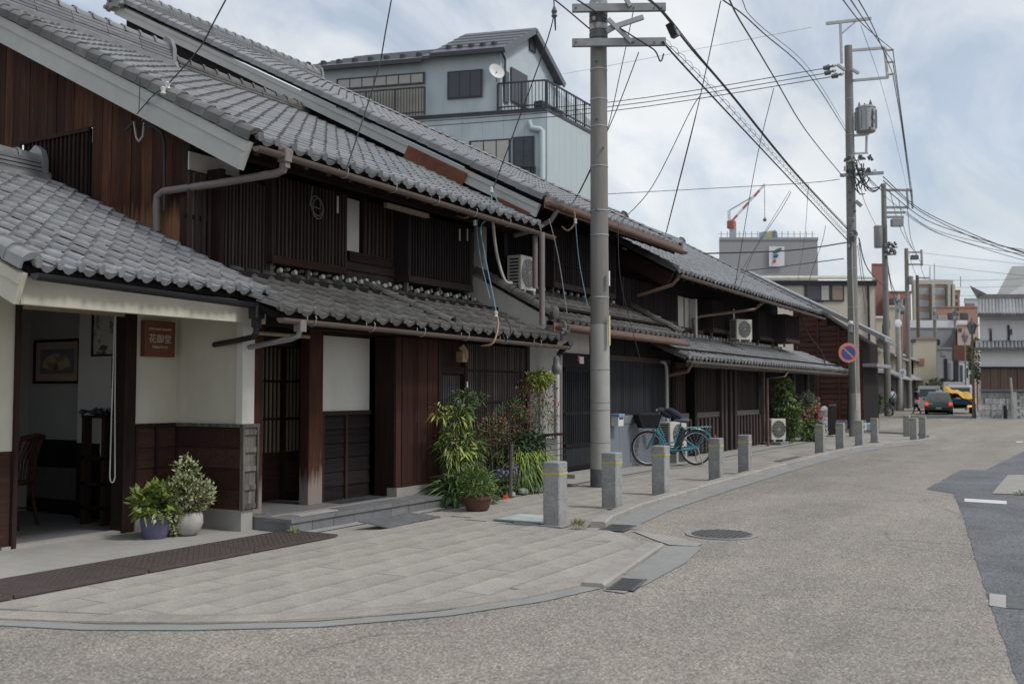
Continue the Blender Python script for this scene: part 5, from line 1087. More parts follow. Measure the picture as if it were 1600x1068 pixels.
for k, y in enumerate((395, 413, 436, 447, 460)): wire([(1441, y, 90), (1520, y + (9 if k < 2 else 2), 80), (1625, y + (20 if k < 2 else -2), 70)], .014, ['highest', 'second', 'third', 'fourth', 'lowest'][k] + ' faint line crossing right above the white storehouse', 'cable_grey')
wire([(1345, 262, d2), (1362, 283, 45), (1380, 300, 60)], .02, 'short thick cable between the second and third poles at arm height'); wire([(1345, 292, d2), (1352, 318, 45), (1368, 352, 60.5)], .012, 'thin drop wire towards the cylinder transformer')
wire([(1340, 250, d2), (1365, 290, 48), (1383, 296, 60)], .014, 'upper short cable between the second and third poles')
# service drops to the houses
drop = [([(865, -8, 14.2), (866, 20, 14.3), (850, 78, 14.4), (800, 215, 14.6), (770, 296, 14.5)], .009, 'service wire with insulator falling to the seam of the two near roofs', 'cable'),
        ([(613, -8, 11), (592, 105, 11.2), (540, 268, 11.0)], .008, 'black service wire falling to the upper gutter of the dark townhouse', 'cable'),
        ([(357, -8, 8.2), (312, 75, 9.2), (262, 132, 10.2)], .007, 'dark green service wire falling to the white bargeboard', 'cable'),
        ([(1126, 2, 14), (1085, 190, 17), (1041, 363, 19)], .008, 'service wire falling from the top to the eave end behind the near pole', 'cable'),
        ([(1094, 150, 17.5), (1078, 175, 18), (1020, 290, 17.8), (970, 346, 17.2)], .008, 'service wire from the paired cable to the copper eave', 'cable'),
        ([(1092, 160, 17.5), (1040, 365, 19)], .006, 'straight thin drop wire beside the looped one', 'cable'),
        ([(998, 82, 15), (960, 180, 15.8), (905, 300, 16.3), (880, 335, 16.3)], .008, 'looping service wire from the near pole arm to the tall house eave', 'cable'),
        ([(990, 16, 15), (970, 110, 15.6), (945, 215, 16), (905, 302, 16.4)], .007, 'straight service wire falling behind the near pole', 'cable'),
        ([(1209, 138, 20.5), (1180, 260, 22), Vector((22.6, 7.06, 3.86))], .008, 'service wire falling to the middle of the long house eave', 'cable'),
        ([(1236, 300, 25), (1222, 325, 25.6), (1180, 390, 24), Vector((22.9, 7.06, 3.85))], .008, 'looped service wire falling to the long house eave', 'cable'),
        ([(1234, 298, 25), (1190, 370, 24), Vector((22.4, 7.06, 3.85))], .006, 'thin service wire left of the looped one', 'cable'),
        ([(1263, 288, 27.5), (1257, 372, 40), (1246, 440, 50)], .008, 'short upright wire before the grey hall', 'cable'), ([(1290, 352, 30), (1284, 380, 30.5), (1262, 450, 31), Vector((30.6, 7.06, 3.8))], .008, 'service wire falling to the far end of the long roof', 'cable'),
        ([(1000, 560, 16.6), (970, 440, 16.6), (966, 345, 16.8)], .006, 'thin wire hanging from the copper eave right of the near pole', 'cable'),
        ([(858, 342, 14.9), (872, 400, 14.6), (886, 490, 14.0)], .007, 'pale tension wire slanting down to the lower roof end', 'cable_grey'),
        ([(899, 348, 15.9), (905, 410, 15.9), (918, 478, 15.8)], .008, 'blue wire hanging from the tall house eave', 'cable_blue'),
        ([(768, 296, 14.4), (778, 318, 14.3), (776, 338, 14.2), (752, 352, 14.0), (758, 400, 13.8), (768, 450, 13.4), (776, 490, 13.0)], .009, 'blue white cable hanging in bends down the dark townhouse front', 'cable_blue'),
        ([(768, 298, 14.4), (766, 330, 14.2), (746, 345, 14.0), (750, 400, 13.9), (766, 468, 13.2)], .007, 'second pale blue cable beside the bent one', 'cable_blue'),
        ([(776, 490, 13), (792, 500, 12.9), (798, 520, 12.8), (790, 532, 12.8), (786, 522, 12.8)], .008, 'black cable loop at the lower gutter', 'cable'),
        ([(777, 492, 13), (778, 512, 12.9), (770, 536, 12.8), (752, 540, 12.9)], .014, 'tan conduit bend at the lower gutter', 'cable_tan'),
        ([(742, 312, 14), (740, 330, 13.9), (728, 340, 13.9), (715, 337, 14)], .015, 'tan conduit bend under the upper gutter', 'cable_tan'),
        ([(897, 330, 15.6), (898, 348, 15.6), (888, 360, 15.6), (878, 354, 15.7)], .015, 'tan conduit bend under the copper eave', 'cable_tan'),
        ([(770, 345, 14.3), (776, 395, 14.5), (788, 436, 14.6), (800, 442, 14.7)], .022, 'thick grey hose curving down to the upstairs air conditioner', 'pvc'),
        ([(1095, 470, 27), (1115, 520, 28), (1150, 560, 27), (1180, 580, 26)], .01, 'cable lying over the long lower roof', 'cable'),
        ([(1250, 490, 31), (1262, 520, 31.2), (1285, 552, 31.2), (1291, 585, 31)], .02, 'thick cable with conduit at the far roof corner', 'cable')]
for p, r, l, m in drop: wire(p, r, l, m)
q = PD(866, 20, 14.25); tag(MB().lathe([(.02, -.08), (.045, -.05), (.03, -.02), (.045, .02), (.03, .05), (.015, .09)], q, 10).build('insulator', 'iron_dark', None, True), 'dark insulator strung on the wire left of the near pole', 'insulator')
for i, (px, py, D) in enumerate(((768, 297, 14.35), (742, 348, 13.9), (775, 491, 12.95), (899, 346, 15.5), (262, 134, 10.15), (255, 142, 10.1))):
    q = PD(px, py, D); tag(MB().lathe([(.01, -.045), (.03, -.03), (.02, 0), (.03, .03), (.01, .045)], q, 8).build('insulator', 'porcelain', None, True), ['white insulator at the seam of the two near roofs', 'white insulator under the upper gutter of the dark townhouse', 'white insulator above the lower gutter', 'white insulator under the copper eave of the tall house', 'upper white insulator on the white bargeboard', 'lower white insulator on the white bargeboard'][i], 'insulator')
# leads on the gable: wires to two clamps, a white loop and a black conduit
for pts, r, m, l in (([(262, 134), (240, 148), (214, 178)], .006, 'cable', 'dark lead from bargeboard insulator to gable clamp'), ([(255, 142), (232, 155), (222, 190)], .006, 'cable_blue', 'blue lead hanging on the red brown gable'), ([(219, 122), (217, 175)], .005, 'cable', 'short upright lead over the bargeboard'), ([(209, 190), (213, 215), (217, 221), (223, 213), (225, 192)], .012, 'cable_white', 'white cable loop hanging on the gable'), ([(197, 204), (205, 196), (209, 190)], .016, 'cable', 'black clamp lead on the gable'), ([(226, 196), (240, 197), (253, 207), (257, 226), (257, 330)], .018, 'cable', 'black conduit running down the gable boards')):
    tag(MB().tube([PX(x, y, 7.15 if y < 185 else 7.5) for x, y in pts], r, 6).build('gable_lead', m, None, True), l, 'cable')

for k in range(3): wire([(1390 + 14 * k, 297 + 14 * k, 60.5), (1408 + 8 * k, 360 + 8 * k, 75), (1430 + 5 * k, 395 + 9 * k, 90)], .02, ['left', 'middle', 'right'][k] + ' line sagging from the third to the fourth pole')
for k in range(2): wire([(1420 + 18 * k, 396 + 16 * k, 90), (1436 + 12 * k, 436, 108)], .02, ['left', 'right'][k] + ' short line from the fourth pole to the slim brown pole', s=.4)
wire([(1384, 390, 60.5), (1392, 440, 68), (1402, 462, 78)], .03, 'thick sagging cable from the third pole to the pale sign pole'); wire([(1384, 400, 60.5), (1394, 455, 68), (1404, 478, 78)], .025, 'second sagging cable from the third pole to the pale sign pole')
wire([(1342, 372, d2), (1356, 420, 42), (1385, 452, 60.5)], .022, 'thick cable sagging from the second pole past the beige block'); wire([(1342, 380, d2), (1352, 450, 45), (1362, 508, 60)], .014, 'thin cable falling from the second pole to the pale pole')
wire([(1340, 384, d2), (1348, 452, 44), (1354, 508, 57)], .012, 'thin wire from the second pole to the thin brown post')
# ============================================================ small street things
def ac_unit(loc, rot, w, h, d, label, stand=True, slots=True):
    t = thing('air_conditioner', label, 'air conditioner', loc); M = Matrix.Translation(loc) @ Matrix.Rotation(rot, 4, 'Z')
    def bl(mb, n, m, par=t, sm=False): return inst(n, mb.mesh(n, m, sm), M, par)
    b = bl(MB().cbox(-w / 2, w / 2, -d / 2, d / 2, .06, .06 + h, .012), 'case', 'ac_white')
    cz = .06 + h / 2; r = h * .42; F = Vector((0, -1, 0)).to_track_quat('Z', 'Y')
    bl(MB().lathe([(r, 0), (r, .006)], (w * .0, -d / 2, cz), 24, F), 'fan_recess', 'glass_dark', b)
    mb = MB()
    for k in range(1, 6): mb.tube([(r * k / 5.2 * math.cos(a * PI / 12), -d / 2 - .012, cz + r * k / 5.2 * math.sin(a * PI / 12)) for a in range(25)], .003, 4, False)
    for k in range(6): mb.tube([(-r * math.cos(k * PI / 6), -d / 2 - .012, cz - r * math.sin(k * PI / 6)), (r * math.cos(k * PI / 6), -d / 2 - .012, cz + r * math.sin(k * PI / 6))], .003, 4, False)
    bl(mb, 'fan_grille', 'ac_white', b)
    n = 9
    for k in range(n): bl(MB().box(-w / 2 - .004, -w / 2 + .001, -d / 2 + .05, d / 2 - .05, .06 + h * (k + 1.0) / (n + 1.5), .06 + h * (k + 1.55) / (n + 1.5)), 'side_slot', 'glass_dark', b)
    for x in (-w / 2 + .06, w / 2 - .12): bl(MB().box(x, x + .06, -d / 2 - .02, d / 2 + .02, 0, .06), 'foot', 'conc_pale')
    return t, bl
p = PY(815, 428, 7.72); t, bl = ac_unit((p.x, 7.72, PY(815, 460, 7.72).z), .0, .48, .54, .26, 'cream air conditioner on a rusty bracket above the lower roof')
bl(MB().beam((-.25, -.1, -.02), (.3, -.1, -.02), .03, .03).beam((-.25, .1, -.02), (.3, .1, -.02), .03, .03).beam((-.2, 0, -.02), (.2, 0, -.25), .03, .03).beam((.2, 0, -.02), (-.2, 0, -.25), .03, .03), 'bracket', 'rust')
for k, px in enumerate((836, 847)):
    a = PY(px, 400, 7.2 - .25 * k); z0 = PY(px, (450, 508)[k], 7.2 - .25 * k).z; tag(MB().tube([(a.x, a.y, 3.80), (a.x, a.y, z0)], .042, 10).build('rain_pipe', 'pipe_mauve', None, True), ['upper mauve rain pipe beside the upstairs air conditioner', 'longer mauve rain pipe right of the upstairs air conditioner'][k], 'rain pipe')
p = PG(1195, 693, .03); ac_unit((p.x, p.y - .3, .10), -.6, .5, .56, .26, 'cream air conditioner on the ground by the black boarded wall'); tag(MB().cbox(p.x - .4, p.x + .4, p.y - .55, p.y - .05, .02, .10, .01).build('plinth_block', 'stone_dark'), 'dark block under the ground air conditioner by the black wall', 'block')
ac_unit((19.15, 7.3, .28), -.2, .62, .5, .28, 'cream air conditioner behind the parked bicycle'); tag(MB().cbox(18.85, 18.95, 7.1, 7.5, .02, .28, .01).cbox(19.35, 19.45, 7.1, 7.5, .02, .28, .01).build('plinth_block', 'conc_pale'), 'pale blocks under the air conditioner behind the bicycle', 'block')
p = PY(1158, 530, 7.75); ac_unit((p.x, 7.75, PY(1158, 534, 7.75).z), -.5, .55, .52, .26, 'cream air conditioner on the long lower tiled roof')
# curved cream pipe at the right end of the dark boarded wall
a = PY(1042, 640, 7.5); tag(MB().tube([(a.x - .2, 7.55, 2.06), (a.x - .1, 7.5, 2.05), (a.x - .02, 7.5, 1.95), (a.x, 7.5, 1.75), (a.x, 7.5, .1)], .035, 10).build('rain_pipe', 'pvc', None, True), 'curved cream pipe on the dark wall behind the bicycle', 'rain pipe')
# drain pipes at the seam of the two near houses
a = PY(877, 600, 7.15); dp = thing('rain_pipe', 'white and mauve pipes with a collector at the seam of two houses', 'rain pipe', (a.x, 7.15, .03))
for k, (dx, m, zt, r) in enumerate(((-.06, 'porcelain', 1.75, .045), (.06, 'pipe_mauve', 2.05, .035))): MB().tube([(a.x + dx, 7.2, .1), (a.x + dx, 7.2, zt)], r, 12).build('pipe', m, dp, True)
MB().lathe([(.05, 0), (.075, .04), (.075, .12), (.055, .15), (.05, .25), (.03, .28)], (a.x - .06, 7.2, 1.72), 12).build('collector', 'metal_grey', dp, True)
MB().tube([(a.x + .06, 7.2, 2.05), (a.x + .04, 7.1, 2.15), (a.x - .05, 6.95, 2.2)], .05, 10).build('elbow', 'metal_black', dp, True)
for i in range(8): q = PD(885 + R_.uniform(-8, 4), R_.uniform(498, 535), 14.0 + R_.uniform(-.1, .1)); MB().tube([q, q + Vector((R_.uniform(-.08, .08), R_.uniform(-.08, .08), R_.uniform(-.12, .12)))], .025, 6).build('strap', 'iron_dark', dp)
# letter box on the wall
a, b, c, e = RY(960, 968, 646, 665, 7.5); b = a + .24; lb = thing('letter_box', 'white letter box with blue lid on the dark wall behind the pole', 'letter box', ((a + b) / 2, 7.5, c))
MB().cbox(a, b, 7.42, 7.57, c, e - .05, .008).build('body', 'white_paint', lb); MB().cbox(a - .01, b + .01, 7.40, 7.57, e - .05, e, .008).build('lid', mat('lid_blue', (.16, .30, .46), (.14, .27, .42)), lb); MB().box(a + .03, b - .03, 7.415, 7.421, e - .10, e - .075).build('slot', 'black_void', lb)
# bicycle
def bicycle(F0, R0, label, body, full=True, name='bicycle', lean=0.03):
    F0, R0 = Vector(F0), Vector(R0); d = (F0 - R0); wb = d.length; d.normalize(); up = Vector((0, 0, 1)); sd = d.cross(up)
    t = thing(name, label, 'bicycle', tuple((F0 + R0) / 2)); rw = .335
    T = lambda u, v, s=0.: R0 + d * u + up * v + sd * s + sd * (lean * v)
    for u, nm in ((wb, 'front_wheel'), (0, 'rear_wheel')):
        w = MB().tube([T(u + (rw - .02) * math.cos(a * PI / 16), rw + (rw - .02) * math.sin(a * PI / 16)) for a in range(33)], .02, 8, False).build(nm, 'tyre', t, True)
        MB().tube([T(u + (rw - .045) * math.cos(a * PI / 16), rw + (rw - .045) * math.sin(a * PI / 16)) for a in range(33)], .011, 6, False).build('rim', 'metal_galv', w, True)
        mb = MB()
        for k in range(18): a = k * PI / 9; mb.tube([T(u, rw, .03 if k % 2 else -.03), T(u + (rw - .05) * math.cos(a), rw + (rw - .05) * math.sin(a))], .0022, 3, False)
        kind(mb.build('spokes', 'metal_galv', w), 'stuff'); MB().tube([T(u, rw, -.05), T(u, rw, .05)], .025, 8).build('hub', 'metal_galv', w)
        MB().tube([T(u + (rw + .03) * math.cos(a * PI / 12), rw + (rw + .03) * math.sin(a * PI / 12)) for a in (range(5, 15) if u == 0 else range(7, 16))], .016, 6, True).build('mudguard', body, w)
    B = T(.46, .28); S = T(.30, .80); H = T(wb - .20, .80); H2 = T(wb - .17, .66); 
    MB().tube([T(wb - .23, 1.02), H, H2], .019, 8).build('head_tube', body, t)
    MB().tube([H2, T(wb - .28, .48), T(.62, .33), B], .024, 8).build('down_tube', body, t, True); MB().tube([H, T(wb - .31, .58), T(.66, .40), T(.40, .46)], .017, 8).build('top_tube', body, t, True)
    MB().tube([B, S], .018, 8).build('seat_tube', body, t)
    for s in (-1, 1):
        MB().tube([B + sd * .03 * s, T(0, rw, .06 * s)], .011, 6).build('chain_stay', body, t); MB().tube([T(.36, .6, .02 * s), T(0, rw, .06 * s)], .010, 6).build('seat_stay', body, t)
        MB().tube([H2, T(wb - .09, .5, .05 * s), T(wb, rw, .055 * s)], .013, 6).build('fork', body, t)
    sdl = MB().lathe([(.02, -.14), (.055, -.10), (.085, .0), (.11, .08), (.10, .13), (.05, .15)], (0, 0, 0), 12).mesh('saddle', 'saddle', True)
    inst('saddle', sdl, Matrix.Translation(T(.29, .86)) @ Matrix((d, sd, up)).transposed().to_4x4() @ Matrix.Diagonal((1, 1, .45, 1)) @ Matrix.Rotation(-PI / 2, 4, 'Y'), t); MB().tube([S, T(.29, .86)], .013, 6).build('seat_post', 'metal_galv', t)
    hbm = [T(wb - .42, 1.03, -.29), T(wb - .28, 1.08, -.24), T(wb - .2, 1.05, -.1), T(wb - .22, 1.02, 0), T(wb - .2, 1.05, .1), T(wb - .28, 1.08, .24), T(wb - .42, 1.03, .29)]
    MB().tube(hbm, .012, 7).build('handlebar', 'metal_galv', t, True)
    if not full: return t
    for s in (-1, 1): MB().tube([T(wb - .56, .93, .30 * s), T(wb - .46, .99, .30 * s), T(wb - .36, 1.05, .27 * s), T(wb - .27, 1.07, .22 * s)], [.05, .075, .07, .03], 10).build('hand_muff', 'cloth_navy', t, True)
    # basket under a dark cover
    bc = T(wb - .0, .84); Mb = Matrix.Translation(bc) @ Matrix((d, sd, up)).transposed().to_4x4()
    bk = [(-.15, -.15, -.12), (.15, -.15, -.12), (.15, .15, -.12), (-.15, .15, -.12), (-.22, -.22, .14), (.25, -.22, .14), (.25, .22, .14), (-.22, .22, .14), (-.14, -.14, .17), (.16, -.14, .17), (.16, .14, .17), (-.14, .14, .17)]
    inst('basket_cover', MB().add(bk, [(0, 3, 2, 1), (0, 1, 5, 4), (1, 2, 6, 5), (2, 3, 7, 6), (3, 0, 4, 7), (4, 5, 9, 8), (5, 6, 10, 9), (6, 7, 11, 10), (7, 4, 8, 11), (8, 9, 10, 11)]).mesh('basket_cover', 'cloth_black'), Mb, t)
    # rear rack, chain cover, battery, crank, stand, lights
    MB().tube([T(-.30, .74, -.06), T(.24, .72, -.06)], .009, 6).tube([T(-.30, .74, .06), T(.24, .72, .06)], .009, 6).tube([T(-.30, .74, -.06), T(-.30, .74, .06)], .009, 6).tube([T(-.28, .73, .06), T(0, rw, .07)], .008, 6).tube([T(-.28, .73, -.06), T(0, rw, -.07)], .008, 6).tube([T(-.05, .74, -.06), T(-.05, .74, .06)], .008, 6).build('rear_rack', body, t)
    MB().tube([T(.46 + .2 * math.cos(a), .30 + .08 * math.sin(a), .06) for a in (0, 1.5, 3, 4.6, 6.2)], .01, 5).build('chain_ring', 'metal_black', t); MB().beam(T(.02, .335, .065), T(.50, .29, .065), .03, .09).build('chain_cover', body, t)
    MB().beam(T(.38, .36), T(.24, .70), .09, .10, d).build('battery', 'metal_black', t)
    for s, a in ((1, -.9), (-1, 2.24)):
        e = T(.46 + .165 * math.cos(a), .28 + .165 * math.sin(a), .09 * s); MB().tube([T(.46, .28, .08 * s), e], .011, 6).build('crank', 'metal_galv', t); MB().beam(e + sd * .02 * s, e + sd * .11 * s, .08, .025).build('pedal', 'metal_black', t)
    MB().tube([T(0, rw, .08), T(-.07, .02, .17)], .010, 6).tube([T(0, rw, -.08), T(-.07, .02, -.17)], .010, 6).build('kickstand', 'metal_galv', t); MB().lathe([(.035, 0), (.035, .03)], T(-.37, .55), 10, (-d).to_track_quat('Z', 'Y')).build('reflector', 'petal_red', t)
    q = T(-.1, .5, .07); MB().lathe([(.15, 0), (.15, .012), (.02, .018)], T(-.0, .5, .085), 14, sd.to_track_quat('Z', 'Y')).build('coat_guard', 'cloth_black', t)
    return t
mat('tyre', (.014, .014, .015), (.02, .02, .02), 9, rough=.8); mat('bike_teal', (.02, .20, .245), (.018, .17, .21), 4, rough=.3, coat=.3); mat('saddle', (.10, .115, .135), (.08, .09, .11), 6, rough=.6); mat('cloth_navy', (.022, .024, .04), (.03, .033, .05), 8, rough=.9, bump=.3); mat('cloth_black', (.012, .012, .016), (.02, .02, .026), 8, rough=.75, bump=.4)
bicycle((17.90, 7.32, .03), (18.52, 6.58, .03), 'teal city bicycle with black basket cover parked behind the bollards', 'bike_teal')

# ============================================================ plants
def leaf_mesh(blobs, n, L, W, up=.4, droop=.5, seed=1, shell=.55, kind_='leaf'):
    """n leaves spread through ellipsoids (cx,cy,cz,rx,ry,rz); each leaf a folded five-point blade"""
    rg = np.random.default_rng(seed); mb = MB(); vol = np.array([b[3] * b[4] * b[5] for b in blobs]) ** .75; vol /= vol.sum()
    for b, k in zip(blobs, rg.multinomial(n, vol)):
        for _ in range(k):
            v = rg.normal(size=3); v /= np.linalg.norm(v); r = shell + (1 - shell) * rg.random() ** .6
            r *= rg.uniform(.8, 1.12)
            p = Vector((b[0] + v[0] * b[3] * r, b[1] + v[1] * b[4] * r, b[2] + v[2] * b[5] * r))
            d = Vector(v) * .8 + Vector(rg.normal(size=3)) * .55 + Vector((0, 0, up)); d.normalize()
            s = d.cross(Vector((0, 0, 1)) + Vector(rg.normal(size=3)) * .5); s = s.normalized() if s.length > 1e-4 else Vector((1, 0, 0)); nrm = s.cross(d)
            l = L * rg.uniform(.6, 1.25); w = W * rg.uniform(.7, 1.2); g = Vector((0, 0, -droop * l))
            m1 = p + d * l * .45 + g * .2 - nrm * w * .15; tip = p + d * l + g
            mb.add([p, m1 + s * w * .5, tip, m1 - s * w * .5, m1 - nrm * w * .1], [(0, 1, 4), (4, 1, 2), (0, 4, 3), (4, 2, 3)])
    return mb
def plant(name, label, base, parts, stems=(), cat='plant'):
    t = thing(name, label, cat, base)
    for nm, m, blobs, n, L, W, up, dr in parts:
        BL = [(base[0] + b[0], base[1] + b[1], base[2] + b[2], *b[3:]) for b in blobs]
        kind(leaf_mesh(BL, n, L, W, up, dr, R_.randrange(9999)).build(nm, m, t), 'stuff')
    if stems:
        for s in stems: MB().tube([(base[0] + a, base[1] + b, base[2] + c) for a, b, c in s[0]], s[1], 6).build('stem', s[2] if len(s) > 2 else 'bark', t, True)
    return t
def pot(name, label, c, prof, m, cat='plant pot'):
    t = thing(name, label, cat, c); MB().lathe(prof, c, 24).build('body', m, t, True); r, z = prof[-2]; MB().lathe([(r * .93, 0), (r * .93, .01)], (c[0], c[1], c[2] + z - .03), 20).build('soil', 'soil', t); return t
c1 = PG(240, 840, .022); c1.y -= .02
pot('flower_pot', 'purple ribbed plant pot beside the gallery plinth', c1, [(.10, 0), (.115, .03), (.135, .12), (.145, .215), (.15, .22), (.135, .22)], 'pot_purple')
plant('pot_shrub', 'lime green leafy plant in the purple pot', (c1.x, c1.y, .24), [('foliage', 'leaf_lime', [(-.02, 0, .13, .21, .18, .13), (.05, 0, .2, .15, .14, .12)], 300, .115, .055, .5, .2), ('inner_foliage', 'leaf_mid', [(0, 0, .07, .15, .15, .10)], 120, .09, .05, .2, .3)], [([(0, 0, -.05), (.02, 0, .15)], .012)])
plant('ivy', 'pale variegated ivy trailing over the purple pot', (c1.x + .12, c1.y - .07, .2), [('foliage', 'leaf_pale', [(.02, -.03, .03, .15, .09, .08), (.10, -.03, -.07, .09, .07, .13), (-.2, -.05, .05, .06, .06, .06)], 260, .045, .035, .1, .5), ('inner_foliage', 'leaf_mid', [(.04, 0, 0, .14, .08, .10)], 120, .045, .03, .1, .5)])
c2 = PG(296, 836, .022); c2.y += .03
pot('flower_pot', 'round mottled white plant pot beside the gallery plinth', c2, [(.07, 0), (.12, .04), (.15, .12), (.148, .19), (.135, .225), (.12, .225)], 'pot_white')
plant('pot_shrub', 'bushy cream and green variegated shrub in the white pot', (c2.x, c2.y, .24), [('foliage', 'leaf_pale', [(0, 0, .19, .28, .22, .19), (-.02, 0, .42, .12, .11, .15), (.18, 0, .16, .13, .11, .12)], 900, .058, .028, .5, .1), ('inner_foliage', 'leaf_mid', [(0, 0, .17, .27, .2, .18), (0, 0, .38, .10, .09, .12)], 520, .05, .026, .4, .2), ('red_tips', 'leaf_red', [(0, 0, .16, .23, .19, .16)], 90, .05, .024, .4, .2)], [([(0, 0, -.05), (0, 0, .3)], .014), ([(0, 0, 0), (.12, .02, .2)], .008), ([(0, 0, 0), (-.12, .02, .2)], .008)])
# garden bed in front of the wide lattice
def gb(px, py, Y): p = PY(px, py, Y); return p
bed = MB().flat([(11.3, 6.86), (13.6, 6.78), (13.6, 7.34), (11.3, 7.34)], .05).build('planting_bed', 'soil'); kind(bed, 'structure')
for i, od in enumerate(('leftmost', 'second', 'middle', 'fourth', 'rightmost')):
    x = 11.75 + i * .36; k = R_.uniform(.07, .1); tag(MB().lathe([(k * .6, 0), (k, k * .3), (k * .9, k * .8), (k * .3, k * 1.1)], (x, 6.8 + R_.uniform(-.03, .03), .02), 7).build('edging_stone', 'rock', None, True), f'{od} of five rounded stones edging the planting bed', 'stone', 'stones edging the planting bed')
b = gb(715, 690, 7.05); bx, by = b.x, b.y
Z = lambda py, px=715, Y=7.05: PY(px, py, Y).z
plant('bamboo_shrub', 'tall layered yellow green bamboo leaved shrub left of the lattice window', (bx, by, .05), [('foliage', 'leaf_lime', [(-.05, 0, Z(700), .33, .2, .26), (-.03, 0, Z(655), .28, .18, .13)], 460, .13, .03, .1, .5), ('light_foliage', 'leaf_yellow', [(-.08, -.08, Z(705), .3, .16, .22), (-.1, -.06, Z(655), .2, .14, .1), (-.38, 0, Z(648), .12, .1, .1)], 200, .13, .026, .2, .5), ('dark_foliage', 'leaf_dark', [(.1, 0, Z(635), .26, .18, .2), (.0, .05, Z(700), .34, .14, .3), (.2, 0, Z(720), .3, .15, .3)], 560, .11, .024, .1, .5), ('upper_foliage', 'leaf_mid', [(.12, 0, Z(632), .22, .14, .14), (.5, 0, Z(626), .2, .1, .06), (.3, 0, Z(700), .25, .15, .25)], 420, .11, .024, .1, .4)],
      [([(-.05, 0, 0), (0, 0, .7), (.05, 0, Z(630))], .012), ([(.05, 0, 0), (-.03, 0, .9)], .01), ([(0, 0, .9), (.48, 0, Z(628))], .008), ([(.2, -.1, 0), (.28, -.1, .75)], .012, 'wood_pale')])
b = gb(712, 765, 6.95); plant('strap_leaf_plant', 'dark green strap leaved plant at the foot of the bamboo leaved shrub', (b.x, b.y, .06), [('foliage', 'leaf_mid', [(0, 0, .14, .2, .14, .12)], 170, .42, .04, .6, .55), ('inner_foliage', 'leaf_dark', [(0, 0, .12, .22, .15, .12)], 170, .38, .04, .5, .6)])
tc_ = PG(746, 796, .03); pot('flower_pot', 'low dark terracotta pot at the corner of the planting bed', tc_, [(.12, 0), (.14, .02), (.165, .13), (.185, .135), (.185, .17), (.165, .17)], 'terracotta')
plant('fern_plant', 'feathery green plant in the low terracotta pot', (tc_.x, tc_.y, .17), [('foliage', 'leaf_mid', [(0, 0, .16, .24, .2, .18), (-.08, 0, .28, .16, .14, .12)], 900, .09, .02, .6, .2), ('inner_foliage', 'leaf_lime', [(0, 0, .2, .22, .18, .16)], 500, .08, .018, .6, .2), ('violet_flowers', 'petal_violet', [(.1, -.05, .22, .16, .1, .08)], 14, .03, .03, .3, 0)])
b = gb(790, 700, 7.05); ZZ = lambda py, px=790: PY(px, py, 7.05).z
def sb(px, py, rx, rz, ry=.16): p = gb(px, py, 7.05); return (p.x - b.x, 0, p.z - .05, rx, ry, rz)
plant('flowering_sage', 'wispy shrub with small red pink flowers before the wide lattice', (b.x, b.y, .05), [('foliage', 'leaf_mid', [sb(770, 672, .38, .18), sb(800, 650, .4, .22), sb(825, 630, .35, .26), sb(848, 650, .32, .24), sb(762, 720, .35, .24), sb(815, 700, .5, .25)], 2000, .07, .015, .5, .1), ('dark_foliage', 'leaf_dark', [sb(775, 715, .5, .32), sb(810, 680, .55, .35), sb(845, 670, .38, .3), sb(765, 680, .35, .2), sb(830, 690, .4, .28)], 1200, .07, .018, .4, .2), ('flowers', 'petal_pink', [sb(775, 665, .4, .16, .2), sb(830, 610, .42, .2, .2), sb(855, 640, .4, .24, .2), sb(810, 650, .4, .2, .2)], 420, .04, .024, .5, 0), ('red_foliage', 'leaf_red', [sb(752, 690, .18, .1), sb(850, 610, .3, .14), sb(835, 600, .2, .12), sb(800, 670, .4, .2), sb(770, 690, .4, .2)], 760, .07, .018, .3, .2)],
      [([(x0, 0, 0), (x0 * 1.3, 0, .6), (x0 * 1.5, 0, 1.0 + R_.uniform(-.1, .35))], .007) for x0 in (-.5, -.3, -.18, -.06, .06, .18, .3, .45, .6)])
b = gb(838, 735, 6.95); plant('grass_clump', 'bright green drooping grass clump at the right of the planting bed', (b.x - .05, b.y, .05), [('foliage', 'leaf_lime', [(0, 0, .36, .36, .2, .16), (-.35, 0, .4, .24, .14, .16)], 900, .30, .02, .5, .9), ('inner_foliage', 'leaf_mid', [(-.1, 0, .28, .45, .2, .2)], 1000, .28, .02, .4, .9), ('upper_leaves', 'leaf_dark', [(-.1, .05, .66, .42, .16, .14)], 520, .1, .045, .3, .3)])
b = gb(848, 590, 7.0); plant('nandina', 'lime green nandina sprays held high above the pink flowers', (b.x - .1, b.y, .05), [('foliage', 'leaf_yellow', [(.04, 0, b.z - .02, .28, .14, .07), (-.06, 0, b.z - .12, .18, .12, .08)], 420, .10, .028, .2, .4), ('inner_foliage', 'leaf_lime', [(0, 0, b.z - .05, .26, .14, .09)], 380, .10, .028, .1, .4), ('red_tips', 'leaf_red', [(.12, 0, b.z - .04, .1, .08, .06)], 40, .06, .016, .2, .4)], [([(.02, 0, 0), (.0, 0, .9), (.0, 0, b.z - .1)], .014)])
for px, m, lab in ((795, 'violet_flowers', 'low violet flowers beside the grey stake'),):
    b = gb(px, 752, 6.88); plant('violet_plant', lab, (b.x, b.y, .05), [('foliage', 'leaf_mid', [(-.2, 0, .16, .4, .14, .13)], 700, .08, .022, .5, .2), ('flowers', 'petal_violet', [(.05, -.06, .28, .2, .06, .1), (-.3, -.06, .3, .2, .06, .06)], 70, .045, .04, .3, 0)])
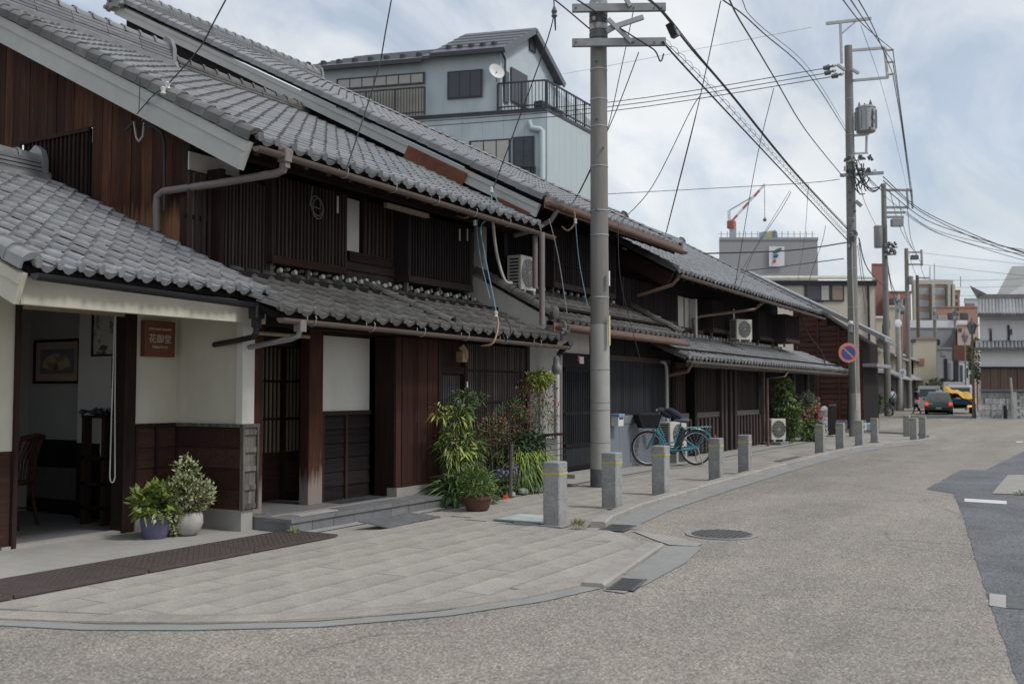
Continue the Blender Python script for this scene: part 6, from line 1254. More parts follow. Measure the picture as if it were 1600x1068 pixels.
q = PG(790, 781, .05); plant('orange_flower', 'single orange flower at the edge of the planting bed', (q.x, q.y, .04), [('petals', 'petal_orange', [(0, 0, .05, .025, .025, .025)], 40, .03, .025, .4, 0), ('foliage', 'leaf_mid', [(-.25, .05, .04, .14, .08, .05)], 160, .05, .02, .4, .2)])
a = PG(797, 775, .05); tag(MB().tube([(a.x, a.y, .05), (a.x + .04, a.y, .75)], [.03, .026], 8).build('garden_stake', 'wood_weath'), 'grey wooden stake standing among the flowers', 'stake')
a, b_, c, e = RY(852, 884, 680, 760, 6.98); rk = thing('wire_rack', 'wire rack with pale panel behind the nearest bollard', 'rack', ((a + b_) / 2, 7, .05)); MB().box(a + .02, b_ - .06, 7.1, 7.13, .3, e - .05).build('panel', 'ac_white', rk)
for k in range(7): MB().tube([(a, 6.98, .12 + k * .09), (b_, 6.98, .12 + k * .09)], .006, 5).build('wire', 'metal_black', rk)
for x in (a, b_): MB().tube([(x, 6.98, .03), (x, 6.98, e)], .009, 6).build('upright', 'metal_black', rk)
B1('top_board', 'wood_dark', rk, a - .02, b_ + .02, 6.92, 7.15, e, e + .025)
q = PG(902, 824, .03); plant('grass_tuft', 'dry yellow grass tuft at the foot of the nearest bollard', (q.x, q.y, .02), [('foliage', 'leaf_dry', [(0, 0, .03, .07, .05, .03)], 150, .09, .006, .8, .2), ('inner_foliage', 'leaf_lime', [(0, 0, .03, .06, .05, .03)], 70, .08, .006, .8, .2)])
q = PG(463, 832, .03); plant('weed', 'tiny green weed at the corner of the entrance platform', (q.x - .05, q.y, .02), [('foliage', 'leaf_lime', [(0, 0, .03, .05, .04, .02)], 30, .05, .02, .5, .2)])
# flowers at the end of the long house
q = PG(1243, 692, .03); fx, fy = q.x, q.y
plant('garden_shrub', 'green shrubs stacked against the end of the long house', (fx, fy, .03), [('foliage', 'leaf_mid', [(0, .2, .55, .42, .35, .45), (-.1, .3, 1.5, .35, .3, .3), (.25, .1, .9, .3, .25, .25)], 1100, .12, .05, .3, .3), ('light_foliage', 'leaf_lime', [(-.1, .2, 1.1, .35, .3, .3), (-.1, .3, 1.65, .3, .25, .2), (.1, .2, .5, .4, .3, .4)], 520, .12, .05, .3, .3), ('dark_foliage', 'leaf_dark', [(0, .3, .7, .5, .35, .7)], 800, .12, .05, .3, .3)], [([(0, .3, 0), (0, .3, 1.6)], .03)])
q = PG(1272, 688, .03); plant('red_flowers', 'red and white flowers in low pots before the board fence', (q.x, q.y, .03), [('foliage', 'leaf_mid', [(-.3, .1, .35, .6, .35, .32), (.5, .1, .3, .4, .3, .25)], 900, .11, .05, .3, .3), ('flowers', 'petal_red', [(-.1, 0, .72, .7, .35, .22), (.3, 0, .5, .4, .3, .2)], 120, .08, .06, .3, 0), ('white_flowers', 'petal_white', [(.3, -.1, .2, .5, .2, .15)], 110, .08, .07, .3, 0), ('dark_foliage', 'leaf_dark', [(0, .1, .3, .7, .35, .3)], 700, .12, .05, .3, .3)])
q = PY(1262, 628, 7.6); hg = plant('hanging_flowers', 'ball of small white flowers hanging under the end of the long eave', (q.x, 7.6, q.z), [('flowers', 'petal_white', [(0, 0, 0, .36, .3, .36), (.3, 0, .12, .22, .2, .22)], 420, .07, .06, .2, .2), ('foliage', 'leaf_mid', [(0, 0, 0, .36, .3, .36), (.3, 0, .14, .24, .2, .22), (.1, 0, -.3, .2, .2, .2)], 800, .09, .04, .2, .4)]); MB().tube([(q.x, 7.6, q.z + .3), (q.x, 7.6, q.z + .95)], .01, 5).build('hanger', 'cable', hg)
a = PY(1281, 630, 7.6); pb = thing('red_box', 'small red box on the dark fence beside the hanging flowers', 'box', (a.x, 7.75, a.z)); MB().cbox(a.x - .22, a.x + .1, 7.6, 7.88, a.z - .3, a.z + .22, .03).build('body', 'petal_red', pb); MB().box(a.x - .18, a.x + .06, 7.59, 7.6, a.z + .05, a.z + .09).build('slot', 'black_void', pb)
q = PG(1300, 680, .03); bb = thing('black_gate', 'low black slatted gate at the end of the board fence', 'gate', (q.x, q.y, .03))
for k in range(7): B1('bar', 'metal_black', bb, q.x - .5 + k * .17, q.x - .46 + k * .17, q.y - .02, q.y + .02, .05, 1.0)
B1('rail', 'metal_black', bb, q.x - .55, q.x + .62, q.y - .03, q.y + .03, 1.0, 1.05)
q = PG(1590, 772, .01); plant('grass_strip', 'short green grass strip beside the tactile paving at the right edge', (q.x, q.y, .0), [('foliage', 'leaf_mid', [(0, -.4, .02, .12, .5, .03)], 500, .07, .008, .9, .2)])
mat('wood_kura', (.055, .032, .025), (.095, .058, .043), 2.5, V, .65, .3, rand=.22)
# ============================================================ blue grey house behind the roofs
def PP(px, py, K, d):                                 # view ray meets the upright plane through K along d
    r = ray(px, py); n = Vector((-d.y, d.x, 0)); return CAM + r * ((K - CAM).dot(n) / r.dot(n))
mat('siding_blue', (.42, .48, .51), (.385, .445, .475), 1.2, rough=.6, dirt=.35, dirtc=(.26, .295, .315), dscale=.6, dvec=(2, 2, .3)); mat('siding_band', (.40, .46, .475), (.37, .43, .45), 1.2, rough=.6); mat('slate_dark', (.095, .10, .115), (.125, .13, .145), 6, rough=.55); mat('trim_dark', (.03, .034, .042), (.04, .045, .052), 4, rough=.5); mat('shade_cream', (.36, .345, .30), (.31, .295, .255), 4, (12, 12, .3), .8)
bh = thing('blue_house', 'three storey pale blue grey house with roof terrace rising behind the tiled roofs', 'house', (36, 20, 0))
K = PD(853, 168, 39.4); K.z = 0; dl = (_F - 4.11 * _R).normalized(); X1 = Vector((1, 0, 0)); Lf = K + dl * 10.5
zs = PD(853, 168, 39.4).z
up = lambda v, z: Vector((v.x, v.y, z))
def wallface(a, b, z0, z1, m, name, n, t=.06, gap=.012, out=None):
    """cladding panels along a wall line; each panel a piece"""
    a, b = Vector((a.x, a.y, 0)), Vector((b.x, b.y, 0)); e = (b - a); o = Vector((e.y, -e.x, 0)).normalized() * t
    if out is not None and o.dot(out) < 0: o = -o
    for k in range(n):
        p, q = a.lerp(b, (k + gap) / n), a.lerp(b, (k + 1 - gap) / n); MB().prism([up(p, z0), up(q, z0), up(q, z1), up(p, z1)], o).build(name, m, bh)
vw = -_F
MB().prism([up(K, 0), up(Lf, 0), up(Lf + X1 * 4.8, 0), up(K + X1 * 4.8, 0)], (0, 0, zs - .05)).build('core', 'siding_blue', bh)
wallface(Lf, K, 0, zs - .16, 'siding_blue', 'siding_panel', 12, .05, .004, vw); wallface(K, K + X1 * 4.8, 0, zs - .16, 'siding_band', 'siding_panel', 9, .05, .006, Vector((0, -1, 0)))
MB().prism([up(K + vw * .12 , zs - .16), up(Lf + vw * .12, zs - .16), up(Lf + X1 * 4.8, zs - .16), up(K + X1 * 4.8 + Vector((0, -.1, 0)), zs - .16)], (0, 0, .14)).build('parapet_trim', 'trim_dark', bh)
# lower windows and a recessed balcony on the long face
def win(px0, px1, py0, py1, m, name='window', t=.09, fr=.07, par=None, bars=0, pl=None):
    pl = pl or (K, dl); a, b = PP(px0, py1, *pl), PP(px1, py1, *pl); z0 = PP((px0 + px1) / 2, py1, *pl).z; z1 = PP((px0 + px1) / 2, py0, *pl).z; o = vw * t
    w = MB().prism([up(a, z0), up(b, z0), up(b, z1), up(a, z1)], o).build(name, 'trim_dark', par or bh); i = (b - a).normalized() * fr
    n = bars + 1
    for k in range(n):
        p, q = (a + i).lerp(b - i, k / n), (a + i).lerp(b - i, (k + 1) / n); s = i * .35 if n > 1 else i * 0
        MB().prism([up(p + s, z0 + fr) + o, up(q - s, z0 + fr) + o, up(q - s, z1 - fr) + o, up(p + s, z1 - fr) + o], vw * .012).build('pane', m, w)
    return w
win(733, 798, 219, 276, 'curtain', bars=2); win(801, 835, 214, 272, 'glass_dark', 'balcony_opening', bars=1)
a, b = PP(798, 262, K, dl), PP(836, 262, K, dl)
for k in range(9): p = a.lerp(b, k / 8) + vw * .25; MB().beam(p, p - Vector((0, 0, .8)), .03, .03).build('baluster', 'trim_dark', bh)
MB().beam(a + vw * .25, b + vw * .25, .05, .05).build('balcony_rail', 'trim_dark', bh)
pp = PP(847, 200, K, dl) + vw * .15; MB().tube([PP(826, 191, K, dl) + vw * .15, PP(830, 202, K, dl) + vw * .15, PP(844, 204, K, dl) + vw * .15, up(pp, PP(847, 206, K, dl).z), up(pp, 7)], .12, 10).build('rain_pipe', 'siding_band', bh, True)
# third floor: gabled block, lower wing, terrace
K2 = PP(782, 172, K, dl); K2.z = 0; L2 = PP(693, 172, K, dl); L2.z = 0
ze = PP(782, 76, K, dl).z; zr = ze + 1.45; dep = 4.6
MB().prism([up(K2, zs), up(L2, zs), up(L2 + X1 * dep, zs), up(K2 + X1 * dep, zs)], (0, 0, ze - zs)).build('upper_block', 'siding_blue', bh)
m2, m3 = K2 + X1 * dep / 2, L2 + X1 * dep / 2
MB().prism([up(K2, ze), up(K2 + X1 * dep, ze), up(m2, zr)], (L2 - K2)).build('gable', 'siding_blue', bh)
def roofslab(a, b, c, d_, t=.12, m='slate_dark', name='roof_slope', ribs=6):
    n = (b - a).cross(d_ - a).normalized(); n = n if n.z > 0 else -n
    MB().prism([a, b, c, d_], n * t).build(name, m, bh)
    for k in range(1, ribs): p, q = a.lerp(d_, k / ribs), b.lerp(c, k / ribs); MB().beam(p + n * (t + .01), q + n * (t + .01), .03, .03).build('roof_course', m, bh)
ex = (K2 - L2).normalized() * .35; ov = Vector((-.4, 0, -.2))
roofslab(up(L2, ze) - ex + ov, up(K2, ze) + ex + ov, up(m2, zr) + ex, up(m3, zr) - ex); roofslab(up(L2 + X1 * dep, ze) - ex - Vector((-.4, 0, .2)), up(K2 + X1 * dep, ze) + ex - Vector((-.4, 0, .2)), up(m2, zr) + ex, up(m3, zr) - ex)
MB().beam(up(L2, ze) - ex + ov * 1.05, up(K2, ze) + ex + ov * 1.05, .14, .14).build('eave_gutter', 'trim_dark', bh); MB().beam(up(K2, ze) + ex + ov, up(m2, zr) + ex, .08, .24).beam(up(K2 + X1 * dep, ze) + ex - Vector((-.4, 0, .2)), up(m2, zr) + ex, .08, .24).build('verge_trim', 'slate_dark', bh)
for k in range(5): p = (up(L2, ze) + ov).lerp(up(K2, ze) + ov, (k + .5) / 5) + X1 * .35 + Vector((0, 0, .36)); MB().cbox(p.x - .1, p.x + .1, p.y - .1, p.y + .1, p.z - .1, p.z + .12, .02).build('snow_guard', 'trim_dark', bh)
win(699, 754, 111, 154, 'trim_shutter', bars=2) if mat('trim_shutter', (.05, .055, .068), (.065, .07, .082), 4, (1, 1, 30), .5) else None
def sidewall(px0, px1, py0, py1, m, name, Kx):      # window on the street-parallel side through Kx
    a, b = PP(px0, py1, Kx, X1), PP(px1, py1, Kx, X1); z1 = PP((px0 + px1) / 2, py0, Kx, X1).z; z0 = PP((px0 + px1) / 2, py1, Kx, X1).z
    MB().prism([up(a, z0), up(b, z0), up(b, z1), up(a, z1)], (0, -.08, 0)).build(name, m, bh)
sidewall(826, 835, 58, 81, 'trim_dark', 'vent', K2); sidewall(786, 793, 112, 160, 'glass_dark', 'door', K2); sidewall(797, 822, 112, 164, 'trim_shutter', 'shuttered_door', K2)
MB().tube([up(K2, ze - .1) + vw * .2, up(K2, ze - .4) + Vector((.2, -.1, 0)), up(K2, zs + 1.2) + Vector((.2, -.1, 0))], .05, 8).build('downpipe', 'trim_dark', bh)
q = PP(776, 118, K, dl) + vw * .5; dish = MB().lathe([(.04, -.10), (.22, -.05), (.33, .03), (.34, .04), (.21, -.03), (.0, -.08)], q, 18, (Vector((-.5, -.8, .35))).to_track_quat('Z', 'Y')).build('satellite_dish', 'white_paint', bh, True); MB().tube([q, q - vw * .5 - Vector((0, 0, .25))], .025, 6).build('dish_arm', 'metal_grey', dish)
K3 = K2 + X1 * dep; a, b = PP(843, 92, K3, Vector((0, 1, 0))), 0
MB().prism([up(K2 + X1 * (dep + .1), zs), up(K2 + X1 * (dep + 4.2), zs), up(K2 + X1 * (dep + 4.2), ze - 1.0), up(K2 + X1 * (dep + .1), ze - .3)], (0, 2.5, 0)).build('stair_block', 'siding_band', bh)
# left wing with a long window band and balcony
L3 = PP(470, 172, K, dl); L3.z = 0; zw = PP(600, 97, K, dl).z
MB().prism([up(L2, zs), up(L3, zs), up(L3 + X1 * 5, zs), up(L2 + X1 * 5, zs)], (0, 0, zw - zs)).build('wing', 'siding_blue', bh)
L2s = PP(668, 172, K, dl); L2s.z = 0
roofslab(up(L3, zw) + ov, up(L2s, zw) + ov, up(L2s + X1 * 2.6, zw + 1.15), up(L3 + X1 * 2.6 + (K2 - L3).normalized() * 1.2, zw + 1.15)); MB().beam(up(L3, zw) + ov * 1.05, up(L2s, zw) + ov * 1.05, .14, .14).build('eave_gutter', 'trim_dark', bh)
roofslab(up(L2s, zw + .05) + ov, up(L2, zw + .05) + ov + (K2 - L2) * .05, up(L2 + X1 * 1.0, zw + .6), up(L2s + X1 * 1.0, zw + .6), ribs=3)
for k in range(8): p = (up(L3, zw) + ov).lerp(up(L2s, zw) + ov, (k + .5) / 8) + X1 * .35 + Vector((0, 0, .34)); MB().cbox(p.x - .1, p.x + .1, p.y - .1, p.y + .1, p.z - .1, p.z + .1, .02).build('snow_guard', 'trim_dark', bh)
win(526, 664, 119, 137, 'curtain', bars=6)
a, b = PP(526, 139, K, dl), PP(664, 139, K, dl); MB().prism([up(a, zs), up(b, zs), up(b, a.z), up(a, a.z)], vw * .04).build('screen_wall', 'shade_cream', bh)
def railing(a, b, h, n, posts, name='terrace_railing', glass=None):
    a, b = Vector(a), Vector(b); r = MB().beam(a + Vector((0, 0, h)), b + Vector((0, 0, h)), .06, .06).beam(a + Vector((0, 0, .12)), b + Vector((0, 0, .12)), .05, .05).build(name, 'trim_dark', bh)
    for k in range(n + 1): p = a.lerp(b, k / n); w = .07 if k % posts == 0 else .025; MB().beam(p, p + Vector((0, 0, h)), w, w).build('baluster', 'trim_dark', r)
    if glass: MB().prism([a + Vector((0, 0, .2)), b + Vector((0, 0, .2)), b + Vector((0, 0, h - .08)), a + Vector((0, 0, h - .08))], Vector((0, .02, 0))).build('pane', glass, r)
railing(up(PP(530, 172, K, dl) + vw * .5, zs - .1), up(PP(665, 172, K, dl) + vw * .5, zs - .1), 1.15, 30, 10, 'balcony_railing')
railing(up(PP(778, 172, K, dl) + vw * .05, zs), up(K + vw * .05, zs), 1.1, 14, 7); railing(up(K, zs) + Vector((0, -.05, 0)), up(K + X1 * 4.75, zs) + Vector((0, -.05, 0)), 1.1, 22, 4, glass=None)
for k in range(2): p = up(K + X1 * (1.2 + k * 1.1) + Vector((0, .8, 0)), zs); MB().cbox(p.x - .4, p.x + .4, p.y - .2, p.y + .2, p.z, p.z + .6, .02).build('terrace_unit', 'trim_dark', bh)

# ============================================================ buildings farther along the street
def block(name, label, p0, p1, ytop, D0, m, depth=8, roofm=None, wins=(), wm='glass_dark', D1=None, z0=0., par=None, cat='building', ridge_h=0, rm='slate_dark', cap=.15):
    """a building whose front runs from pixel column p0 (at depth D0) to p1 (at depth D1)"""
    D1 = D1 or D0; a, b = PD(p0, 613, D0), PD(p1, 613, D1); a.z = b.z = 0; zt = PD((p0 + p1) / 2, ytop, (D0 + D1) / 2).z
    t = thing(name, label, cat, tuple((a + b) / 2)); bk = (_F + _R * ((p0 - 800) / FPX)) * depth
    MB().prism([up(a, z0), up(b, z0), up(b + bk, z0), up(a + bk, z0)], (0, 0, zt - z0)).build('wall', m, t)
    e = (b - a).normalized()
    if cap: MB().prism([up(a, zt) - e * .1 - _F * .12, up(b, zt) + e * .1 - _F * .12, up(b + bk, zt) + e * .1, up(a + bk, zt) - e * .1], (0, 0, cap)).build('parapet', roofm or m, t)
    for (x0, x1, y0, y1, *mm) in wins:
        u0, u1 = (x0 - p0) / (p1 - p0), (x1 - p0) / (p1 - p0); q0, q1 = a.lerp(b, u0), a.lerp(b, u1); Dm = D0 + (D1 - D0) * (u0 + u1) / 2
        w0, w1 = PD((x0 + x1) / 2, y1, Dm).z, PD((x0 + x1) / 2, y0, Dm).z; fr = MB().prism([up(q0, w0), up(q1, w0), up(q1, w1), up(q0, w1)], -_F * .06).build('window', mm[0] if mm else 'trim_dark', t)
        f_ = min(.12, (w1 - w0) * .12, (q1 - q0).length * .12); MB().prism([up(q0 + e * f_, w0 + f_) - _F * .06, up(q1 - e * f_, w0 + f_) - _F * .06, up(q1 - e * f_, w1 - f_) - _F * .06, up(q0 + e * f_, w1 - f_) - _F * .06], -_F * .02).build('pane', mm[1] if len(mm) > 1 else wm, fr)
    t['tmp'] = 0; del t['tmp']
    return t, a, b, bk, zt
mat('stucco_beige', (.50, .455, .39), (.45, .41, .35), 2, rough=.9, bump=.2, bscale=8); mat('stucco_cream', (.47, .42, .33), (.43, .385, .30), 2, rough=.9); mat('hall_grey', (.27, .275, .285), (.25, .255, .265), .6, (4, 4, .2), .8); mat('brick_red', (.30, .15, .13), (.27, .135, .115), 4, rough=.85); mat('brick_orange', (.34, .20, .15), (.31, .18, .135), 4, rough=.85); mat('conc_tower', (.42, .40, .35), (.38, .36, .315), 2, rough=.85); mat('tile_brown', (.27, .20, .165), (.24, .18, .15), 3, rough=.8); mat('wall_pink', (.46, .33, .28), (.42, .30, .255), 2, rough=.9); mat('roof_cream', (.44, .40, .33), (.40, .365, .30), 2, rough=.5); mat('wall_grey', (.28, .29, .30), (.25, .26, .27), 2, rough=.85); mat('roof_dull', (.22, .225, .23), (.27, .275, .28), 3, (1, 8, 1), .6); mat('corten', (.10, .042, .03), (.14, .06, .04), 3, V, .8); mat('shop_dark', (.03, .027, .027), (.05, .043, .042), 3, rough=.7); mat('gable_pale', (.46, .47, .46), (.43, .44, .43), 1); mat('wall_white', (.60, .61, .62), (.55, .56, .57), 1.5, rough=.85)  # distant brick colours are greyed and paled to stand in for haze
# brown weatherboard house at the corner
EX = 37.2; wb = thing('brown_boarded_house', 'red brown weatherboarded house end behind the second pole', 'house', (EX, 9.5, 0))
vp = [PX(1288, 488, EX), PX(1372, 529, EX)]; yl, yr = PX(1240, 560, EX).y, PX(1349, 600, EX).y
MB().prism([(EX + .05, yr, 0), (EX + .05, yl, 0), (EX + .05, yl, vp[0].z + .6), (EX + .05, yr, vp[1].z - .1)], (2.9, 0, 0)).build('wall', 'wood_black', wb)
sl = (vp[0].z - vp[1].z) / (vp[0].y - vp[1].y); zt_ = lambda y: vp[1].z - .25 + sl * (y - vp[1].y)
nb = 22; h0 = .45; zz_ = h0
while zz_ < zt_(yl):
    y1 = yl; y0 = max(yr, (zz_ + .19 - zt_(yr)) / sl + yr)
    if y1 - y0 > .1: MB().add([(EX - .02, y0, zz_), (EX - .02, y1, zz_), (EX + .02, y1, zz_ + .185), (EX + .02, y0, zz_ + .185), (EX + .05, y0, zz_), (EX + .05, y1, zz_), (EX + .05, y1, zz_ + .185), (EX + .05, y0, zz_ + .185)], [(0, 1, 2, 3), (0, 4, 5, 1), (3, 2, 6, 7), (0, 3, 7, 4), (1, 5, 6, 2)]).build('weatherboard', 'wood_brick', wb)
    zz_ += .19
for k in range(4): y = yr + .05 + k * (yl - yr) / 3.3; B1('batten', 'wood_brick', wb, EX - .05, EX - .02, y, y + .06, .45, min(zt_(y), 6))
B1('base', 'rock', wb, EX - .06, EX + .06, yr - .05, yl, 0, .45); MB().prism([(EX - .35, vp[1].y - .3, vp[1].z - .12), (EX - .35, vp[0].y + 3, vp[0].z + sl * 3 + .0), (EX - .35, vp[0].y + 3, vp[0].z + sl * 3 + .16), (EX - .35, vp[1].y - .3, vp[1].z + .04)], (1.8, 0, 0)).build('roof_slope', 'tile_grey', wb)
B1('pent_roof', 'tile_grey', wb, EX - .1, EX + 2.8, yr - .5, yr, 2.35, 2.47)
p = PG(1290, 662, 0); tag(MB().lathe([(.3, 0), (.32, .3), (.2, .5), (.24, .8), (.05, .95)], (36.6, 8.2, 0), 10).build('stone_lantern', 'rock', None, True), 'squat grey stone ornament before the brown boarded house', 'ornament')
t, a, b, bk, zt = block('beige_block', 'beige rendered block with shallow cream metal roof behind the second pole', 1165, 1369, 446, 52, 'stucco_beige', 12, 'metal_black', [(1259, 1289, 441, 472, 'trim_dark', 'trim_shutter'), (1281, 1299, 442, 471, 'trim_dark', 'curtain'), (1300, 1321, 442, 471, 'trim_dark', 'tile_brown')], cap=.25)
n = 12
for k in range(n):
    u0, u1 = k / n, (k + 1) / n; za = zt + .3
    p, q = a.lerp(b, u0), a.lerp(b, u1 - .004)
    MB().prism([up(p, za) - _F * .3, up(q, za) - _F * .3, up(q + bk * .5, za + .85), up(p + bk * .5, za + .85)], (0, 0, .08)).build('roof_panel', 'roof_cream', t)
MB().tube([up(b, zt) - _F * .1 - _R * .35, up(b, 3) - _F * .1 - _R * .35], .06, 8).build('downpipe', 'metal_black', t)
MB().prism([up(b, 0), up(b, zt), up(b + bk, zt), up(b + bk, 0)], _R * .05).build('side_wall', 'plaster_grey', t)
# grey hall with banner
t, a, b, bk, zt = block('grey_hall', 'wide windowless grey hall with white banner beyond the roofs', 1127, 1281, 375, 150, 'hall_grey', 30, 'hall_grey', cap=.4)
for k in range(16): p = a.lerp(b, (k + .5) / 16); MB().tube([up(p, zt) + _F, up(p, zt + 1.5) + _F], .06, 5).build('rail_post', 'metal_galv', t)
MB().beam(up(a, zt + 1.1) + _F, up(b, zt + 1.1) + _F, .05, .05).build('roof_rail', 'metal_galv', t)
def D150(px, py, o=.3): return PD(px, py, 150 - o)
fl = MB().prism([D150(1201.5, 416), D150(1225.5, 416), D150(1225.5, 385), D150(1201.5, 385)], -_F * .1).build('banner', 'wall_white', t)
def disc(cx, cy, rx, ry, ang, m, nm): 
    pts = []
    for k in range(18): x, y = rx * math.cos(k * PI / 9), ry * math.sin(k * PI / 9); pts.append(D150(cx + x * math.cos(ang) - y * math.sin(ang), cy - (x * math.sin(ang) + y * math.cos(ang)), .45))
    MB().prism(pts, -_F * .08).build(nm, m, fl)
mat('logo_green', (.03, .17, .09)); mat('logo_blue', (.05, .085, .27)); mat('logo_red', (.5, .06, .07))
disc(1214.5, 391.5, 8, 2.6, .5, 'logo_green', 'emblem_stroke'); disc(1212, 400, 4.2, 2.8, .35, 'logo_blue', 'emblem_oval'); disc(1210, 408, 2.7, 2.6, 0, 'logo_red', 'emblem_dot')
bb = thing('billboard', 'small multicoloured billboard on the roof of the grey hall', 'billboard', tuple(PD(1200, 374, 152)))
mat('bb1', (.25, .36, .42)); mat('bb2', (.50, .42, .12)); mat('bb3', (.10, .22, .34))
for k, (x0, x1, m) in enumerate(((1187, 1198, 'bb1'), (1198.2, 1206, 'bb2'), (1206.2, 1212, 'bb3'))): MB().prism([PD(x0, 375, 152), PD(x1, 375, 152), PD(x1, 361 - k, 152), PD(x0, 363 - k, 152)], _F * .4).build('panel', m, bb)
MB().tube([PD(1212, 362, 152), PD(1214, 375, 153)], .2, 5).build('strut', 'metal_grey', bb)
cr_ = thing('crane', 'red and white construction crane beyond the grey hall', 'crane', tuple(PD(1145, 375, 190)))
mat('crane_red', (.36, .12, .085), (.32, .10, .07), 5)
MB().beam(PD(1145, 400, 190), PD(1145, 356, 190), 1.1, 1.1).build('mast', 'metal_galv', cr_); q = PD(1143, 352, 190); MB().cbox(q.x - .8, q.x + .8, q.y - .7, q.y + .7, q.z - .6, q.z + .9, .15).build('cab', 'crane_red', cr_); MB().beam(PD(1140, 350, 190), PD(1139, 329, 190), .4, .5).build('counter_post', 'white_paint', cr_)
for k in range(6): u = k / 6; p, q = PD(1143, 346, 190), PD(1195, 288, 190); MB().beam(p.lerp(q, u), p.lerp(q, u + 1 / 6), .32, .45).build('jib_section', 'crane_red' if k % 2 == 0 else 'white_paint', cr_)
MB().tube([PD(1139, 329, 190), PD(1180, 305, 190)], .1, 4).tube([PD(1194.5, 289, 190), PD(1195, 346, 190)], .06, 4).build('hoist_rope', 'cable_grey', cr_); q = PD(1195, 346, 190); MB().lathe([(.2, 0), (.4, .3), (.1, .8)], q, 8).build('hook_block', 'iron_dark', cr_)
# distant tall buildings
def winrow(x0, x1, y0, y1, nx, ny, fx=.7, fy=.55, *m):
    return [(x0 + (x1 - x0) * (i + .5 - fx / 2) / nx, x0 + (x1 - x0) * (i + .5 + fx / 2) / nx, y0 + (y1 - y0) * (j + .5 - fy / 2) / ny, y0 + (y1 - y0) * (j + .5 + fy / 2) / ny, *m) for i in range(nx) for j in range(ny)]
block('red_tower', 'slim tall red building behind the third pole', 1366, 1388, 413, 165, 'brick_red', 14, None, winrow(1382, 1388, 418, 455, 1, 4, .5, .4))
block('red_flats', 'broad red apartment block with dark windows behind the beige block', 1388, 1426, 456, 160, 'brick_red', 14, None, winrow(1389, 1425, 462, 480, 3, 1, .7, .5))
t, a, b, bk, zt = block('tower_block', 'tall beige and brown apartment tower with balconies at the end of the street', 1428, 1492, 444, 185, 'tile_brown', 18, 'conc_tower', winrow(1433, 1456, 446, 520, 1, 4, .85, .5, 'conc_tower', 'glass_sky') + winrow(1461, 1480, 446, 520, 1, 4, .95, .55, 'conc_tower', 'glass_sky'), cap=.8)
for x in (1429, 1457.5, 1482, 1489): MB().beam(PD(x, 444, 184.5), up(PD(x, 613, 184.5), 0), .7, .5).build('pilaster', 'conc_tower', t)
for (x, y0) in ((1453, 416), (1460, 412), (1501, 432)): MB().tube([PD(x, 448, 186), PD(x, y0, 186)], .08, 4).build('antenna', 'metal_grey', t)
block('orange_annex', 'orange brick stair tower right of the apartment tower', 1492, 1503, 454, 188, 'brick_orange', 12, None, winrow(1494, 1501, 458, 480, 1, 2, .6, .5))
block('orange_flats', 'orange brown flats with a balcony strip below the tower', 1464, 1531, 480, 150, 'brick_orange', 12, None, [(1468, 1482, 493, 500, 'conc_tower', 'glass_sky'), (1484, 1500, 489, 499, 'trim_dark'), (1503, 1515, 489, 499, 'trim_dark')])
block('blue_office', 'distant pale blue box building with a red band', 1510, 1530, 467, 200, 'siding_blue', 10, None, [(1511, 1526, 473.5, 479, 'brick_red', 'brick_red')])
block('white_strip_hall', 'grey hall with white roof edge above the cream houses', 1422, 1512, 512, 120, 'wall_grey', 10, 'wall_white', [(1462, 1470, 531, 538, 'trim_dark')], cap=.9)
block('pink_house', 'pink rendered building behind the street lamps', 1498, 1530, 508, 112, 'wall_pink', 10, None, [(1500, 1505, 513, 518), (1509, 1513, 522, 532, 'conc_tower', 'glass_sky')])
block('grey_middle', 'grey concrete buildings closing the street behind the truck', 1455, 1500, 545, 105, 'wall_grey', 8, None, [(1461, 1470, 530, 537, 'trim_dark'), (1476, 1481, 560, 600, 'trim_dark'), (1484, 1488, 565, 600, 'wall_white', 'glass_sky'), (1490, 1494, 552, 562), (1472, 1480, 549, 556, 'conc_tower', 'glass_sky')])
block('pale_end_house', 'pale narrow house seen below the brown steel panel', 1497, 1522, 563, 108, 'wall_white', 6, None, [(1500, 1505, 570, 600, 'wall_grey', 'trim_shutter'), (1509, 1513, 575, 590, 'trim_dark'), (1516, 1520, 568, 578, 'trim_dark'), (1516, 1520, 584, 600, 'trim_dark')])
cp = thing('steel_panel', 'brown rusted steel panel standing on a dark post over the street', 'panel', tuple(up(PD(1503, 620, 95), 0)))
for k in range(7): x = 1490.5 + k * 3.8; MB().prism([PD(x, 563, 95), PD(x + 3.6, 563, 95), PD(x + 3.6, 539, 95), PD(x, 539, 95)], _F * .4).build('sheet', 'corten', cp)
MB().beam(up(PD(1493.5, 613, 94.8), 0), PD(1493.5, 563, 94.8), .35, .35).build('post', 'metal_black', cp)
# left row of old houses running away behind the second pole
def rowhouse(label, x0, x1, D0, D1, yt, wallm, roof2, wins, pent=None, name='street_house'):
    t, a, b, bk, zt = block(name, label, x0, x1, yt, D0, wallm, 8, wallm, wins, D1=D1, cat='house', cap=0)
    e = (b - a).normalized(); o = Vector((e.y, -e.x, 0)); o = o if o.dot(_R) > 0 else -o
    MB().prism([up(a, zt - .25) + o * .8 - e * .3, up(b, zt - .25) + o * .8 + e * .3, up(b, zt + 1.3) - o * 3, up(a, zt + 1.3) - o * 3], (0, 0, .16)).build('roof_slope', roof2, t)
    if pent: MB().prism([up(a, pent) + o * 1.1, up(b, pent) + o * 1.1, up(b, pent + .55) + o * .05, up(a, pent + .55) + o * .05], (0, 0, .14)).build('pent_roof', roof2, t); MB().prism([up(a, 0) + o * .3, up(b, 0) + o * .3, up(b, pent) + o * .3, up(a, pent) + o * .3], o * .1).build('shopfront', 'shop_dark', t)
    return t
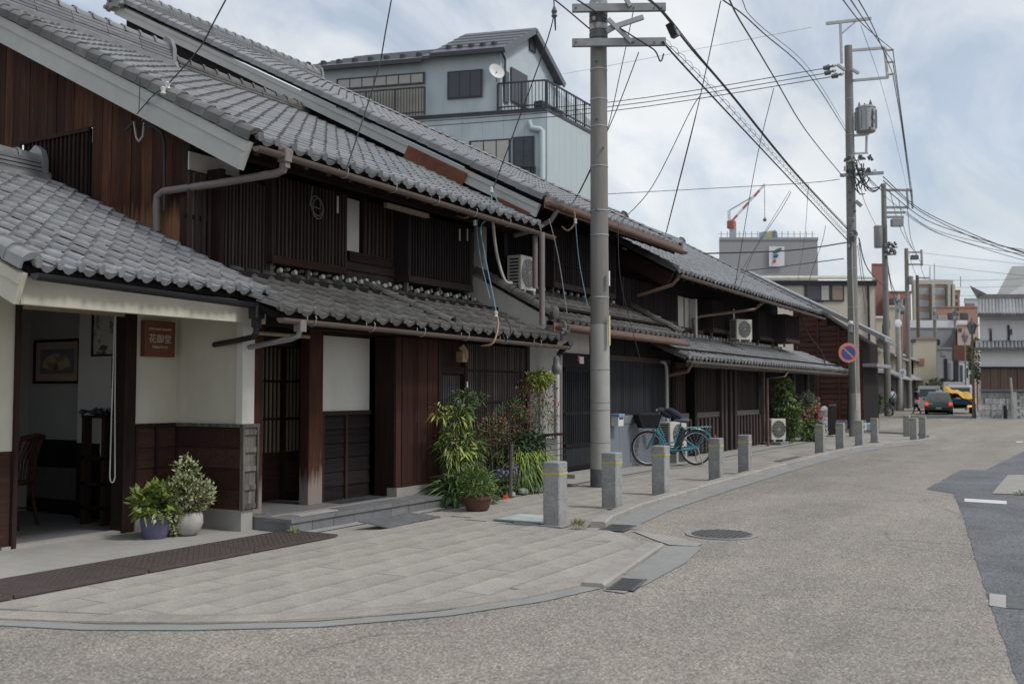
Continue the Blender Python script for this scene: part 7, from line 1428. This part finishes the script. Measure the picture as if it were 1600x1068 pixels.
rowhouse('cream old house with dark pent roof right of the second pole', 1326, 1360, 56, 63, 540, 'stucco_cream', 'tile_grey', [(1345, 1351, 553, 580, 'trim_dark')], 2.6)
rowhouse('white walled old house between the third pole and the sign pole', 1358, 1384, 64, 76, 530, 'stucco_cream', 'tile_grey', [(1370, 1378, 545, 570, 'trim_dark', 'wood_purple')], 2.7)
rowhouse('dark old shop house behind the pale sign pole', 1382, 1406, 77, 90, 556, 'wall_grey', 'roof_dull', [], 2.5)
rowhouse('tan old house with pale verge behind the walking man', 1404, 1436, 91, 106, 560, 'stucco_beige', 'roof_dull', [(1424, 1431, 572, 585, 'trim_dark')], 2.6)
t, a, b, bk, zt = block('cream_house', 'cream rendered house with sloping roof in the middle of the street view', 1428, 1464, 530, 100, 'stucco_cream', 10, 'tile_brown', [(1435, 1445, 560, 571, 'brick_red', 'brick_red'), (1424, 1432, 530, 535, 'trim_dark')], cat='house', cap=.2)
block('yellow_house', 'pale yellow upper storey right of the beige block', 1368, 1380, 497, 70, 'stucco_cream', 8, 'wall_white', cat='house'); block('cream_flats', 'cream upper flats with a rail behind the third pole', 1384, 1412, 480, 82, 'stucco_cream', 8, None, [(1387, 1392, 500, 514, 'trim_dark', 'leaf_dark'), (1403, 1411, 490, 496, 'trim_dark')], cat='house')
block('left_backdrop', 'dark low buildings filling the left side of the far street', 1340, 1430, 590, 110, 'shop_dark', 6)
block('far_end', 'pale blocks at the far end of the street', 1440, 1535, 590, 130, 'wall_grey', 6, None, winrow(1442, 1530, 592, 606, 8, 1, .5, .5))
# ============================================================ white storehouse on a stone base
ks = thing('white_storehouse', 'white plastered storehouse with tiled roof on a rough stone base', 'storehouse', tuple(PD(1565, 655, 55)))
A0 = up(PD(1532, 640, 55), 0); dk = (_R + _F * .06).normalized(); ok = -(_F + _R * .48).normalized()
KP = lambda px, py: PP(px, py, A0, dk)
xe = 1668
def kbox(x0, x1, y0, y1, m, name, t=.1, off=0., back=0.):
    a, b = KP(x0, 613), KP(x1, 613); z0, z1 = KP(1565, y1).z, KP(1565, y0).z; a, b = a + ok * off, b + ok * off
    return MB().prism([up(a, z0), up(b, z0), up(b, z1), up(a, z1)], ok * t if not back else -ok * back).build(name, m, ks)
kbox(1533, xe, 493, 664, 'wall_white', 'wall', back=6); kbox(1533, xe, 500, 548, 'wall_white', 'upper_plaster', .06); kbox(1533, xe, 548, 574, 'wall_white', 'lower_plaster', .5)
for k in range(26):
    x = 1533 + k * 5.2; kbox(x, x + 4.9, 575, 608, 'wood_kura', 'board', .56 + R_.uniform(-.02, .02))
kbox(1532, xe, 573, 575.5, 'wood_dark', 'board_cap', .62); kbox(1531, xe, 608, 611, 'iron_dark', 'sill', .66)
kbox(1533, xe, 612, 662, 'rock', 'stone_core', .3)
ry = 612
for j in range(5):
    h = 9.4; x = 1531 - (4 - j) * -.8 - R_.uniform(0, 3) - j * 1.1
    while x < 1585:
        w = R_.uniform(7, 13); kbox(x, min(x + w - .5, 1583), ry + .3, ry + h - .2, 'rock', 'stone', .42 + .07 * j + R_.uniform(-.05, .06)); x += w
    ry += h
for j in range(9):
    for k in range(8): kbox(1588 + k * 9 + (j % 2) * 4, 1596.4 + k * 9 + (j % 2) * 4, 613 + j * 5.2, 617.8 + j * 5.2, 'rock', 'stone', .38 + R_.uniform(-.02, .02))
kbox(1583, 1588, 612, 660, 'conc_pale', 'ramp_cheek', .7)
for x, y0, y1 in ((1550.5, 513, 541), (1578.5, 508, 538)): kbox(x - 1.7, x + 1.7, y0, y1, 'shop_dark', 'slit_vent', .12); 
kbox(1549, 1552.5, 513, 517, 'brick_red', 'vent_hood', .16); kbox(1581, 1584, 514, 523, 'trim_shutter', 'shutter', .15); kbox(1580.5, 1583.5, 532, 538, 'trim_shutter', 'shutter', .15)
a, b = KP(1531, 613), KP(xe, 613); zE, zR = KP(1565, 497).z, KP(1565, 469).z
MB().prism([up(a, zE) + ok * .9, up(b, zE) + ok * .9, up(b, zR) - ok * 1.1, up(a, zR) - ok * 1.1], (0, 0, .12)).build('roof_slope', 'tile_old', ks)
n = 26
for k in range(n): p = a.lerp(b, (k + .5) / n); MB().tube([up(p, zE + .14) + ok * .92, up(p, zR + .14) - ok * 1.1], .11, 8).build('roll_tile', 'tile_silver', ks, True)
MB().prism([up(a, zR + .05) - ok * .9, up(b, zR + .05) - ok * .9, up(b, zR + .42) - ok * .9, up(a, zR + .42) - ok * .9], -ok * .4).build('ridge', 'tile_old', ks); MB().prism([up(a, zR + .2) - ok * .9 - dk * .05, up(a, zR + .9) - ok * .9 - dk * .45, up(a, zR + .45) - ok * .9 + dk * .5], -ok * .4).build('ridge_end', 'tile_old', ks)
zp = KP(1565, 549).z; a2 = KP(1526, 613)
MB().prism([up(a2, zp) + ok * 1.1, up(b, zp) + ok * 1.1, up(b, zp + .42) + ok * .1, up(a2, zp + .42) + ok * .1], (0, 0, .1)).build('pent_roof', 'tile_old', ks)
for k in range(24): p = a2.lerp(b, (k + .5) / 24); MB().tube([up(p, zp + .12) + ok * 1.12, up(p, zp + .55) + ok * .1], .09, 8).build('roll_tile', 'tile_grey', ks, True)
r0, r1 = KP(1578, 590) + ok * 1.2, KP(1582, 636) + ok * 1.2; tag(MB().tube([r0, r1], .07, 8).tube([up(r1, 0), r1], .05, 6).tube([up(KP(1579, 612) + ok * 1.2, 0), KP(1579, 602) + ok * 1.2], .05, 6).build('handrail', 'metal_galv'), 'sloping steel handrail before the storehouse stone base', 'handrail')
p = KP(1571, 655) + ok * .9; tag(MB().lathe([(.1, 0), (.1, .5), (.06, .75)], up(p, 0), 8).build('standpipe', 'metal_black'), 'small black standpipe before the storehouse stone base', 'standpipe')
t, a, b, bk, zt = block('pale_gable_building', 'big pale grey gabled building behind the storehouse', 1590, 1680, 470, 95, 'wall_grey', 2, cat='building', cap=.1)
MB().prism([PD(1552, 470, 94), PD(1581, 416, 94), PD(1625, 414, 94), PD(1640, 470, 94)], (_F + _R * .56) * 3).build('gable', 'gable_pale', t); MB().prism([PD(1571, 462, 92), PD(1600, 444, 92), PD(1602, 462, 92)], (_F + _R * .56) * .5).build('lower_gable', 'wall_white', t)
# street lamps
def lamp(px, yt, yb, D, label):
    b = up(PD(px + 2, yb, D), 0); zt = PD(px, yt, D).z; t = thing('street_lamp', label, 'street lamp', b, 'lantern street lamps'); x, y = b.x, b.y; h = .95
    MB().tube([(x, y, 0), (x, y, 1.0), (x, y, zt - h)], [.13, .075, .05], 10).build('post', 'conc_pole', t, True)
    MB().lathe([(.12, 0), (.26, .45), (.27, .5)], (x, y, zt - h), 6).build('lantern', 'glass_sky', t); MB().lathe([(.33, 0), (.16, .18), (.05, .28), (.03, .42)], (x, y, zt - h + .5), 6).build('cap', 'iron_dark', t)
    for k in range(6): a = k * PI / 3; MB().tube([(x + .12 * math.cos(a), y + .12 * math.sin(a), zt - h), (x + .27 * math.cos(a), y + .27 * math.sin(a), zt - h + .5)], .02, 4).build('rib', 'iron_dark', t)
lamp(1520, 496, 655, 57, 'nearer lantern street lamp beside the white storehouse'); lamp(1508, 516, 640, 82, 'farther lantern street lamp left of the nearer one')
q = PD(1403, 505, 77); mr = thing('traffic_mirror', 'white round traffic mirror on the pale sign pole', 'mirror', tuple(q)); inst('glass', MB().lathe([(.32, 0), (.32, .05), (.2, .09)], (0, 0, 0), 18).mesh('glass', 'wall_white', True), Matrix.Translation(q) @ (-_F + _R * .3).to_track_quat('Z', 'Y').to_matrix().to_4x4(), mr); MB().beam(q, q + _F * .8, .06, .06).build('arm', 'metal_grey', mr)
q = PD(1410, 581, 77); sg = thing('blue_sign', 'small round white and blue sign on the pale pole', 'road sign', tuple(q)); Mq = Matrix.Translation(q) @ (-_F).to_track_quat('Z', 'Y').to_matrix().to_4x4()
for r, z, m, n in ((.24, 0, 'wall_white', 'rim'), (.14, .04, 'lid_blue', 'disc')): inst(n, MB().lathe([(r, 0), (r, .03)], (0, 0, z), 20).mesh(n, m), Mq, sg)
MB().beam(q, q + _F * .8, .05, .05).build('clamp', 'metal_grey', sg)
# teal cabinet, low sign boards, parked things
q = up(PD(1353, 650, 50), 0); tb = thing('teal_cabinet', 'teal street cabinet with a yellow stripe beside the second pole', 'cabinet', tuple(q)); mat('teal', (.10, .24, .23), (.09, .21, .20), 4); e = _R
def on(q, x0, x1, z0, z1, t, m, n, par, o=0.): MB().prism([q + _R * x0 + Vector((0, 0, z0)) - _F * o, q + _R * x1 + Vector((0, 0, z0)) - _F * o, q + _R * x1 + Vector((0, 0, z1)) - _F * o, q + _R * x0 + Vector((0, 0, z1)) - _F * o], _F * t).build(n, m, par)
on(q, -.22, .28, 0, 1.45, .5, 'teal', 'case', tb); on(q, .0, .11, .05, 1.5, .03, 'yellow', 'stripe', tb, .035); on(q, -.12, -.03, .6, 1.45, .02, 'tag_yellow', 'notice', tb, .025); on(q, -.26, .32, 1.45, 1.5, .56, 'teal', 'roof', tb, .03)
q = up(PD(1357, 668, 33.5), 0); sb = thing('sign_board', 'low white sign board with a blue mark behind the bollards', 'sign board', tuple(q)); on(q, -.25, .3, .18, .42, .03, 'wall_white', 'board', sb); on(q, -.04, .10, .2, .38, .01, 'lid_blue', 'blue_mark', sb, .012); on(q, -.2, -.13, .24, .34, .01, 'iron_dark', 'dark_mark', sb, .012)
for x in (-.22, .27): on(q, x - .015, x + .015, 0, .18, .03, 'metal_galv', 'leg', sb)
# people ------------------------------------------------------
def person(loc, face, label, joints, rad, cloth, parts, name='person', h=1.7):
    """one continuous skinned body; joints name -> (side, forward, up) in metres, scaled"""
    f = Vector(face).normalized(); s = f.cross(Vector((0, 0, 1))); loc = Vector(loc)
    W_ = lambda p: loc + s * p[0] + f * p[1] + Vector((0, 0, p[2]))
    names = list(joints); E = [('pelvis', 'chest'), ('chest', 'neck'), ('neck', 'head'), ('head', 'crown'), ('chest', 'shl'), ('shl', 'ell'), ('ell', 'hal'), ('chest', 'shr'), ('shr', 'elr'), ('elr', 'har'), ('pelvis', 'hil'), ('hil', 'knl'), ('knl', 'anl'), ('anl', 'tol'), ('pelvis', 'hir'), ('hir', 'knr'), ('knr', 'anr'), ('anr', 'tor')]
    me = bpy.data.meshes.new('body'); me.from_pydata([W_(joints[n]) for n in names], [(names.index(a), names.index(b)) for a, b in E], [])
    t = thing(name, label, 'person', tuple(loc)); o = inst('body', me, None, t)
    o.modifiers.new('skin', 'SKIN'); 
    sv = me.skin_vertices[0].data if me.skin_vertices else None
    if sv is None:
        bpy.context.view_layer.objects.active = o; bpy.ops.mesh.customdata_skin_add(); sv = me.skin_vertices[0].data
    for i, n in enumerate(names): sv[i].radius = (rad.get(n, .06),) * 2; sv[i].use_root = n == 'pelvis'
    o.modifiers.new('sub', 'SUBSURF').levels = 2; o.modifiers['sub'].render_levels = 2
    dg = bpy.context.evaluated_depsgraph_get(); dg.update(); m2 = bpy.data.meshes.new_from_object(o.evaluated_get(dg)); o.modifiers.clear(); o.data = m2
    for c in cloth: m2.materials.append(MATS[c])
    for p in m2.polygons:
        z = p.center.z - loc.z; p.use_smooth = True
        p.material_index = 0 if z > joints['neck'][2] + .0 else (1 if z > joints['pelvis'][2] - .02 else (2 if z > .09 else 3))
        q = Vector(p.center)
        for hnd in ('hal', 'har'):
            if (q - W_(joints[hnd])).length < .09: p.material_index = 0
    hd = W_(joints['head'])
    hr = MB().lathe([(.04, -.08), (.10, -.04), (.112, .03), (.09, .10), (.03, .135)], hd + Vector((0, 0, .03)) - f * .025, 12).build('hair', 'hair_black', t, True)
    for k in parts: k(t, W_, f, s)
    return t
mat('skin', (.42, .26, .19), (.38, .23, .17)); mat('hair_black', (.012, .011, .011)); mat('navy', (.018, .022, .042), (.024, .029, .052), 9); mat('trouser', (.02, .024, .042), (.03, .034, .055), 9); mat('shoe', (.10, .10, .10)); mat('shirt', (.40, .44, .52), (.46, .49, .55), 20, p0=.45, p1=.55); mat('bag_green', (.045, .10, .06)); mat('bag_grey', (.34, .35, .36), (.2, .2, .21), 12)
RAD = dict(pelvis=.135, chest=.15, neck=.055, head=.088, crown=.06, shl=.07, shr=.07, ell=.045, elr=.045, hal=.035, har=.035, hil=.095, hir=.095, knl=.065, knr=.065, anl=.045, anr=.045, tol=.04, tor=.04)
J = dict(pelvis=(0, 0, .93), chest=(0, .02, 1.28), neck=(0, .03, 1.48), head=(0, .06, 1.60), crown=(0, .05, 1.67), shl=(-.18, .02, 1.40), ell=(-.22, .12, 1.15), hal=(-.18, .28, .98), shr=(.18, .02, 1.40), elr=(.22, -.06, 1.14), har=(.2, .05, .92), hil=(-.09, 0, .88), knl=(-.1, .22, .5), anl=(-.1, .34, .10), tol=(-.1, .48, .05), hir=(.09, 0, .88), knr=(.1, -.08, .48), anr=(.1, -.36, .14), tor=(.1, -.26, .04))
def bag1(t, W_, f, s): b = W_((-.24, .2, .82)); MB().cbox(b.x - .14, b.x + .14, b.y - .14, b.y + .14, b.z - .14, b.z + .12, .06).build('bag', 'bag_grey', t, True)
wl_ = up(PD(1433, 644, 66), .0); person(wl_, -_R - _F * .2, 'man in dark navy clothes striding across the street with a grey bag', J, RAD, ['skin', 'navy', 'trouser', 'shoe'], [bag1])
J2 = dict(J, knl=(-.1, .06, .48), anl=(-.1, .0, .09), tol=(-.1, .14, .04), knr=(.1, .12, .5), anr=(.1, .12, .10), tor=(.1, .26, .05), ell=(-.3, .15, 1.18), hal=(-.28, .38, 1.05), elr=(.24, .02, 1.12), har=(.25, .2, .98))
def bag2(t, W_, f, s):
    b = W_((-.12, -.2, .98)); MB().cbox(b.x - .2, b.x + .2, b.y - .18, b.y + .18, b.z - .16, b.z + .16, .08).build('bag', 'bag_green', t, True); MB().tube([W_((-.2, -.17, 1.05)), W_((0, -.19, 1.3)), W_((.17, -.06, 1.47))], .025, 6).build('strap', 'navy', t)
pq = up(PD(1395, 647, 61), 0); person(pq, _F - _R * .25, 'person in pale blue shirt with green shoulder bag walking a bicycle', J2, RAD, ['skin', 'shirt', 'trouser', 'shoe'], [bag2])
fd = (_F - _R * .25).normalized(); sdv = fd.cross(Vector((0, 0, 1))); bp = pq - sdv * .5; bicycle(tuple(bp + fd * .75 - sdv * .2), tuple(bp - fd * .35), 'silver bicycle wheeled by the person in the pale shirt', 'metal_galv', False)
# vehicles ----------------------------------------------------
mat('taxi_green', (.028, .065, .062), (.032, .072, .07), 3, rough=.3, coat=.5); mat('car_glass', (.05, .065, .07), (.07, .085, .09), 3, rough=.08, spec=.6); mat('bumper', (.05, .055, .06)); mat('tail_red', (.55, .06, .035), emit=(.5, .05, .03)); mat('tail_amber', (.7, .3, .05), emit=(.8, .3, .04)); mat('plate_green', (.35, .45, .30)); mat('tarp_yellow', (.55, .33, .06), (.40, .23, .04), 5, rough=.8); mat('truck_blue', (.03, .075, .095)); mat('van_white', (.50, .51, .51)); mat('car_red', (.34, .05, .06))
def car(loc, hd, label, prof, green, L, Wd, body, name='taxi', cat='car', extra=None, wheel=.31):
    hd = Vector(hd).normalized(); s = hd.cross(Vector((0, 0, 1))); loc = Vector(loc); t = thing(name, label, cat, tuple(loc)); M = Matrix.Translation(loc) @ Matrix((s, hd, Vector((0, 0, 1)))).transposed().to_4x4()
    def bl(mb, n, m, par=t, sm=False): return inst(n, mb.mesh(n, m, sm), M, par)
    def loft(pr, hw):
        n = len(pr); vs = []
        for sg_ in (-1, 1):
            for (y, z) in pr: vs.append((sg_ * hw(z), y, z))
        return MB().add(vs, [tuple(range(n - 1, -1, -1)), tuple(range(n, 2 * n))] + [(i, (i + 1) % n, n + (i + 1) % n, n + i) for i in range(n)])
    b = bl(loft(prof, lambda z: Wd / 2 * (.93 + .07 * math.sin(PI * min(1, max(0, (z - .2) / .75))))), 'body', body, t, True)
    g = bl(loft(green, lambda z: Wd / 2 * (.92 - .22 * (z - green[0][1]) / (max(p[1] for p in green) - green[0][1] + 1e-6))), 'cabin', body, t, True)
    zt = max(p[1] for p in green); zb = green[0][1]; y0, y1 = green[0][0], green[-1][0]
    def quad(pts, n, m, par): 
        return bl(MB().prism(pts, (0, -.0 if False else 0, .004)), n, m, par)
    return t, bl, b, g
def sedan():
    L = 4.6; W = 1.70
    prof = [(-2.3, .32), (-2.32, .55), (-2.28, .80), (-2.2, .90), (-1.35, .95), (1.0, .95), (2.0, .82), (2.25, .6), (2.28, .32), (1.75, .22), (-1.85, .22)]
    green = [(-1.55, .93), (-1.0, 1.42), (-.6, 1.48), (.3, 1.47), (1.05, .93)]
    loc = up(PD(1467.5, 648.5, 66.3), 0); t, bl, b, g = car(loc, _F + _R * .44, 'dark green taxi sedan seen from behind with red tail lights', prof, green, L, W, 'taxi_green')
    hw = lambda z: W / 2 * (.92 - .22 * (z - .93) / .55)
    bl(MB().add([(-hw(.98) + .1, -1.50, .985), (hw(.98) - .1, -1.50, .985), (hw(1.38) - .1, -1.06, 1.385), (-hw(1.38) + .1, -1.06, 1.385)], [(0, 1, 2, 3)]), 'rear_window', 'car_glass', g)
    for sg_ in (-1, 1):
        bl(MB().add([(sg_ * (hw(z) + .006), y, z) for y, z in ((-1.3, 1.0), (-.95, 1.36), (-.1, 1.40), (-.1, 1.0))], [(0, 1, 2, 3)]), 'side_window', 'car_glass', g); bl(MB().add([(sg_ * (hw(z) + .006), y, z) for y, z in ((-.02, 1.0), (-.02, 1.40), (.3, 1.38), (.85, 1.0))], [(0, 1, 2, 3)]), 'side_window', 'car_glass', g)
        bl(MB().cbox(sg_ * .71 - .11, sg_ * .71 + .11, -2.345, -2.28, .60, .82, .02), 'tail_light', 'tail_red', b)
        for y in (-1.38, 1.38):
            w = bl(MB().tube([(sg_ * .68, y, .31), (sg_ * .84, y, .31)], .31, 20), 'wheel', 'tyre', t); bl(MB().tube([(sg_ * .84, y, .31), (sg_ * .85, y, .31)], .19, 14), 'rim', 'metal_galv', w)
        bl(MB().cbox(sg_ * .92 - .08, sg_ * .92 + .08, .72, .80, .93, 1.05, .02), 'mirror', 'taxi_green', b)
    bl(MB().cbox(-.84, .84, -2.38, -2.28, .32, .52, .03), 'bumper', 'bumper', b); bl(MB().box(-.17, .17, -2.39, -2.381, .36, .50), 'number_plate', 'plate_green', b); bl(MB().box(-.32, .32, -2.345, -2.32, .83, .87), 'trim_strip', 'metal_galv', b); bl(MB().box(-.62, -.36, -2.335, -2.318, .66, .76), 'sticker', 'tag_yellow', b); bl(MB().box(.25, .52, -2.335, -2.318, .68, .74), 'sticker', 'petal_pink', b)
    bl(MB().cbox(-.12, .12, -1.42, -1.36, 1.0, 1.14, .03), 'sticker', 'petal_orange', g); bl(MB().cbox(-.2, .2, .0, .16, 1.48, 1.58, .03), 'roof_lamp', 'wall_white', g); bl(MB().box(-.6, .6, -2.1, 2.0, .12, .22), 'underbody', 'black_void', b)
sedan()
def truck():
    loc = up(PD(1500, 648, 69), 0); hd = (_F + _R * .44).normalized(); s = hd.cross(Vector((0, 0, 1))); t = thing('truck', 'dark flatbed truck with an orange yellow tarpaulin, right of the taxi', 'truck', tuple(loc)); M = Matrix.Translation(loc) @ Matrix((s, hd, Vector((0, 0, 1)))).transposed().to_4x4()
    bl = lambda mb, n, m, par=t, sm=False: inst(n, mb.mesh(n, m, sm), M, par)
    bed = bl(MB().cbox(-.85, .85, -2.2, 1.0, .62, .98, .03), 'bed', 'truck_blue'); bl(MB().box(-.86, .86, -2.24, -2.2, .64, 1.0), 'tailgate', 'truck_blue', bed); bl(MB().cbox(-.82, .82, 1.05, 2.6, .45, 1.95, .12), 'cab', 'van_white'); bl(MB().box(-.65, .65, 1.03, 1.05, 1.25, 1.75), 'rear_window', 'car_glass'); bl(MB().box(-.4, .4, -2.1, 2.5, .4, .6), 'chassis', 'black_void')
    for sg_ in (-1, 1):
        bl(MB().cbox(sg_ * .62 - .16, sg_ * .62 + .16, -2.26, -2.2, .46, .58, .02), 'tail_light', 'tail_amber')
        for y in (-1.4, 1.8): w = bl(MB().tube([(sg_ * .60, y, .32), (sg_ * .80, y, .32)], .32, 18), 'wheel', 'tyre'); bl(MB().tube([(sg_ * .80, y, .32), (sg_ * .81, y, .32)], .17, 12), 'rim', 'metal_galv', w)
    mb = MB(); n = 12
    for i in range(n + 1):
        for j in range(9):
            u, v = i / n, j / 8; mb.v.append((-.95 + 1.95 * u, -2.28 + 2.6 * v, (1.02 + .85 * math.sin(PI * min(1, v * 1.1 + .12)) * (1 - .55 * u) - .5 * u ** 3 + .09 * math.sin(7 * u + 5 * v) + .07 * math.sin(13 * v + 4 * u) + .06 * math.sin(19 * u))))
    mb.f += [(i * 9 + j, (i + 1) * 9 + j, (i + 1) * 9 + j + 1, i * 9 + j + 1) for i in range(n) for j in range(8)]
    tp = thing('tarpaulin', 'orange yellow tarpaulin draped over the truck bed', 'tarpaulin', tuple(loc)); inst('sheet', mb.mesh('sheet', 'tarp_yellow', True), M, tp)
truck()
def van(px, yb, D, label, W, H, L, m, hd, name='van'):
    loc = up(PD(px, yb, D), 0); hd = Vector(hd).normalized(); s = hd.cross(Vector((0, 0, 1))); t = thing(name, label, 'van', tuple(loc)); M = Matrix.Translation(loc) @ Matrix((s, hd, Vector((0, 0, 1)))).transposed().to_4x4()
    bl = lambda mb, n, mm, par=t, sm=False: inst(n, mb.mesh(n, mm, sm), M, par)
    b = bl(MB().cbox(-W / 2, W / 2, -L / 2, L / 2, .25, H * .55, .06), 'body', m); r = bl(MB().prism([(-W / 2 + .02, -L / 2, H * .55), (W / 2 - .02, -L / 2, H * .55), (W / 2 - .1, -L / 2 + .1, H), (-W / 2 + .1, -L / 2 + .1, H)], (0, L * .85, 0)), 'roof', m)
    bl(MB().add([(-W / 2 + .12, -L / 2 - .01, H * .57), (W / 2 - .12, -L / 2 - .01, H * .57), (W / 2 - .2, -L / 2 + .09, H * .94), (-W / 2 + .2, -L / 2 + .09, H * .94)], [(0, 1, 2, 3)]), 'rear_window', 'glass_dark', r)
    for sg_ in (-1, 1):
        bl(MB().cbox(sg_ * (W / 2 - .1) - .07, sg_ * (W / 2 - .1) + .07, -L / 2 - .02, -L / 2 + .03, H * .35, H * .53, .02), 'tail_light', 'tail_red', b)
        for y in (-L * .32, L * .32): w = bl(MB().tube([(sg_ * (W / 2 - .18), y, .3), (sg_ * (W / 2), y, .3)], .3, 16), 'wheel', 'tyre'); bl(MB().tube([(sg_ * W / 2, y, .3), (sg_ * (W / 2 + .01), y, .3)], .17, 10), 'rim', 'metal_galv', w)
van(1452, 640, 78, 'white van with dark rear window parked beyond the walking man', 1.7, 1.95, 4.2, 'van_white', _F + _R * .4); van(1491, 634, 92, 'pale high van ahead of the truck with tarpaulin', 2.0, 2.4, 4.5, 'van_white', _F + _R * .4); van(1369, 640, 72, 'small red van parked under the pent roofs, partly behind the third pole', 1.4, 1.6, 3.0, 'car_red', _F + _R * .2)
# greenery in the distance
for px, py, D, w, h, l in ((1471, 600, 98, 1.6, 1.2, 'green shrub above the white van'), (1361, 625, 55, .5, .7, 'small potted greenery beside the teal cabinet'), (1526, 560, 75, .6, 3.2, 'tall narrow green shrub between lamp and storehouse'), (1487, 595, 110, 1.5, 1.2, 'green shrub in the far street centre')):
    q = PD(px, py, D); plant('street_shrub', l, (q.x, q.y, q.z - h / 2), [('foliage', 'leaf_mid', [(0, 0, h / 2, w, w, h / 2)], 300, .3, .16, .3, .2), ('dark_foliage', 'leaf_dark', [(0, 0, h / 2 - .1, w, w, h / 2)], 300, .3, .16, .3, .2)], [([(0, 0, -(q.z - h / 2)), (0, 0, h * .3)], .05)])
